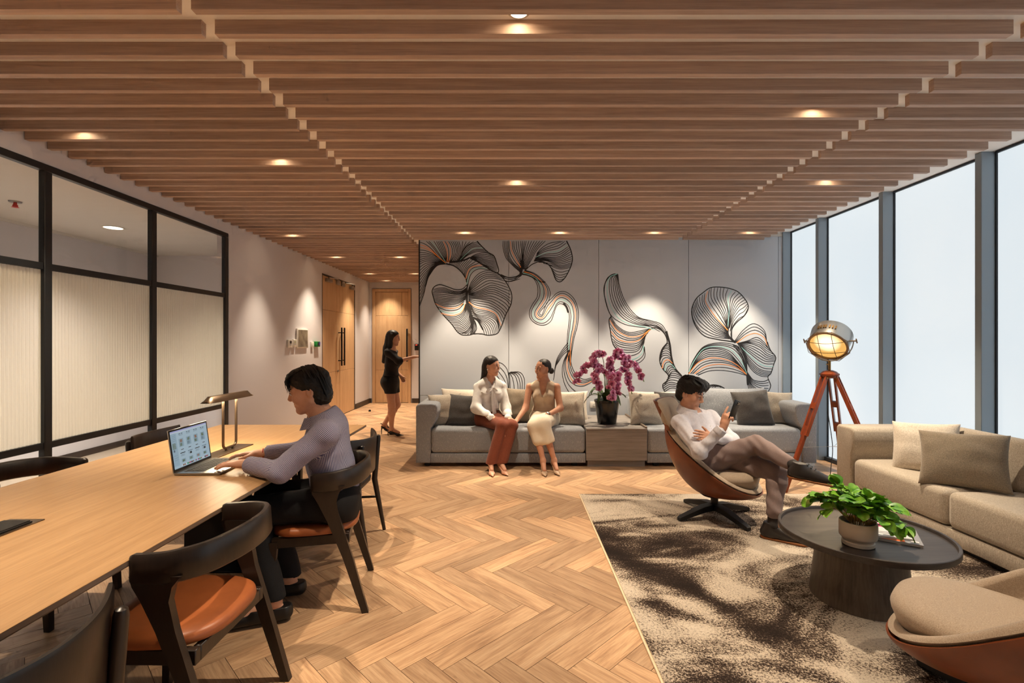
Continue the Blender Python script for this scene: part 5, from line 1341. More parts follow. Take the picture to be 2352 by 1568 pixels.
# ---------------------------------------------------------------- people: smooth distance fields turned into one continuous skin each
class Sdf:
    def __init__(s): s.ops = []; s.clips = []
    def cap(s, a, b, ra, rb=None, k=0.02, flat=None, sub=False, stripe=None):
        """tapered capsule; flat = (axis, ratio) squeezes it along an axis"""
        a, b = np.array(a, np.float32), np.array(b, np.float32)
        rb = ra if rb is None else rb
        if flat is not None: flat = (np.array(Vector(flat[0]).normalized(), np.float32), flat[1])
        m = max(ra, rb) * (max(1.0, flat[1]) if flat else 1.0)
        s.ops.append(('c', a, b, ra, rb, flat, k, sub, np.minimum(a, b) - m, np.maximum(a, b) + m)); return s
    def ell(s, c, r, ax=None, k=0.02, sub=False):
        c = np.array(c, np.float32); r = np.array(r, np.float32); m = r.max()
        A = np.array([list(v) for v in ax], np.float32) if ax is not None else np.eye(3, dtype=np.float32)
        s.ops.append(('e', c, r, A, None, None, k, sub, c - m, c + m)); return s
    def clip(s, p, n): s.clips.append((np.array(p, np.float32), np.array(Vector(n).normalized(), np.float32))); return s
    def field(s, h, pad=0.02):
        pos = [o for o in s.ops if not o[7]]
        lo = np.min([o[8] for o in pos], 0) - pad; hi = np.max([o[9] for o in pos], 0) + pad
        n = np.ceil((hi - lo) / h).astype(int) + 1
        ax = [lo[i] + h * np.arange(n[i], dtype=np.float32) for i in range(3)]
        D = np.full(n, 0.08, np.float32)
        for kind, a, b, ra, rb, flat, k, sub, l, u in s.ops:
            pd = k + 0.06
            i0 = np.maximum(((l - pd - lo) / h).astype(int), 0); i1 = np.minimum(((u + pd - lo) / h).astype(int) + 2, n)
            if (i1 <= i0).any(): continue
            sl = tuple(slice(i0[j], i1[j]) for j in range(3))
            X, Y, Z = ax[0][sl[0]][:, None, None], ax[1][sl[1]][None, :, None], ax[2][sl[2]][None, None, :]
            if kind == 'c':
                ba = b - a; L2 = float(ba @ ba) + 1e-12
                px, py, pz = X - a[0], Y - a[1], Z - a[2]
                t = np.clip((px * ba[0] + py * ba[1] + pz * ba[2]) / L2, 0, 1)
                qx, qy, qz = px - t * ba[0], py - t * ba[1], pz - t * ba[2]
                if flat is not None:
                    nn, q = flat; w = (qx * nn[0] + qy * nn[1] + qz * nn[2]) * (1 / q - 1)
                    qx, qy, qz = qx + w * nn[0], qy + w * nn[1], qz + w * nn[2]
                d = np.sqrt(qx * qx + qy * qy + qz * qz) - (ra + (rb - ra) * t)
                if flat is not None: d = d * min(1.0, (1 + flat[1]) / 2)
            else:
                px, py, pz = X - a[0], Y - a[1], Z - a[2]; A, R = b, ra      # radii, axes
                u1 = (px * R[0][0] + py * R[0][1] + pz * R[0][2]); u2 = (px * R[1][0] + py * R[1][1] + pz * R[1][2]); u3 = (px * R[2][0] + py * R[2][1] + pz * R[2][2])
                k0 = np.sqrt((u1 / A[0]) ** 2 + (u2 / A[1]) ** 2 + (u3 / A[2]) ** 2)
                k1 = np.sqrt((u1 / A[0] ** 2) ** 2 + (u2 / A[1] ** 2) ** 2 + (u3 / A[2] ** 2) ** 2) + 1e-9
                d = k0 * (k0 - 1) / k1
            e = D[sl]
            if sub:
                hh = np.maximum(k - np.abs(e + d), 0) / k; D[sl] = np.maximum(e, -d) + hh * hh * k * 0.25
            else:
                hh = np.maximum(k - np.abs(e - d), 0) / k; D[sl] = np.minimum(e, d) - hh * hh * k * 0.25
        for p, nn in s.clips:
            D = np.maximum(D, (ax[0][:, None, None] - p[0]) * nn[0] + (ax[1][None, :, None] - p[1]) * nn[1] + (ax[2][None, None, :] - p[2]) * nn[2])
        return D, lo, ax
    def polys(s, h, wrinkle=0.0, freq=40.0, disp=None):
        D, lo, ax = s.field(h)
        if wrinkle:
            X, Y, Z = ax[0][:, None, None], ax[1][None, :, None], ax[2][None, None, :]
            w = np.sin(freq * (X + 0.6 * Z) + 2.0 * np.sin(freq * 0.45 * Y)) * np.sin(freq * 0.7 * (Z - 0.4 * Y) + 1.3 * np.sin(freq * 0.5 * X))
            w = w + 0.5 * np.sin(freq * 1.9 * (Z + 0.5 * X - 0.3 * Y) + 2 * np.sin(freq * 0.6 * X))
            D = D + (wrinkle * w).astype(np.float32)
        if disp is not None: D = D + disp(*ax).astype(np.float32)
        return nets(D, lo, h)

def nets(D, lo, h):
    """naive surface nets"""
    I = D < 0
    c = np.zeros(tuple(x - 1 for x in D.shape), np.uint8)
    cs = [(i, j, k) for i in (0, 1) for j in (0, 1) for k in (0, 1)]
    def sh(A, o): return A[o[0]:A.shape[0] - 1 + o[0], o[1]:A.shape[1] - 1 + o[1], o[2]:A.shape[2] - 1 + o[2]]
    for o in cs: c += sh(I, o)
    act = (c > 0) & (c < 8)
    idx = np.argwhere(act)
    vid = np.full(act.shape, -1, np.int32); vid[act] = np.arange(len(idx))
    val = {o: D[idx[:, 0] + o[0], idx[:, 1] + o[1], idx[:, 2] + o[2]] for o in cs}
    acc = np.zeros((len(idx), 3), np.float32); cnt = np.zeros(len(idx), np.float32)
    for o in cs:
        for a in range(3):
            if o[a] == 0:
                q = list(o); q[a] = 1; q = tuple(q)
                v0, v1 = val[o], val[q]; m = (v0 < 0) != (v1 < 0)
                t = v0[m] / (v0[m] - v1[m]); p = np.tile(np.array(o, np.float32), (m.sum(), 1)); p[:, a] += t
                acc[m] += p; cnt[m] += 1
    V = (idx + acc / cnt[:, None]) * h + lo
    Q = []
    for a in range(3):
        b, d = (a + 1) % 3, (a + 2) % 3
        s0 = [slice(None)] * 3; s1 = [slice(None)] * 3
        s0[a] = slice(0, -1); s1[a] = slice(1, None)
        A, B = I[tuple(s0)], I[tuple(s1)]
        e = np.argwhere(A != B)
        e = e[(e[:, b] > 0) & (e[:, d] > 0) & (e[:, b] < D.shape[b] - 1) & (e[:, d] < D.shape[d] - 1)]
        fl = A[e[:, 0], e[:, 1], e[:, 2]]
        def g(ob, od):
            q = e.copy(); q[:, b] -= ob; q[:, d] -= od; return vid[q[:, 0], q[:, 1], q[:, 2]]
        q = np.stack([g(1, 1), g(0, 1), g(0, 0), g(1, 0)], 1)
        q[~fl] = q[~fl][:, ::-1]
        Q.append(q)
    return V, np.vstack(Q)

def sdf_part(name, S, h, mat, parent, origin, **kw):
    V, Q = S.polys(h, **kw)
    me = arr_mesh(name, V - np.array(origin, np.float32), Q)
    return link(name, me, mat, parent)

def lerp(a, b, t): return Vector(a).lerp(Vector(b), t)

# ---- head in its own frame
class Head:
    def __init__(s, c, fwd, up=(0, 0, 1), k=1.0):
        s.c = Vector(c); s.f, s.l, s.u = frame(fwd, up); s.k = k
    def p(s, f, l, u): return s.c + (s.f * f + s.l * l + s.u * u) * s.k
    def ax(s): return (s.f, s.l, s.u)
    def r(s, *v): return [x * s.k for x in v]
    def add(s, S, female=False, smile=False):
        e = lambda c, r, k=0.02, sub=False: S.ell(s.p(*c), s.r(*r), s.ax(), k, sub)
        q = s.k
        e((-0.008, 0, 0.035), (0.100, 0.077, 0.088)); e((0.022, 0, -0.02), (0.074, 0.066, 0.088), 0.03)
        jw = 0.046 if female else 0.054
        S.cap(s.p(0.0, 0.052, -0.055), s.p(0.062, 0.018, -0.104), 0.024 * q, 0.018 * q, 0.03); S.cap(s.p(0.0, -0.052, -0.055), s.p(0.062, -0.018, -0.104), 0.024 * q, 0.018 * q, 0.03)
        e((0.066, 0, -0.104), (0.024, 0.026, 0.020), 0.02)
        for sg in (1, -1):
            e((0.062, sg * 0.040, -0.032), (0.030, 0.026, 0.030), 0.025)                     # cheek
            e((0.100, sg * 0.033, 0.004), (0.017, 0.021, 0.013), 0.014, True)                # eye socket
            S.cap(s.p(0.086, sg * 0.014, 0.022), s.p(0.078, sg * 0.050, 0.022), 0.008 * q, 0.007 * q, 0.014)   # brow
            e((0.086, sg * 0.032, 0.003), (0.012, 0.014, 0.012), 0.004)                      # lids
            e((-0.012, sg * 0.078, -0.008), (0.019, 0.009, 0.032), 0.006); e((-0.008, sg * 0.086, -0.004), (0.010, 0.007, 0.018), 0.004, True)
            e((0.104, sg * 0.010, -0.036), (0.010, 0.008, 0.007), 0.006)
        S.cap(s.p(0.092, 0, 0.016), s.p(0.113, 0, -0.028), 0.0085 * q, 0.0105 * q, 0.010)     # nose
        e((0.080, 0, -0.062), (0.014, 0.024, 0.008), 0.012); e((0.078, 0, -0.076), (0.014, 0.022, 0.009), 0.012)
        if smile: e((0.094, 0, -0.0685), (0.006, 0.018, 0.004), 0.003, True)
    def face_parts(s, parent, O, lips='lip_plain', smile=False, down=0.0, brows='hair_black'):
        O = Vector(O)
        for sg in (1, -1):
            mb = MB(); 
            e = s.p(0.0905, sg * 0.032, 0.002 - down)
            bmesh.ops.create_uvsphere(mb.bm, u_segments=14, v_segments=8, radius=0.0095 * s.k, matrix=Matrix.Translation(e - O)); eye = mb.build('eye', 'eye_white', parent)
            mb = MB(); bmesh.ops.create_uvsphere(mb.bm, u_segments=12, v_segments=8, radius=0.0056 * s.k, matrix=Matrix.Translation(e + s.f * 0.0052 * s.k - s.u * 0.001 - O)); mb.build('iris', 'eye_dark', eye)
            mb = MB(); pts = [s.p(0.0985, sg * 0.0215, 0.0045 - down), s.p(0.1005, sg * 0.032, 0.0095 - down), s.p(0.094, sg * 0.0435, 0.0050 - down)]
            mb.tube([p - O for p in map(Vector, catmull(pts, 7))], [0.0012, 0.002, 0.0024, 0.0024, 0.0022, 0.0018, 0.001], 6); mb.build('eyelid', 'eye_dark', eye)
            mb = MB(); pts = [s.p(0.0975, sg * 0.012, 0.023), s.p(0.0935, sg * 0.032, 0.031), s.p(0.079, sg * 0.053, 0.024)]
            mb.tube([p - O for p in map(Vector, catmull(pts, 8))], [0.0028, 0.0034, 0.0036, 0.0034, 0.003, 0.0026, 0.002, 0.001], 6); mb.build('eyebrow', brows, parent)
        w = 0.024 if smile else 0.019
        q = 0.006 if smile else 0
        up_ = [s.p(0.080, w, -0.065 + q), s.p(0.0915, 0.008, -0.0635), s.p(0.0925, 0, -0.0645), s.p(0.0915, -0.008, -0.0635), s.p(0.080, -w, -0.065 + q)]
        dn = [s.p(0.080, w * 0.9, -0.067 + q), s.p(0.0895, 0.009, -0.0735), s.p(0.091, 0, -0.0755), s.p(0.0895, -0.009, -0.0735), s.p(0.080, -w * 0.9, -0.067 + q)]
        mb = MB(); r = [0.001, 0.0022, 0.0032, 0.0036, 0.0034, 0.0036, 0.0032, 0.0022, 0.001]
        mb.tube([p - O for p in map(Vector, catmull(up_, 9))], [x * s.k for x in r], 6); mb.tube([p - O for p in map(Vector, catmull(dn, 9))], [x * s.k * 1.15 for x in r], 6); mb.build('lips', lips, parent)
        if smile:
            mb = MB(); mb.tube([p - O for p in map(Vector, catmull([s.p(0.082, 0.017, -0.066), s.p(0.0895, 0, -0.069), s.p(0.082, -0.017, -0.066)], 7))], 0.0035 * s.k, 6); mb.build('teeth', 'teeth', parent)

def hand(S, w, d, n, t, curl=(0.35, 0.5, 0.4), size=1.0, spread=0.10, thumb=(0.75, 0.7, 0.25), curls=None):
    """palm and five fingers: w wrist, d finger direction, n the way the palm faces, t towards the thumb"""
    w = Vector(w); d = Vector(d).normalized(); t = Vector(t); t = (t - d * t.dot(d)).normalized()
    nn = Vector(n); n = d.cross(t) if d.cross(t).dot(nn) > 0 else t.cross(d)
    z = size
    S.cap(w - d * 0.01 * z, w + d * 0.03 * z, 0.027 * z, 0.030 * z, 0.015, (n, 0.72))
    for o in (-0.024, -0.008, 0.009, 0.025): S.cap(w + d * 0.02 * z + t * o * 0.6 * z, w + d * 0.085 * z + t * o * z, 0.014 * z, 0.0115 * z, 0.010)
    tips = []
    for i, (o, b, L) in enumerate(((0.028, 0.086, 0.070), (0.0095, 0.091, 0.078), (-0.0095, 0.087, 0.073), (-0.027, 0.078, 0.057))):
        cv = curls[i] if curls else curl
        p = w + (d * b + t * o) * z; dd = (d + t * (spread * (1.5 - i) / 1.5)).normalized()
        ang = 0.0
        for j, (fr, r0, r1) in enumerate(((0.45, 0.0092, 0.0085), (0.32, 0.0085, 0.0078), (0.23, 0.0078, 0.0066))):
            ang += cv[j]
            q = p + (dd * math.cos(ang) + n * math.sin(ang)) * (L * fr * z)
            S.cap(p, q, r0 * z, r1 * z, 0.0035); p = q
        tips.append(p)
    td = (d * thumb[0] + t * thumb[1] + n * thumb[2]).normalized()
    p = w + (d * 0.026 + t * 0.024) * z; q = p + td * 0.044 * z; S.cap(p, q, 0.014 * z, 0.0105 * z, 0.010)
    td2 = (td + d * 0.35).normalized(); q2 = q + td2 * 0.030 * z; S.cap(q, q2, 0.0102 * z, 0.0078 * z, 0.004)
    return tips

def torso(S, pel, che, nk, sl, sr, fwd, g=0.0, female=False, k=0.05):
    """trunk from pelvis to neck; g grows it for clothing"""
    lat = (Vector(sl) - Vector(sr)).normalized(); fwd = Vector(fwd)
    wa = lerp(pel, che, 0.5)
    if female: a, b, c = 0.150, 0.112, 0.130
    else: a, b, c = 0.150, 0.142, 0.158
    S.cap(pel, wa, a + g, b + g, k, (fwd, 0.74)); S.cap(wa, che, b + g, c + g, k, (fwd, 0.70))
    S.cap(che, lerp(sl, sr, 0.5) , c + g, 0.115 + g, k, (fwd, 0.62))
    m = lerp(sl, sr, 0.5) + Vector((0, 0, 0.012)); rs = 0.040 if female else 0.048
    S.cap(sl, m, rs + g, rs + 0.006 + g, k); S.cap(m, sr, rs + 0.006 + g, rs + g, k)
    if female:
        for s in (1, -1): S.ell(Vector(che) + fwd * 0.075 + lat * s * 0.062 + Vector((0, 0, 0.005)), (0.058 + g, 0.058 + g, 0.060 + g), None, 0.04)

def arm(S, a, b, c, r=(0.050, 0.040, 0.038, 0.027), g=0.0, k=0.03, cut=1.0):
    S.cap(a, b, r[0] + g, r[1] + g, k); S.cap(b, lerp(b, c, cut), r[2] + g, r[3] + (r[2] - r[3]) * (1 - cut) + g, k)
def leg(S, a, b, c, r=(0.088, 0.062, 0.056, 0.036), g=0.0, k=0.04):
    S.cap(a, b, r[0] + g, r[1] + g, k)
    m = lerp(b, c, 0.32); S.cap(b, m, r[2] + g, r[2] + 0.002 + g, k); S.cap(m, c, r[2] + g, r[3] + g, k)
def foot(S, an, toe, g=0.0, bare=False):
    an, toe = Vector(an), Vector(toe); d = (toe - an); d.z = 0; d.normalize()
    S.cap(an, an - Vector((0, 0, 0.03)), 0.036 + g, 0.034 + g, 0.02)
    heel = an - d * 0.035; heel.z = an.z - 0.045
    S.cap(heel, toe - d * 0.03, 0.030 + g, 0.026 + g, 0.025, (Vector((0, 0, 1)), 0.8)); S.cap(an, lerp(an, toe, 0.6), 0.034 + g, 0.026 + g, 0.03)

def hair_locks(mb, H, rnd, n, start, tip, r=0.006, O=(0, 0, 0), mid=None):
    O = Vector(O)
    for i in range(n):
        a = start(rnd); b = tip(rnd, a); m = mid(rnd, a, b) if mid else tuple((x + y) / 2 for x, y in zip(a, b))
        pts = [H.p(*a) - O, H.p(*m) - O, H.p(*b) - O]
        rr = r * rnd.uniform(0.7, 1.3)
        mb.tube([tuple(x) for x in catmull(pts, 9)], [rr * x for x in (0.5, 0.85, 1, 1, 0.95, 0.85, 0.65, 0.4, 0.1)], 6, flat=0.6)
    return mb

def set_stripe(o, bones, origin):
    """stripe coordinate: running angle round the nearest bone, times a fixed radius"""
    me = o.data; n = len(me.vertices); V = np.empty(n * 3, np.float32); me.vertices.foreach_get('co', V); V = V.reshape(-1, 3) + np.array(origin, np.float32)
    best = np.full(n, 1e9); out = np.zeros(n, np.float32)
    for a, b, ref, rad, w in bones:
        a, b = np.array(a), np.array(b); ba = b - a; t = np.clip(((V - a) @ ba) / (ba @ ba), 0, 1)
        q = V - a - t[:, None] * ba; d = np.linalg.norm(q, axis=1) / w
        z = ba / np.linalg.norm(ba); x = np.array(ref, float); x = x - z * (x @ z); x /= np.linalg.norm(x); y = np.cross(z, x)
        u = np.arctan2(q @ y, q @ x) * rad
        m = d < best; best[m] = d[m]; out[m] = u[m]
    at = me.attributes.new('stripe', 'FLOAT', 'POINT'); at.data.foreach_set('value', out)
V3 = Vector
# ================================================================ man typing at the laptop
def laptop_man():
    O = V3((-1.0, 2.80, 0.0)); fw = V3((-0.97, -0.22, 0)).normalized(); lat = V3((-fw.y * -1, 0, 0)) * 0
    lf = V3((0, 0, 1)).cross(fw).normalized()                    # his left, towards the camera
    who = empty('person', O, 0, 'man in a blue striped shirt and black trousers typing on the laptop', 'person')
    pel = V3((-0.985, 2.80, 0.565)); che = V3((-1.045, 2.775, 0.86)); nk = V3((-1.075, 2.765, 1.03))
    sl = V3((-0.985, 2.60, 0.965)); sr = V3((-1.085, 2.945, 0.965))
    el, wl = V3((-1.175, 2.49, 0.792)), V3((-1.430, 2.645, 0.792))
    er, wr = V3((-1.235, 2.975, 0.80)), V3((-1.47, 2.88, 0.793))
    hl, hr = pel + lf * 0.09, pel - lf * 0.09
    kl, kr = V3((-1.40, 2.62, 0.545)), V3((-1.42, 2.88, 0.55))
    al, ar = V3((-1.225, 2.545, 0.105)), V3((-1.26, 2.80, 0.105))
    tl, tr = V3((-1.455, 2.455, 0.045)), V3((-1.48, 2.74, 0.045))
    H = Head((-1.132, 2.745, 1.178), (-0.95, -0.26, -0.20), (0, 0, 1), 0.96)
    S = Sdf(); H.add(S)
    S.cap(nk, H.p(-0.022, 0, -0.055), 0.056, 0.054, 0.025)
    torso(S, pel, che, nk, sl, sr, fw, -0.02); S.cap(lerp(sl, sr, 0.5), nk, 0.07, 0.056, 0.04)
    arm(S, sl, el, wl, g=-0.004); arm(S, sr, er, wr, g=-0.004)
    hand(S, wl, (-1, 0.04, 0.02), (0, 0, -1), (0.1, 1, 0.05), curl=(0.16, 0.26, 0.22), size=1.04, spread=0.2)
    hand(S, wr, (-1, -0.06, 0.02), (0, 0, -1), (0.0, -1, 0.05), curl=(0.16, 0.26, 0.22), size=1.04, spread=0.2)
    leg(S, hl, kl, al, g=-0.012); leg(S, hr, kr, ar, g=-0.012)
    foot(S, al, tl, -0.008); foot(S, ar, tr, -0.008)
    body = sdf_part('body', S, 0.0042, 'skin', who, O)
    H.face_parts(who, O, 'lip_plain', down=0.002)
    # striped shirt
    S = Sdf(); torso(S, pel + V3((0, 0, 0.0)), che, nk, sl, sr, fw, 0.016)
    S.cap(lerp(sl, sr, 0.5) + V3((0.01, 0, 0.0)), nk + V3((0.005, 0, 0.005)), 0.085, 0.068, 0.05)
    arm(S, sl, el, wl, g=0.016, cut=0.80); arm(S, sr, er, wr, g=0.016, cut=0.80)
    S.clip(nk + V3((-0.0, 0, 0.022)), V3((-0.45, -0.1, 1))); S.clip(pel - V3((0, 0, 0.035)), (0.1, 0, -1))
    sh = sdf_part('shirt', S, 0.0055, 'shirt_stripe', who, O, wrinkle=0.0022, freq=34)
    up = V3((0, 0, 1))
    set_stripe(sh, [(pel, lerp(sl, sr, 0.5), fw, 0.15, 2.2), (sl, el, fw, 0.06, 1.0), (el, wl, up, 0.055, 1.0), (sr, er, fw, 0.06, 1.0), (er, wr, up, 0.055, 1.0)], O)
    for e_, w_ in ((el, wl), (er, wr)):
        S = Sdf(); S.cap(lerp(e_, w_, 0.72), lerp(e_, w_, 0.88), 0.047, 0.045, 0.01); d = (w_ - e_).normalized()
        S.clip(lerp(e_, w_, 0.88), d); S.clip(lerp(e_, w_, 0.68), -d)
        c_ = sdf_part('cuff', S, 0.0035, 'shirt_stripe', who, O); set_stripe(c_, [(e_, w_, up, 0.045, 1.0)], O)
    # collar
    mb = MB(); ring = []
    for k in range(29):
        a = -2.55 + 5.1 * k / 28
        dv = (-fw) * math.cos(a) + lf * math.sin(a); fr = (1 - math.cos(a)) / 2
        base = nk + fw * (0.012 * fr) + V3((0, 0, -0.012 - 0.030 * fr))
        rr = 0.070 + 0.008 * fr
        ring.append([base + dv * (rr - 0.006) + V3((0, 0, 0.006)), base + dv * (rr - 0.004) + V3((0, 0, 0.042 - 0.006 * fr)), base + dv * (rr + 0.004) + V3((0, 0, 0.043 - 0.006 * fr)), base + dv * (rr + 0.020 + 0.012 * fr) + V3((0, 0, 0.0 - 0.03 * fr))])
    mb.loft([[p - O for p in r] for r in ring]); co = mb.build('collar', 'shirt_stripe', who, ang=60)
    at = co.data.attributes.new('stripe', 'FLOAT', 'POINT'); at.data.foreach_set('value', [v.co.z * 0.7 + v.co.x * 0.7 for v in co.data.vertices])
    # trousers, belt
    S = Sdf(); S.cap(pel - V3((0, 0, 0.03)), pel + V3((0, 0, 0.0)), 0.150, 0.148, 0.04, (fw, 0.80)); S.cap(hl, hr, 0.098, 0.098, 0.05)
    leg(S, hl, kl, al, (0.088, 0.066, 0.060, 0.048), 0.010, 0.04); leg(S, hr, kr, ar, (0.088, 0.066, 0.060, 0.048), 0.010, 0.04)
    S.clip(al + V3((0, 0, 0.018)), (0, 0, -1))
    sdf_part('trousers', S, 0.006, 'trouser_black', who, O, wrinkle=0.0022, freq=26)
    S = Sdf(); S.cap(pel + V3((0, 0, 0.02)), pel + V3((0, 0, 0.028)), 0.153, 0.153, 0.01, (fw, 0.80)); S.clip(pel + V3((0, 0, 0.042)), (0, 0, 1)); S.clip(pel + V3((0, 0, 0.008)), (0, 0, -1))
    sdf_part('belt', S, 0.004, 'loafer_leather', who, O)
    for a_, t_ in ((al, tl), (ar, tr)):
        d = (t_ - a_); d.z = 0; d.normalize(); h_ = a_ - d * 0.045; h_.z = 0.040; t2 = t_ + V3((0, 0, -0.006))
        S = Sdf(); S.cap(h_, t2, 0.040, 0.036, 0.02, (V3((0, 0, 1)), 0.86)); S.cap(h_ + V3((0, 0, 0.03)), lerp(a_, t_, 0.35) + V3((0, 0, -0.02)), 0.036, 0.036, 0.02)
        S.clip((0, 0, 0.004), (0, 0, -1)); S.clip((0, 0, 0.082), (0, 0, 1)); sh = sdf_part('shoe', S, 0.0045, 'loafer_leather', who, O)
    # hair: cap of volume with swept locks and a long fringe
    S = Sdf(); S.ell(H.p(-0.018, 0, 0.048), H.r(0.112, 0.092, 0.094), H.ax()); S.ell(H.p(-0.052, 0, -0.030), H.r(0.074, 0.080, 0.082), H.ax(), 0.03)
    S.ell(H.p(0.040, 0, 0.082), H.r(0.072, 0.080, 0.052), H.ax(), 0.03)
    S.ell(H.p(0.105, 0, -0.050), H.r(0.085, 0.13, 0.105), H.ax(), 0.02, True)
    for s in (1, -1): S.ell(H.p(0.010, s * 0.098, -0.038), H.r(0.046, 0.034, 0.052), H.ax(), 0.012, True)
    S.cap(nk - fw * 0.02 + V3((0, 0, 0.0)), nk + V3((0, 0, 0.03)), 0.05, 0.05, 0.02, None, True)
    hr_ = sdf_part('hair', S, 0.004, 'hair_black', who, O, wrinkle=0.0016, freq=150)
    rnd = random.Random(5); mb = MB()
    def st(r): a = r.uniform(0.45, 2.7) * r.choice((-1, 1)); q = r.uniform(0.25, 0.75); return (-0.018 + 0.112 * math.cos(a) * q, 0.094 * math.sin(a) * q, 0.052 + 0.098 * math.sqrt(1 - q * q))
    def tp(r, a): l = a[1] / 0.094; return (a[0] * 1.25 - 0.035 + r.uniform(-0.012, 0.012), (0.094 if a[1] > 0 else -0.094) * r.uniform(0.94, 1.0) * max(0.5, min(1, abs(l) + 0.45)), r.uniform(-0.09, -0.02) if a[0] < -0.045 else r.uniform(0.022, 0.05))
    def md(r, a, b): return ((a[0] + b[0]) / 2, b[1] * 1.0, (a[2] * 0.62 + b[2] * 0.38))
    hair_locks(mb, H, rnd, 110, st, tp, 0.0052, O, md)
    def st2(r): return (r.uniform(0.0, 0.05), r.uniform(-0.07, 0.07), 0.128)
    def tp2(r, a): return (0.106 + r.uniform(-0.014, 0.010) - 3.2 * a[1] ** 2, a[1] * 1.12 + r.uniform(-0.01, 0.01), r.uniform(0.004, 0.05))
    def md2(r, a, b): return (0.098 + r.uniform(-0.006, 0.010) - 2.5 * a[1] ** 2, a[1] * 1.08, 0.088)
    hair_locks(mb, H, rnd, 46, st2, tp2, 0.0055, O, md2)
    mb.build('hair_locks', 'hair_black', hr_, ang=80)
    # red cord bracelet on the far wrist
    mb = MB(); d = (wr - er).normalized(); a = d.orthogonal().normalized(); b = d.cross(a)
    mb.tube([wr - d * 0.012 + (a * math.cos(2 * PI * k / 20) + b * math.sin(2 * PI * k / 20)) * 0.0285 - O for k in range(20)], 0.003, 6, loop=True); mb.build('bracelet', 'bead_red', who)
laptop_man()

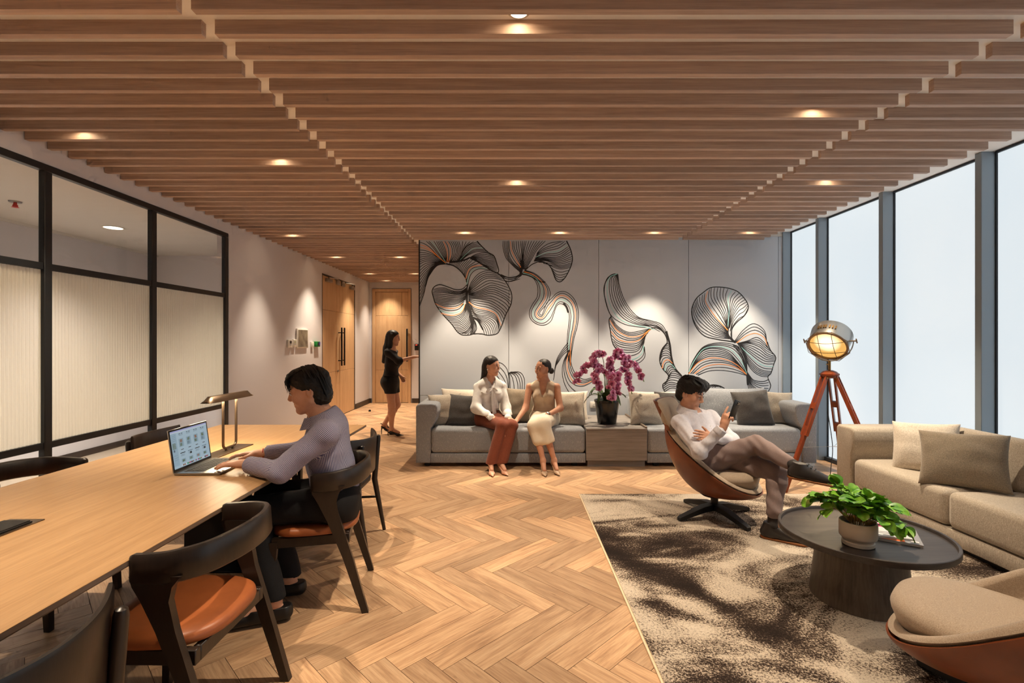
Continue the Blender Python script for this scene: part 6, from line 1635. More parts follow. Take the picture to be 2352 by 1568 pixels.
# ================================================================ man with the phone in the lounge chair
def phone_man():
    O = V3((1.62, 4.0, 0.0)); fw = V3((0.60, -0.76, 0.25)).normalized(); fwh = V3((0.62, -0.78, 0)).normalized()
    who = empty('person', O, 0, 'man in a white shirt and mauve trousers looking at a phone, legs crossed', 'person')
    pel = V3((1.625, 4.00, 0.505)); che = V3((1.545, 4.085, 0.72)); nk = V3((1.478, 4.112, 0.884))
    sr = V3((1.355, 3.985, 0.795)); sl = V3((1.695, 4.21, 0.805))
    er, wr = V3((1.425, 3.735, 0.612)), V3((1.575, 3.665, 0.812))
    el, wl = V3((1.775, 3.985, 0.650)), V3((1.555, 3.80, 0.705))
    hr, hl = V3((1.565, 3.955, 0.495)), V3((1.705, 4.045, 0.49))
    kr, ar = V3((1.885, 3.80, 0.655)), V3((2.025, 3.475, 0.555))
    kl, al = V3((1.995, 3.70, 0.47)), V3((1.905, 3.585, 0.135))
    tl = V3((2.06, 3.475, 0.055)); tr = V3((2.225, 3.365, 0.515))
    H = Head((1.480, 4.085, 1.018), (0.70, -0.66, -0.28), (0, 0, 1), 1.0)
    S = Sdf(); H.add(S)
    S.cap(nk, H.p(-0.020, 0, -0.055), 0.056, 0.054, 0.025)
    torso(S, pel, che, nk, sl, sr, fw, -0.02); S.cap(lerp(sl, sr, 0.5), nk, 0.07, 0.056, 0.04)
    arm(S, sl, el, wl, g=-0.004); arm(S, sr, er, wr, g=-0.004)
    pc = V3((1.648, 3.645, 0.945))
    hand(S, wr, (0.28, -0.10, 0.95), (0.80, 0.45, 0.1), (-0.5, 0.85, 0.15), size=1.0, curls=((0.25, 0.15, 0.1), (0.95, 0.9, 0.6), (1.1, 1.0, 0.7), (1.2, 1.0, 0.7)), thumb=(0.8, 0.5, 0.5))
    hand(S, wl + V3((-0.02, -0.012, 0.008)), (-0.86, -0.42, 0.22), (-0.2, 0.55, -0.8), (0.0, 0.2, 1), curl=(0.25, 0.35, 0.3), size=0.98)
    leg(S, hl, kl, al, g=-0.012); leg(S, hr, kr, ar, g=-0.012)
    foot(S, al, tl, -0.008); S.cap(ar, ar + V3((0.015, -0.02, -0.02)), 0.03, 0.028, 0.02)
    sdf_part('body', S, 0.0042, 'skin', who, O)
    H.face_parts(who, O, 'lip_plain', down=0.004)
    # shirt
    S = Sdf(); torso(S, pel, che, nk, sl, sr, fw, 0.006); S.cap(lerp(sl, sr, 0.5), nk + V3((0, 0, -0.005)), 0.080, 0.066, 0.05)
    arm(S, sl, el, wl, g=0.012, cut=0.80); arm(S, sr, er, wr, g=0.010, cut=0.86); S.ell(el + V3((0.0, -0.01, -0.005)), (0.058, 0.054, 0.056), None, 0.03); S.ell(er, (0.052, 0.05, 0.054), None, 0.03)
    S.clip(nk + V3((0, 0, 0.0)), V3((0.12, -0.14, 1))); S.clip(pel + V3((0, 0, -0.01)), V3((0.1, -0.1, -1)))
    sdf_part('shirt', S, 0.0055, 'shirt_white', who, O, wrinkle=0.0034, freq=46)
    mb = MB(); ring = []; lf = V3((0, 0, 1)).cross(fwh).normalized()
    for k in range(29):
        a = -2.75 + 5.5 * k / 28
        dv = (-fwh) * math.cos(a) + lf * math.sin(a); fr = (1 - math.cos(a)) / 2
        base = nk + fwh * (0.020 * fr - 0.004) + V3((0, 0, -0.002 - 0.042 * fr)); rr = 0.071 + 0.010 * fr
        ring.append([base + dv * (rr - 0.006) + V3((0, 0, 0.0)), base + dv * (rr - 0.004) + V3((0, 0, 0.046)), base + dv * (rr + 0.005) + V3((0, 0, 0.047)), base + dv * (rr + 0.026 + 0.016 * fr) + V3((0, 0, -0.004 - 0.030 * fr))])
    mb.loft([[p - O for p in r] for r in ring]); mb.build('collar', 'shirt_white', who, ang=60)
    # button placket
    pts = [nk + fwh * 0.095 + V3((0, 0, -0.06)), che + fwh * 0.128 + V3((0.0, 0, 0.02)), che + fwh * 0.136 + V3((0.02, -0.01, -0.08)), pel + fwh * 0.128 + V3((0, 0, 0.07))]
    q = catmull(pts, 9); mb = MB(); mb.tube([V3(p) - O for p in q], 0.014, 8, flat=0.25, up=fwh); pk = mb.build('placket', 'shirt_white', who)
    for i in (2, 4, 6):
        mb = MB(); mb.cyl(V3(q[i]) - O, V3(q[i]) + fwh * 0.006 - O, 0.005, n=10); mb.build('button', 'white_plastic', pk)
    for e_, w_ in ((er, wr),):
        d = (w_ - e_).normalized(); S = Sdf(); S.cap(lerp(e_, w_, 0.80), lerp(e_, w_, 0.94), 0.044, 0.042, 0.01); S.clip(lerp(e_, w_, 0.94), d); S.clip(lerp(e_, w_, 0.74), -d); sdf_part('cuff', S, 0.0035, 'shirt_white', who, O)
    # trousers, belt, socks
    S = Sdf(); S.cap(pel - V3((0, 0, 0.03)), pel + V3((-0.01, 0.01, 0.0)), 0.152, 0.150, 0.04, (fwh, 0.80)); S.cap(hl, hr, 0.098, 0.098, 0.05)
    leg(S, hl, kl, al + V3((0.005, 0, 0.075)), (0.086, 0.064, 0.055, 0.044), 0.008, 0.035)
    ae = lerp(kr, ar, 0.78); leg(S, hr, kr, ae, (0.088, 0.062, 0.053, 0.040), 0.008, 0.035)
    sdf_part('trousers', S, 0.006, 'trouser_mauve', who, O, wrinkle=0.0036, freq=40)
    S = Sdf(); bp = pel + V3((-0.01, 0.01, 0.046)); bn = V3((-0.2, 0.2, 1)).normalized(); S.cap(bp - bn * 0.01, bp + bn * 0.01, 0.156, 0.156, 0.01, (fwh, 0.80)); S.clip(bp + bn * 0.016, bn); S.clip(bp - bn * 0.016, -bn)
    be = sdf_part('belt', S, 0.004, 'loafer_leather', who, O)
    mb = MB(); b0 = bp + fwh * 0.127; mb.box((-0.022, -0.006, -0.018), (0.022, 0.006, 0.018), 0.003, 1, Matrix.Translation(b0 - O) @ fwh.to_track_quat('Y', 'Z').to_matrix().to_4x4()); mb.build('buckle', 'steel', be)
    for a_, k_, u in ((al, kl, 0.32), (ar, kr, 0.22)):
        S = Sdf(); S.cap(lerp(a_, k_, u), lerp(a_, k_, -0.06), 0.043, 0.040, 0.01); sdf_part('sock', S, 0.0045, 'sock_dark', who, O)
    # ankle-high lace shoes: the left stands on the rug, the right hangs from the crossed leg
    def shoe(an, toe, upv):
        an, toe, upv = V3(an), V3(toe), V3(upv).normalized()
        d = (toe - an); d = (d - upv * d.dot(upv)).normalized(); sd = upv.cross(d)
        z0 = an - upv * 0.082
        hp = z0 - d * 0.045 + upv * 0.034; tp = hp + d * 0.225
        S = Sdf(); S.cap(hp, tp, 0.038, 0.040, 0.02, (upv, 0.80)); S.cap(hp + upv * 0.02, hp + d * 0.11 + upv * 0.012, 0.038, 0.036, 0.03); S.cap(hp + upv * 0.075 + d * 0.022, hp + upv * 0.02 + d * 0.03, 0.043, 0.042, 0.03); S.cap(hp + upv * 0.05 + d * 0.03, hp + d * 0.15 + upv * 0.008, 0.036, 0.034, 0.03)
        S.clip(z0 + upv * 0.012, -upv); S.clip(z0 + upv * 0.118, upv)
        sh = sdf_part('shoe', S, 0.0042, 'shoe_leather', who, O)
        S = Sdf(); S.cap(hp - upv * 0.02, tp - upv * 0.02, 0.043, 0.046, 0.01); S.clip(z0 + upv * 0.016, upv); S.clip(z0, -upv); sdf_part('sole', S, 0.004, 'shoe_sole', sh, O)
        mb = MB()
        for i in range(4):
            c = hp + d * (0.078 + 0.022 * i) + upv * (0.086 - 0.0125 * i)
            mb.tube([c + sd * s_ * 0.024 + upv * (-0.008 * s_ * s_) + d * (0.006 * s_) - O for s_ in (-1, -0.5, 0, 0.5, 1)], 0.004, 6)
        mb.build('laces', 'rubber', sh)
    shoe(V3((1.905, 3.585, RZ + 0.084)), tl, (0, 0, 1))
    shoe(ar + V3((0.014, -0.02, 0.004)), tr, (0.10, -0.04, 1))
    # hair
    S = Sdf(); S.ell(H.p(-0.018, 0, 0.050), H.r(0.108, 0.092, 0.092), H.ax()); S.ell(H.p(-0.050, 0, -0.022), H.r(0.068, 0.078, 0.072), H.ax(), 0.03)
    S.ell(H.p(0.040, 0.01, 0.098), H.r(0.074, 0.082, 0.046), H.ax(), 0.03); S.ell(H.p(0.088, -0.03, 0.082), H.r(0.030, 0.04, 0.03), H.ax(), 0.03); S.ell(H.p(0.08, 0.05, 0.07), H.r(0.032, 0.03, 0.034), H.ax(), 0.03)
    S.ell(H.p(0.110, 0, -0.050), H.r(0.085, 0.13, 0.108), H.ax(), 0.015, True)
    for s in (1, -1): S.ell(H.p(0.020, s * 0.098, -0.050), H.r(0.042, 0.034, 0.058), H.ax(), 0.015, True)
    hr_ = sdf_part('hair', S, 0.0045, 'hair_black', who, O, wrinkle=0.002, freq=120)
    rnd = random.Random(9); mb = MB()
    def st(r): a = r.uniform(-PI, PI); q = r.uniform(0.1, 0.7); return (-0.01 + 0.10 * math.cos(a) * q, 0.088 * math.sin(a) * q, 0.052 + 0.094 * math.sqrt(1 - q * q))
    def tp(r, a): return (a[0] + r.uniform(0.02, 0.05) if a[0] > 0 else a[0] - 0.04, a[1] * 1.25 + r.uniform(-0.02, 0.02), a[2] - r.uniform(0.03, 0.06))
    def md(r, a, b): return ((a[0] + b[0]) / 2, (a[1] + b[1]) / 2, (a[2] + b[2]) / 2 + 0.018)
    hair_locks(mb, H, rnd, 120, st, tp, 0.0065, O, md)
    def st2(r): return (r.uniform(0.02, 0.06), r.uniform(-0.06, 0.06), 0.138)
    def tp2(r, a): return (0.104 - 3.0 * a[1] ** 2 + r.uniform(-0.006, 0.008), a[1] * 1.25 - 0.014 + r.uniform(-0.01, 0.01), r.uniform(0.045, 0.075) - 0.30 * abs(a[1]))
    def md2(r, a, b): return (0.106 - 2.4 * a[1] ** 2 + r.uniform(-0.004, 0.010), a[1] * 1.15 + 0.010, 0.108 + r.uniform(-0.008, 0.008))
    hair_locks(mb, H, rnd, 40, st2, tp2, 0.008, O, md2); mb.build('hair_locks', 'hair_black', hr_, ang=80)
    # phone held up: a thing of its own
    ph = empty('phone', pc, 0, 'black phone with camera dots held up by the seated man', 'phone')
    nrm = V3((0.52, -0.82, -0.20)).normalized()                  # back of the phone, away from his face
    upv = V3((0.35, -0.1, 0.95)); upv = (upv - nrm * upv.dot(nrm)).normalized(); sd = upv.cross(nrm)
    R = Matrix((sd, nrm, upv)).transposed().to_4x4()
    mb = MB(); mb.box((-0.036, -0.004, -0.074), (0.036, 0.004, 0.074), 0.003, 2, R); mb.build('case', 'phone_black', ph)
    mb = MB(); mb.box((-0.033, -0.0046, -0.070), (0.033, -0.0040, 0.070), 0, 1, R); mb.build('screen', 'scr_pale', ph)
    mb = MB(); mb.box((0.004, 0.0042, 0.036), (0.030, 0.0060, 0.066), 0.001, 1, R); cb = mb.build('camera_bump', 'rubber', ph)
    for a, b in ((0.011, 0.058), (0.011, 0.044), (0.023, 0.051)):
        mb = MB(); mb.cyl(R @ V3((a, 0.006, b)), R @ V3((a, 0.0085, b)), 0.0055, n=12); mb.build('camera_lens', 'steel', cb)
phone_man()

# ================================================================ heeled pump
def pump(name, mat, an, toe, O, who, heel=0.085, sling=False):
    an, toe = V3(an), V3(toe); d = toe - an; d.z = 0; d.normalize(); s = V3((-d.y, d.x, 0)); z0 = 0.004
    hp = an - d * 0.035; hp.z = heel + 0.01
    ball = hp + d * 0.135; ball.z = 0.020; tip = ball + d * 0.085; tip.z = 0.014
    S = Sdf(); S.cap(hp + V3((0, 0, 0.008)), lerp(hp, ball, 0.45), 0.026, 0.022, 0.02, (V3((0, 0, 1)), 0.8)); S.cap(lerp(hp, ball, 0.4), ball, 0.023, 0.030, 0.02, (V3((0, 0, 1)), 0.6)); S.cap(ball, tip, 0.032, 0.007, 0.015, (V3((0, 0, 1)), 0.62))
    if not sling: S.cap(hp - d * 0.002, hp - d * 0.002 + V3((0, 0, 0.035)), 0.029, 0.026, 0.02)
    S.clip((0, 0, z0), (0, 0, -1))
    sh = sdf_part(name, S, 0.004, mat, who, O)
    mb = MB(); mb.tube([hp - d * 0.008 - O, hp - d * 0.018 + V3((0, 0, -heel * 0.5)) - O, V3((hp.x, hp.y, 0.004)) - d * 0.016 - O], [0.015, 0.007, 0.0045], 10); mb.build('heel', mat, sh)
    if sling:
        mb = MB(); mb.tube([x - O for x in map(V3, catmull([hp + d * 0.06 + s * 0.028 + V3((0, 0, 0.0)), hp + s * 0.026 + V3((0, 0, 0.045)), hp - d * 0.034 + V3((0, 0, 0.055)), hp - s * 0.026 + V3((0, 0, 0.045)), hp + d * 0.06 - s * 0.028], 18))], 0.004, 6); mb.build('strap', mat, sh)
    return sh

# ================================================================ woman in the white blouse
def blouse_woman():
    O = V3((-0.28, 5.95, 0)); fw = V3((0.30, -0.95, 0)).normalized()
    who = empty('person', O, 0, 'woman with long hair in a white bow blouse and rust trousers on the sofa', 'person')
    pel = V3((-0.30, 5.98, 0.545)); che = V3((-0.275, 5.975, 0.80)); nk = V3((-0.265, 5.975, 0.985))
    sr, sl = V3((-0.410, 5.940, 0.905)), V3((-0.122, 6.003, 0.905))
    er, wr = V3((-0.425, 5.80, 0.665)), V3((-0.245, 5.66, 0.578))
    el, wl = V3((-0.075, 5.90, 0.66)), V3((-0.045, 5.68, 0.572))
    hr, hl = V3((-0.36, 5.93, 0.52)), V3((-0.21, 5.97, 0.52))
    kr, kl = V3((-0.115, 5.53, 0.505)), V3((0.005, 5.55, 0.500))
    ar, al = V3((-0.235, 5.43, 0.135)), V3((-0.125, 5.45, 0.130))
    tr, tl = V3((-0.215, 5.33, 0.03)), V3((-0.06, 5.34, 0.03))
    H = Head((-0.245, 5.955, 1.155), (0.86, -0.50, -0.02), (0, 0, 1), 0.93)
    S = Sdf(); H.add(S, True, True)
    S.cap(nk - V3((0, 0, 0.02)), H.p(-0.022, 0, -0.05), 0.046, 0.045, 0.025); torso(S, pel, che, nk, sl, sr, fw, -0.02, True); S.cap(lerp(sl, sr, 0.5), nk, 0.06, 0.046, 0.04)
    ra = (0.040, 0.034, 0.033, 0.024); arm(S, sr, er, wr, ra); arm(S, sl, el, wl, ra)
    hand(S, wr, (0.80, -0.35, -0.18), (0, 0, -1), (0.3, 0.9, 0.1), size=0.88, curl=(0.2, 0.2, 0.2)); hand(S, wl, (0.65, -0.45, -0.25), (0, 0, -1), (-0.6, -0.5, 0.3), size=0.88, curl=(0.2, 0.25, 0.2))
    rl = (0.080, 0.056, 0.050, 0.032); leg(S, hr, kr, ar, rl, -0.008); leg(S, hl, kl, al, rl, -0.008)
    for a_, t_ in ((ar, tr), (al, tl)): S.cap(a_ - V3((0, 0, 0.02)), lerp(a_, t_, 0.7) - V3((0, 0, 0.01)), 0.030, 0.022, 0.02); S.cap(a_, a_ + (a_ - t_) * V3((1, 1, 0)).length * 0.1 - V3((0, 0, 0.025)), 0.03, 0.027, 0.02)
    sdf_part('body', S, 0.0052, 'skin', who, O); H.face_parts(who, O, 'lip_rose', True)
    # blouse with full sleeves
    S = Sdf(); torso(S, pel + V3((0, 0, 0.05)), che, nk, sl, sr, fw, 0.009, True); S.cap(lerp(sl, sr, 0.5), nk - V3((0, 0, 0.02)), 0.074, 0.056, 0.04)
    for a_, b_, c_ in ((sr, er, wr), (sl, el, wl)):
        S.cap(a_, b_, 0.049, 0.060, 0.03); S.cap(b_, lerp(b_, c_, 0.72), 0.058, 0.052, 0.03); S.cap(lerp(b_, c_, 0.72), lerp(b_, c_, 0.9), 0.052, 0.036, 0.02)
    S.cap(nk - V3((0, 0, 0.004)) + fw * 0.012, nk + V3((0, 0, 0.06)), 0.046, 0.056, 0.006, None, True); S.cap(nk + fw * 0.115 - V3((0, 0, 0.075)), nk + fw * 0.03 + V3((0, 0, 0.04)), 0.022, 0.052, 0.006, None, True); S.clip(pel + V3((0, 0, 0.05)), (0, 0, -1))
    bl = sdf_part('blouse', S, 0.0065, 'blouse_white', who, O, wrinkle=0.003, freq=30)
    # scalloped cape collar over the shoulders
    lf = V3((0, 0, 1)).cross(fw).normalized()
    S = Sdf(); torso(S, pel + V3((0, 0, 0.05)), che, nk, sl, sr, fw, 0.019, True); S.cap(lerp(sl, sr, 0.5), nk - V3((0, 0, 0.02)), 0.080, 0.060, 0.04)
    S.cap(nk - V3((0, 0, 0.004)) + fw * 0.012, nk + V3((0, 0, 0.06)), 0.046, 0.056, 0.006, None, True); S.cap(nk + fw * 0.125 - V3((0, 0, 0.080)), nk + fw * 0.03 + V3((0, 0, 0.04)), 0.026, 0.056, 0.006, None, True)
    S.clip(sl + lf * 0.012, lf + V3((0, 0, 0.2))); S.clip(sr - lf * 0.012, -lf + V3((0, 0, 0.2)))
    def scallop(x, y, z):
        X, Y, Z = x[:, None, None] - nk.x, y[None, :, None] - nk.y, z[None, None, :]
        a = np.arctan2(X * lf.x + Y * lf.y, X * fw.x + Y * fw.y)
        lim = nk.z - 0.125 - 0.018 * np.abs(np.sin(a * 3.5)) - 0.02 * np.cos(a)
        return np.maximum(0, lim - Z) * 3.0
    sdf_part('cape_collar', S, 0.005, 'blouse_white', bl, O, disp=scallop)
    kn = nk + fw * 0.112 + V3((0, 0, -0.090))
    def ribbon(pts, w): 
        mb = MB(); mb.tube([V3(p) - O for p in catmull(pts, 12)], w, 8, flat=0.25, up=fw); return mb
    ribbon([nk + lf * 0.05 + fw * 0.02 + V3((0, 0, 0.01)), nk + lf * 0.035 + fw * 0.07 + V3((0, 0, -0.03)), kn], [0.016] * 12).build('bow', 'blouse_white', bl)
    ribbon([nk - lf * 0.05 + fw * 0.02 + V3((0, 0, 0.01)), nk - lf * 0.035 + fw * 0.07 + V3((0, 0, -0.03)), kn], [0.016] * 12).build('bow', 'blouse_white', bl)
    for pts in ([kn, kn - lf * 0.035 + V3((0, -0.02, -0.010)), kn - lf * 0.075 + V3((0, -0.015, -0.045)), kn - lf * 0.035 + V3((0, -0.025, -0.035)), kn], [kn, kn + lf * 0.035 + V3((0, -0.02, -0.01)), kn + lf * 0.065 + V3((0, -0.02, -0.055)), kn + lf * 0.03 + V3((0, -0.025, -0.04)), kn]):
        ribbon(pts, [0.005, 0.008, 0.011, 0.012, 0.012, 0.012, 0.012, 0.012, 0.011, 0.010, 0.008, 0.005]).build('bow', 'blouse_white', bl)
    for pts in ([kn, kn + fw * 0.03 - lf * 0.005 + V3((0, 0, -0.12)), kn + fw * 0.02 + lf * 0.02 + V3((0, 0, -0.31))], [kn, kn + fw * 0.03 + lf * 0.02 + V3((0, 0, -0.10)), kn + fw * 0.02 + lf * 0.05 + V3((0, 0, -0.24))]):
        ribbon(pts, [0.008] + [0.016 + 0.001 * i for i in range(11)]).build('bow', 'blouse_white', bl)
    S = Sdf()
    for b_, c_ in ((er, wr), (el, wl)): S.cap(lerp(b_, c_, 0.86), lerp(b_, c_, 1.02), 0.034, 0.044, 0.01)
    sdf_part('cuff', S, 0.005, 'blouse_white', bl, O, wrinkle=0.003, freq=70)
    # wide trousers
    S = Sdf(); S.cap(pel - V3((0, 0, 0.03)), pel + V3((0, 0, 0.10)), 0.152, 0.122, 0.05, (fw, 0.80)); S.cap(hl, hr, 0.095, 0.095, 0.05)
    for h_, k_, a_ in ((hr, kr, ar), (hl, kl, al)): S.cap(h_, k_, 0.090, 0.066, 0.05); S.cap(k_, a_ - V3((0, 0, 0.06)), 0.062, 0.066, 0.012)
    S.clip(pel + V3((0, 0, 0.115)), (0, 0, 1)); S.clip((0, 0, 0.105), (0, 0, -1))
    sdf_part('trousers', S, 0.0065, 'trouser_rust', who, O, wrinkle=0.002, freq=22)
    pump('shoe', 'pump_nude', ar, tr + V3((0, -0.02, 0)), O, who); pump('shoe', 'pump_nude', al, tl + V3((0, -0.02, 0)), O, who)
    # long straight hair
    S = Sdf(); S.ell(H.p(-0.016, 0, 0.045), H.r(0.108, 0.086, 0.090), H.ax()); S.ell(H.p(-0.055, 0, -0.02), H.r(0.068, 0.074, 0.085), H.ax(), 0.03)
    S.cap(H.p(-0.07, 0, -0.02), H.p(-0.115, 0.02, -0.21), 0.062, 0.050, 0.03, (H.l, 1.2)); S.cap(H.p(-0.115, 0.02, -0.20), H.p(-0.13, 0.04, -0.33), 0.050, 0.030, 0.03)
    S.ell(H.p(0.108, 0, -0.042), H.r(0.085, 0.12, 0.112), H.ax(), 0.012, True)
    for s in (1, -1): S.ell(H.p(0.024, s * 0.092, -0.045), H.r(0.045, 0.03, 0.058), H.ax(), 0.012, True)
    sdf_part('hair', S, 0.0052, 'hair_brown', who, O, wrinkle=0.0012, freq=160)
    for s in (1, -1):
        mb = MB(); bmesh.ops.create_uvsphere(mb.bm, u_segments=10, v_segments=8, radius=0.008, matrix=Matrix.Translation(H.p(-0.008, s * 0.088, -0.045) - O)); mb.build('earring', 'teeth', who)
blouse_woman()

# ================================================================ woman in beige
def beige_woman():
    O = V3((0.40, 5.98, 0)); fw = V3((-0.20, -0.97, 0)).normalized(); lf = V3((0, 0, 1)).cross(fw).normalized()
    who = empty('person', O, 0, 'woman with hair in a bun in a beige sleeveless top and cream skirt, smiling', 'person')
    pel = V3((0.395, 6.00, 0.545)); che = V3((0.390, 5.985, 0.79)); nk = V3((0.390, 5.985, 0.965))
    sr, sl = V3((0.215, 5.985, 0.900)), V3((0.540, 5.955, 0.900))
    er, wr = V3((0.165, 5.90, 0.655)), V3((0.055, 5.735, 0.530))
    el, wl = V3((0.575, 5.86, 0.655)), V3((0.405, 5.67, 0.600))
    hr, hl = V3((0.32, 5.96, 0.52)), V3((0.47, 5.95, 0.52))
    kr, kl = V3((0.255, 5.53, 0.500)), V3((0.345, 5.50, 0.535))
    ar, al = V3((0.345, 5.44, 0.135)), V3((0.470, 5.47, 0.130))
    tr, tl = V3((0.355, 5.32, 0.03)), V3((0.500, 5.35, 0.03))
    H = Head((0.375, 5.965, 1.120), (-0.84, -0.54, 0.0), (0, 0, 1), 0.93)
    S = Sdf(); H.add(S, True, True); S.cap(nk - V3((0, 0, 0.02)), H.p(-0.022, 0, -0.05), 0.046, 0.045, 0.025); torso(S, pel, che, nk, sl, sr, fw, -0.008, True); S.cap(lerp(sl, sr, 0.5), nk, 0.06, 0.046, 0.04)
    ra = (0.044, 0.037, 0.035, 0.024); arm(S, sr, er, wr, ra); arm(S, sl, el, wl, ra)
    hand(S, wr, (-0.35, -0.75, -0.22), (0, 0, -1), (-0.9, 0.4, 0.1), size=0.88, curl=(0.15, 0.2, 0.2)); hand(S, wl, (-0.72, -0.35, -0.55), (0.3, 0.3, -1), (-0.5, 0.8, 0.3), size=0.90, curl=(0.15, 0.25, 0.2))
    rl = (0.080, 0.056, 0.050, 0.030); leg(S, hr, kr, ar, rl, -0.004); leg(S, hl, kl, al, rl, -0.004)
    for a_, t_ in ((ar, tr), (al, tl)): S.cap(a_ - V3((0, 0, 0.02)), lerp(a_, t_, 0.7) - V3((0, 0, 0.01)), 0.030, 0.022, 0.02); S.cap(a_, a_ - V3((0, -0.02, 0.03)), 0.03, 0.027, 0.02)
    sdf_part('body', S, 0.0052, 'skin_tan', who, O); H.face_parts(who, O, 'lip_rose', True)
    # sleeveless V-neck top
    S = Sdf(); torso(S, pel + V3((0, 0, 0.03)), che, nk, sl, sr, fw, 0.006, True, 0.045); S.ell(pel + V3((0, 0, 0.075)), (0.150, 0.120, 0.035), None, 0.03)
    for s, sg in ((sl, 1), (sr, -1)): S.clip(s + V3((0, 0, 0)) - lf * sg * 0.022, lf * sg)
    v0 = nk + fw * 0.10 + V3((0, 0, -0.16))
    S.cap(v0 + fw * 0.02, nk + lf * 0.045 + V3((0, 0, 0.05)), 0.012, 0.030, 0.01, None, True); S.cap(v0 + fw * 0.02, nk - lf * 0.045 + V3((0, 0, 0.05)), 0.012, 0.030, 0.01, None, True); S.cap(v0 + fw * 0.02 + V3((0, 0, 0.05)), nk + fw * 0.02 + V3((0, 0, 0.05)), 0.026, 0.060, 0.01, None, True)
    S.cap(nk - V3((0, 0, 0.012)), nk + V3((0, 0, 0.06)), 0.082, 0.10, 0.006, None, True); S.clip(pel + V3((0, 0, 0.055)), (0, 0, -1))
    sdf_part('top', S, 0.0055, 'dress_beige', who, O, wrinkle=0.0012, freq=26)
    # wrap skirt to below the knee
    S = Sdf(); S.cap(pel - V3((0, 0, 0.02)), pel + V3((0, 0, 0.06)), 0.160, 0.130, 0.05, (fw, 0.80)); S.cap(hl, hr, 0.095, 0.095, 0.05)
    S.cap(hr, kr, 0.096, 0.078, 0.06); S.cap(hl, kl, 0.096, 0.078, 0.06); S.cap(kr, lerp(kr, ar, 0.42), 0.074, 0.068, 0.05); S.cap(kl, lerp(kl, al, 0.46), 0.076, 0.074, 0.05)
    S.clip(pel + V3((0, 0, 0.07)), (0, 0, 1)); S.clip(V3((0.40, 5.45, 0.318)), V3((0.30, 0, -1)))
    sdf_part('skirt', S, 0.006, 'skirt_cream', who, O, wrinkle=0.002, freq=24)
    pump('shoe', 'pump_taupe', ar, tr + V3((0, -0.02, 0)), O, who); pump('shoe', 'pump_taupe', al, tl + V3((0, -0.02, 0)), O, who)
    S = Sdf(); S.ell(H.p(-0.018, 0, 0.044), H.r(0.103, 0.081, 0.085), H.ax()); S.ell(H.p(-0.05, 0, -0.005), H.r(0.062, 0.068, 0.062), H.ax(), 0.03)
    S.ell(H.p(-0.135, 0, -0.032), H.r(0.036, 0.038, 0.042), H.ax(), 0.012); S.ell(H.p(0.112, 0, -0.040), H.r(0.090, 0.12, 0.112), H.ax(), 0.008, True)
    for s in (1, -1): S.ell(H.p(0.018, s * 0.090, -0.050), H.r(0.046, 0.03, 0.060), H.ax(), 0.010, True)
    sdf_part('hair', S, 0.0052, 'hair_brown', who, O, wrinkle=0.001, freq=150)
    mb = MB(); d = (wl - el).normalized(); q = wl - d * 0.012
    a = d.orthogonal().normalized(); b = d.cross(a); mb.tube([q + (a * math.cos(2 * PI * k / 18) + b * math.sin(2 * PI * k / 18)) * 0.0285 - O for k in range(18)], 0.008, 8, loop=True, flat=0.4); w_ = mb.build('watch', 'rubber', who)
    t = V3((-0.1, -0.75, 0.65)).normalized(); t = (t - d * t.dot(d)).normalized(); R = Matrix((d, t.cross(d), t)).transposed().to_4x4()
    mb = MB(); mb.box((-0.018, -0.016, 0.028), (0.018, 0.016, 0.037), 0.004, 2, Matrix.Translation(q - O) @ R); mb.build('watch_face', 'steel', w_)
    for s in (1, -1):
        mb = MB(); mb.tube([H.p(-0.008, s * 0.088, -0.042 - 0.02 * k / 5) + H.f * (0.008 * math.sin(PI * k / 5)) * H.k - O for k in range(6)], 0.0022, 6); mb.build('earring', 'gold', who)
beige_woman()

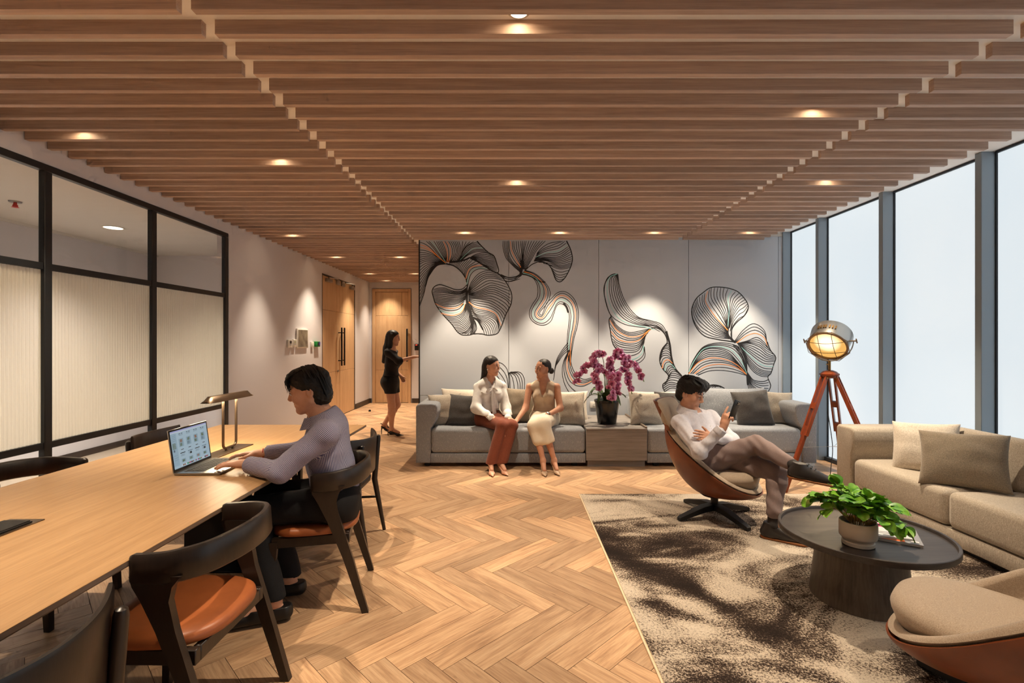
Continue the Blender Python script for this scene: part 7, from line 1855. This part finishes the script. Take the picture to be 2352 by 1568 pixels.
# ================================================================ woman standing in the corridor
def corridor_woman():
    YW = 7.62; O = V3((-1.86, YW, 0)); fw = V3((1, 0, 0)); lf = V3((0, 1, 0))
    who = empty('person', O, 0, 'woman in a black jacket and short skirt standing in the corridor', 'person')
    pel = V3((-1.875, YW, 0.86)); che = V3((-1.86, YW, 1.13)); nk = V3((-1.855, YW, 1.335))
    sr, sl = V3((-1.875, YW - 0.155, 1.285)), V3((-1.865, YW + 0.155, 1.285))
    er, wr = V3((-1.715, YW - 0.19, 1.155)), V3((-1.490, YW - 0.15, 1.215))
    el, wl = V3((-1.90, YW + 0.20, 1.04)), V3((-1.76, YW + 0.18, 0.90))
    hr, hl = pel + V3((0.0, -0.08, -0.05)), pel + V3((0.0, 0.08, -0.05))
    kr, ar = V3((-1.845, YW - 0.07, 0.46)), V3((-1.850, YW - 0.07, 0.125))
    kl, al = V3((-1.800, YW + 0.07, 0.465)), V3((-1.985, YW + 0.06, 0.175))
    tr, tl = V3((-1.70, YW - 0.07, 0.03)), V3((-1.88, YW + 0.06, 0.03))
    H = Head((-1.838, YW, 1.505), (0.98, -0.10, -0.06), (0, 0, 1), 0.93)
    S = Sdf(); H.add(S, True); S.cap(nk - V3((0, 0, 0.02)), H.p(-0.022, 0, -0.05), 0.046, 0.045, 0.025); torso(S, pel, che, nk, sl, sr, fw, -0.02, True); S.cap(lerp(sl, sr, 0.5), nk, 0.06, 0.046, 0.04)
    ra = (0.040, 0.034, 0.033, 0.023); arm(S, sr, er, wr, ra); arm(S, sl, el, wl, ra)
    hand(S, wr, (1, 0.05, 0.12), (0, 0.4, -1), (0.1, 1, 0.3), size=0.88, curl=(0.2, 0.25, 0.2)); hand(S, wl, (0.5, -0.1, -0.85), (0, -1, 0), (0.8, 0, 0.4), size=0.88)
    rl = (0.080, 0.054, 0.050, 0.031); leg(S, hr, kr, ar, rl); leg(S, hl, kl, al, rl)
    for a_, t_ in ((ar, tr), (al, tl)): S.cap(a_ - V3((0, 0, 0.02)), lerp(a_, t_, 0.75), 0.030, 0.022, 0.02); S.cap(a_, a_ - V3((0.03, 0, 0.035)), 0.03, 0.026, 0.02)
    sdf_part('body', S, 0.006, 'skin', who, O); H.face_parts(who, O, 'lip_rose')
    S = Sdf(); torso(S, pel + V3((0, 0, 0.06)), che, nk, sl, sr, fw, 0.014, True); arm(S, sr, er, wr, ra, 0.018, cut=0.12); arm(S, sl, el, wl, ra, 0.018, cut=0.12); S.cap(lerp(sl, sr, 0.5), nk - V3((0, 0, 0.03)), 0.076, 0.056, 0.04)
    S.clip(nk + V3((0, 0, -0.005)), (0.5, 0, 1)); S.clip(pel + V3((0, 0, 0.06)), (0, 0, -1))
    sdf_part('jacket', S, 0.0065, 'jacket_black', who, O, wrinkle=0.003, freq=36)
    S = Sdf(); S.cap(pel + V3((0, 0, -0.03)), pel + V3((0, 0, 0.12)), 0.150, 0.125, 0.05, (fw, 0.84)); S.ell(pel + V3((-0.055, 0, -0.04)), (0.105, 0.140, 0.11), None, 0.05); S.cap(hr, lerp(hr, kr, 0.42), 0.098, 0.088, 0.06); S.cap(hl, lerp(hl, kl, 0.42), 0.098, 0.088, 0.06)
    S.clip((0, 0, 0.655), (0, 0, -1)); sdf_part('skirt', S, 0.0065, 'jacket_black', who, O, wrinkle=0.001, freq=20)
    pump('shoe', 'loafer_leather', ar, tr, O, who, 0.075, True); pump('shoe', 'loafer_leather', al, tl, O, who, 0.105, True)
    S = Sdf(); S.ell(H.p(-0.016, 0, 0.045), H.r(0.108, 0.088, 0.090), H.ax()); S.cap(H.p(-0.055, 0, -0.01), H.p(-0.080, 0, -0.20), 0.074, 0.072, 0.03); S.cap(H.p(-0.08, 0, -0.18), H.p(-0.135, 0, -0.40), 0.072, 0.035, 0.03, (H.l, 1.3))
    S.cap(H.p(-0.01, -0.07, 0.03), H.p(-0.02, -0.07, -0.16), 0.03, 0.03, 0.03); S.cap(H.p(-0.01, 0.07, 0.03), H.p(-0.02, 0.07, -0.16), 0.03, 0.03, 0.03)
    S.ell(H.p(0.110, 0, -0.045), H.r(0.085, 0.12, 0.112), H.ax(), 0.012, True)
    sdf_part('hair', S, 0.006, 'hair_black', who, O, wrinkle=0.001, freq=140)
corridor_woman()
# ---------------------------------------------------------------- orchid on the side table
def flower_mesh():
    V, Q, rad = [], [], []
    def petal(ang, L, W, tilt, cup):
        ca, sa = math.cos(ang), math.sin(ang); n, m = 6, 5; o = len(V)
        for i in range(n):
            t = i / (n - 1); w = W * math.sin(PI * min(0.97, 0.10 + 0.85 * t)) ** 0.7 * (1 if t < 0.99 else 0.5)
            for j in range(m):
                s = j / (m - 1) * 2 - 1; r = L * t * (1 - 0.12 * s * s); lt = w * s
                x, y = ca * r - sa * lt, sa * r + ca * lt; z = tilt * r + cup * (s * s) * w - 0.25 * t * t * L
                V.append((x, -z, y)); rad.append(min(1.0, 0.1 + 0.75 * t + 0.25 * abs(s) * t))
        for i in range(n - 1):
            for j in range(m - 1): Q.append((o + i * m + j, o + i * m + j + 1, o + (i + 1) * m + j + 1, o + (i + 1) * m + j))
    for a in (PI / 2, PI / 2 + 2.15, PI / 2 - 2.15): petal(a, 0.044, 0.016, 0.10, 0.2)
    for a in (0.12, PI - 0.12): petal(a, 0.047, 0.027, 0.25, 0.25)
    me = arr_mesh('flower', V, Q); me.materials.append(M['petal'])
    at = me.attributes.new('rad', 'FLOAT', 'POINT'); at.data.foreach_set('value', rad); return me
def orchid():
    rnd = random.Random(11)
    c = P(1394, 972, 6.03); c.z = 0.447
    o = empty('potted_orchid', c, 0, 'purple orchid with arching sprays in a black pot on the side table', 'plant')
    mb = MB(); mb.lathe([(0.0, 0.0), (0.108, 0.0), (0.112, 0.006), (0.148, 0.262), (0.156, 0.268), (0.157, 0.29), (0.148, 0.292), (0.140, 0.27), (0.0, 0.262)], n=40); mb.build('pot', 'pot_black', o)
    mb = MB(); mb.lathe([(0.0, 0.262), (0.138, 0.262), (0.12, 0.276), (0.0, 0.285)], n=24); mb.build('soil', 'moss', o)
    for a, L, h, drop in ((2.75, 0.27, 0.12, 0.13), (3.3, 0.20, 0.16, 0.02), (2.3, 0.22, 0.18, 0.05), (0.2, 0.22, 0.10, 0.02), (-1.0, 0.20, 0.12, 0.10), (-2.2, 0.22, 0.15, 0.10), (0.9, 0.2, 0.2, 0.05), (-1.6, 0.18, 0.2, 0.06)):
        d = V3((math.cos(a), math.sin(a), 0)); s = V3((-d.y, d.x, 0)); mb = MB(); rings = []
        for i in range(11):
            t = i / 10; p = d * (0.03 + L * t) + V3((0, 0, 0.27 + h * math.sin(PI * min(t * 0.8, 1)) - drop * t * t)); w = 0.034 * math.sin(PI * (0.12 + 0.86 * t)) ** 0.8 + 0.002
            rings.append([p + s * w + V3((0, 0, 0.010)), p + V3((0, 0, 0.0)), p - s * w + V3((0, 0, 0.010)), p + V3((0, 0, -0.003))])
        mb.loft(rings); mb.build('leaf', 'orchid_leaf', o, ang=50)
    fm = flower_mesh()
    lip = MB(); lip.tube([(0, -0.004, 0.0), (0, -0.016, -0.004), (0, -0.020, -0.012), (0, -0.014, -0.020)], [0.006, 0.008, 0.007, 0.002], 8)
    lme = bpy.data.meshes.new('lip'); lip.bm.to_mesh(lme); lip.bm.free(); lme.materials.append(M['orchid_lip'])
    arcs = [([(1392, 915), (1388, 865), (1374, 842), (1350, 838), (1333, 855), (1318, 880)], -0.05, 0.42, 10), ([(1390, 915), (1388, 850), (1384, 822), (1372, 812), (1362, 822), (1364, 845)], -0.10, 0.45, 10),
            ([(1392, 915), (1392, 870), (1382, 852), (1368, 862), (1370, 880), (1374, 902)], -0.16, 0.38, 10), ([(1394, 915), (1396, 860), (1400, 828), (1396, 838), (1404, 850), (1392, 856)], -0.08, 0.45, 8),
            ([(1393, 915), (1396, 880), (1402, 862), (1402, 884), (1404, 905), (1406, 922)], -0.20, 0.36, 9), ([(1396, 915), (1404, 870), (1412, 858), (1417, 876), (1418, 896), (1416, 915)], -0.14, 0.36, 8),
            ([(1396, 915), (1408, 860), (1428, 846), (1440, 860), (1446, 884), (1450, 900)], -0.06, 0.45, 8), ([(1396, 915), (1408, 840), (1422, 818), (1440, 826), (1462, 850), (1478, 872)], 0.04, 0.36, 12),
            ([(1395, 915), (1400, 845), (1410, 815), (1424, 810), (1436, 832), (1444, 848)], -0.02, 0.40, 9)]
    for pts, dy, t0, n in arcs:
        W = [P(x, y, 6.03 + dy * min(1.0, i / 2.5)) - c for i, (x, y) in enumerate(pts)]
        W[0] = V3((W[0].x, 0, 0.27)); q = catmull([tuple(w) for w in W], 40)
        mb = MB(); mb.tube([tuple(x) for x in q], [0.0045] * 26 + [0.0045 - 0.0002 * i for i in range(14)], 6); st = mb.build('stem', 'stem_green', o)
        n = int(n * 1.45)
        for k in range(n):
            t = t0 + (0.97 - t0) * k / (n - 1); i = min(39, int(t * 39)); p = V3(q[i])
            d = V3((rnd.uniform(-0.6, 0.6), -1, rnd.uniform(-0.35, 0.35))).normalized()
            off = V3((rnd.uniform(-0.026, 0.026), rnd.uniform(-0.045, -0.005), rnd.uniform(-0.022, 0.022)))
            f = bpy.data.objects.new('flower', fm); COL.objects.link(f); f.parent = st; f.location = p + off
            R = d.to_track_quat('-Y', 'Z').to_matrix() @ Matrix.Rotation(rnd.uniform(-0.4, 0.4), 3, 'Y')
            f.rotation_euler = R.to_euler(); s = rnd.uniform(0.92, 1.22) * (0.75 if t > 0.93 else 1.0); f.scale = (s, s, s)
            l = bpy.data.objects.new('flower_lip', lme); COL.objects.link(l); l.parent = st; l.location = f.location; l.rotation_euler = f.rotation_euler; l.scale = f.scale
        mb = MB()
        for j in range(3):
            p = V3(q[39]) + V3((rnd.uniform(-0.01, 0.01), rnd.uniform(-0.01, 0.01), -0.008 * j)); mb.lathe([(0.0, -0.012), (0.006, -0.004), (0.005, 0.004), (0.0, 0.008)], tuple(p), n=8)
        mb.build('bud', 'stem_green', st)
orchid()

# ---------------------------------------------------------------- green plant on the coffee table
def leafy_plant():
    rnd = random.Random(21)
    c = V3((1.822, 2.59, TOPZ))
    o = empty('potted_plant', c, 0, 'bushy green plant in a stepped cream pot on the coffee table', 'plant')
    mb = MB(); mb.lathe([(0.0, 0.0), (0.068, 0.0), (0.074, 0.004), (0.074, 0.020), (0.070, 0.024), (0.070, 0.030), (0.084, 0.044), (0.086, 0.05), (0.086, 0.122), (0.084, 0.125), (0.078, 0.125), (0.078, 0.10), (0.0, 0.10)], n=40); mb.build('pot', 'pot_cream', o)
    mb = MB(); mb.lathe([(0.0, 0.10), (0.077, 0.10), (0.06, 0.110), (0.0, 0.113)], n=20); mb.build('soil', 'soil', o)
    n = 8; V, F = [], []
    rows = 7
    for i in range(rows):
        t = i / (rows - 1); w = 0.031 * (math.sin(PI * (0.06 + 0.9 * t)) ** 0.65)
        for j in range(5):
            s = j / 4 * 2 - 1; V.append((0.062 * t, w * s, 0.006 * s * s - 0.014 * t * t + 0.004 * math.sin(PI * t)))
    Q = [(i * 5 + j, i * 5 + j + 1, (i + 1) * 5 + j + 1, (i + 1) * 5 + j) for i in range(rows - 1) for j in range(4)]
    lm = arr_mesh('leaf', V, Q); lm.materials.append(M['leaf_green'])
    for k in range(34):
        a = 2.399963 * k; el = rnd.uniform(0.15, 1.35); L = rnd.uniform(0.13, 0.21) * (1.0 if el < 0.9 else 0.8)
        if k in (0, 9): L *= 1.25
        d = V3((math.cos(a) * math.cos(el), math.sin(a) * math.cos(el), math.sin(el)))
        p0 = V3((math.cos(a) * 0.03, math.sin(a) * 0.03, 0.105)); p1 = p0 + d * L * 0.55 + V3((0, 0, 0.045)); p2 = p0 + d * L + V3((0, 0, 0.02 - 0.05 * (1 - math.sin(el))))
        q = catmull([tuple(p0), tuple(p1), tuple(p2)], 12)
        mb = MB(); mb.tube([tuple(x) for x in q], 0.0022, 5); st = mb.build('stem', 'stem_tan', o)
        for j in range(7):
            t = 0.30 + 0.70 * j / 6; i = min(11, int(t * 11)); p = V3(q[i]); tg = (V3(q[min(11, i + 1)]) - V3(q[max(0, i - 1)])).normalized()
            sd = tg.cross(V3((0, 0, 1))).normalized() * (1 if j % 2 else -1)
            ld = (tg * rnd.uniform(0.3, 0.9) + sd * rnd.uniform(0.5, 1.0) + V3((0, 0, rnd.uniform(-0.3, 0.5)))).normalized() if j < 6 else tg
            up = (V3((0, 0, 1)) + V3((rnd.uniform(-0.7, 0.7), rnd.uniform(-0.9, 0.4), 0))).normalized(); y = up.cross(ld).normalized(); z = ld.cross(y)
            f = bpy.data.objects.new('leaf', lm); COL.objects.link(f); f.parent = st; f.location = p; f.rotation_euler = Matrix((ld, y, z)).transposed().to_euler()
            s = rnd.uniform(0.75, 1.15); f.scale = (s, s, s)
leafy_plant()

# ---------------------------------------------------------------- magazines
def magazine(c, w, h, t, rz, label, cover, blocks):
    b = empty('magazine', c, rz, label, 'magazine')
    mb = MB(); mb.box((-w / 2 + 0.001, -h / 2 + 0.002, 0.0008), (w / 2 - 0.002, h / 2 - 0.002, t - 0.0008)); mb.build('pages', 'book_pages', b, sm=False)
    mb = MB(); mb.box((-w / 2, -h / 2, 0.0), (w / 2, h / 2, 0.0008)); mb.box((-w / 2, -h / 2, t - 0.0008), (w / 2, h / 2, t)); mb.box((-w / 2 - 0.0008, -h / 2, 0), (-w / 2, h / 2, t)); cv = mb.build('cover', cover, b, sm=False)
    for x0, y0, x1, y1, m_ in blocks:
        mb = MB(); mb.box((x0 * w / 2, y0 * h / 2, t), (x1 * w / 2, y1 * h / 2, t + 0.0005)); mb.build('cover_print', m_, cv, sm=False)
magazine(V3((2.115, 2.70, TOPZ)), 0.19, 0.25, 0.012, -0.55, 'lower grey magazine lying beside the green plant', 'book_grey', ((-0.9, -0.95, 0.2, -0.6, 'book_orange'), (0.5, -0.8, 0.85, -0.6, 'book_white'), (-0.2, 0.1, 0.8, 0.3, 'book_white')))
magazine(V3((2.085, 2.735, TOPZ + 0.0128)), 0.17, 0.23, 0.010, -0.32, 'upper white magazine with a pink heading, on the grey one', 'book_white', ((-0.9, 0.35, 0.5, 0.85, 'book_pink'), (-0.7, 0.5, -0.45, 0.72, 'book_white'), (-0.35, 0.5, -0.1, 0.72, 'book_white'), (0.0, 0.5, 0.25, 0.72, 'book_white'), (-0.8, -0.6, 0.6, -0.5, 'book_grey'), (-0.8, -0.4, 0.3, -0.32, 'book_grey')))
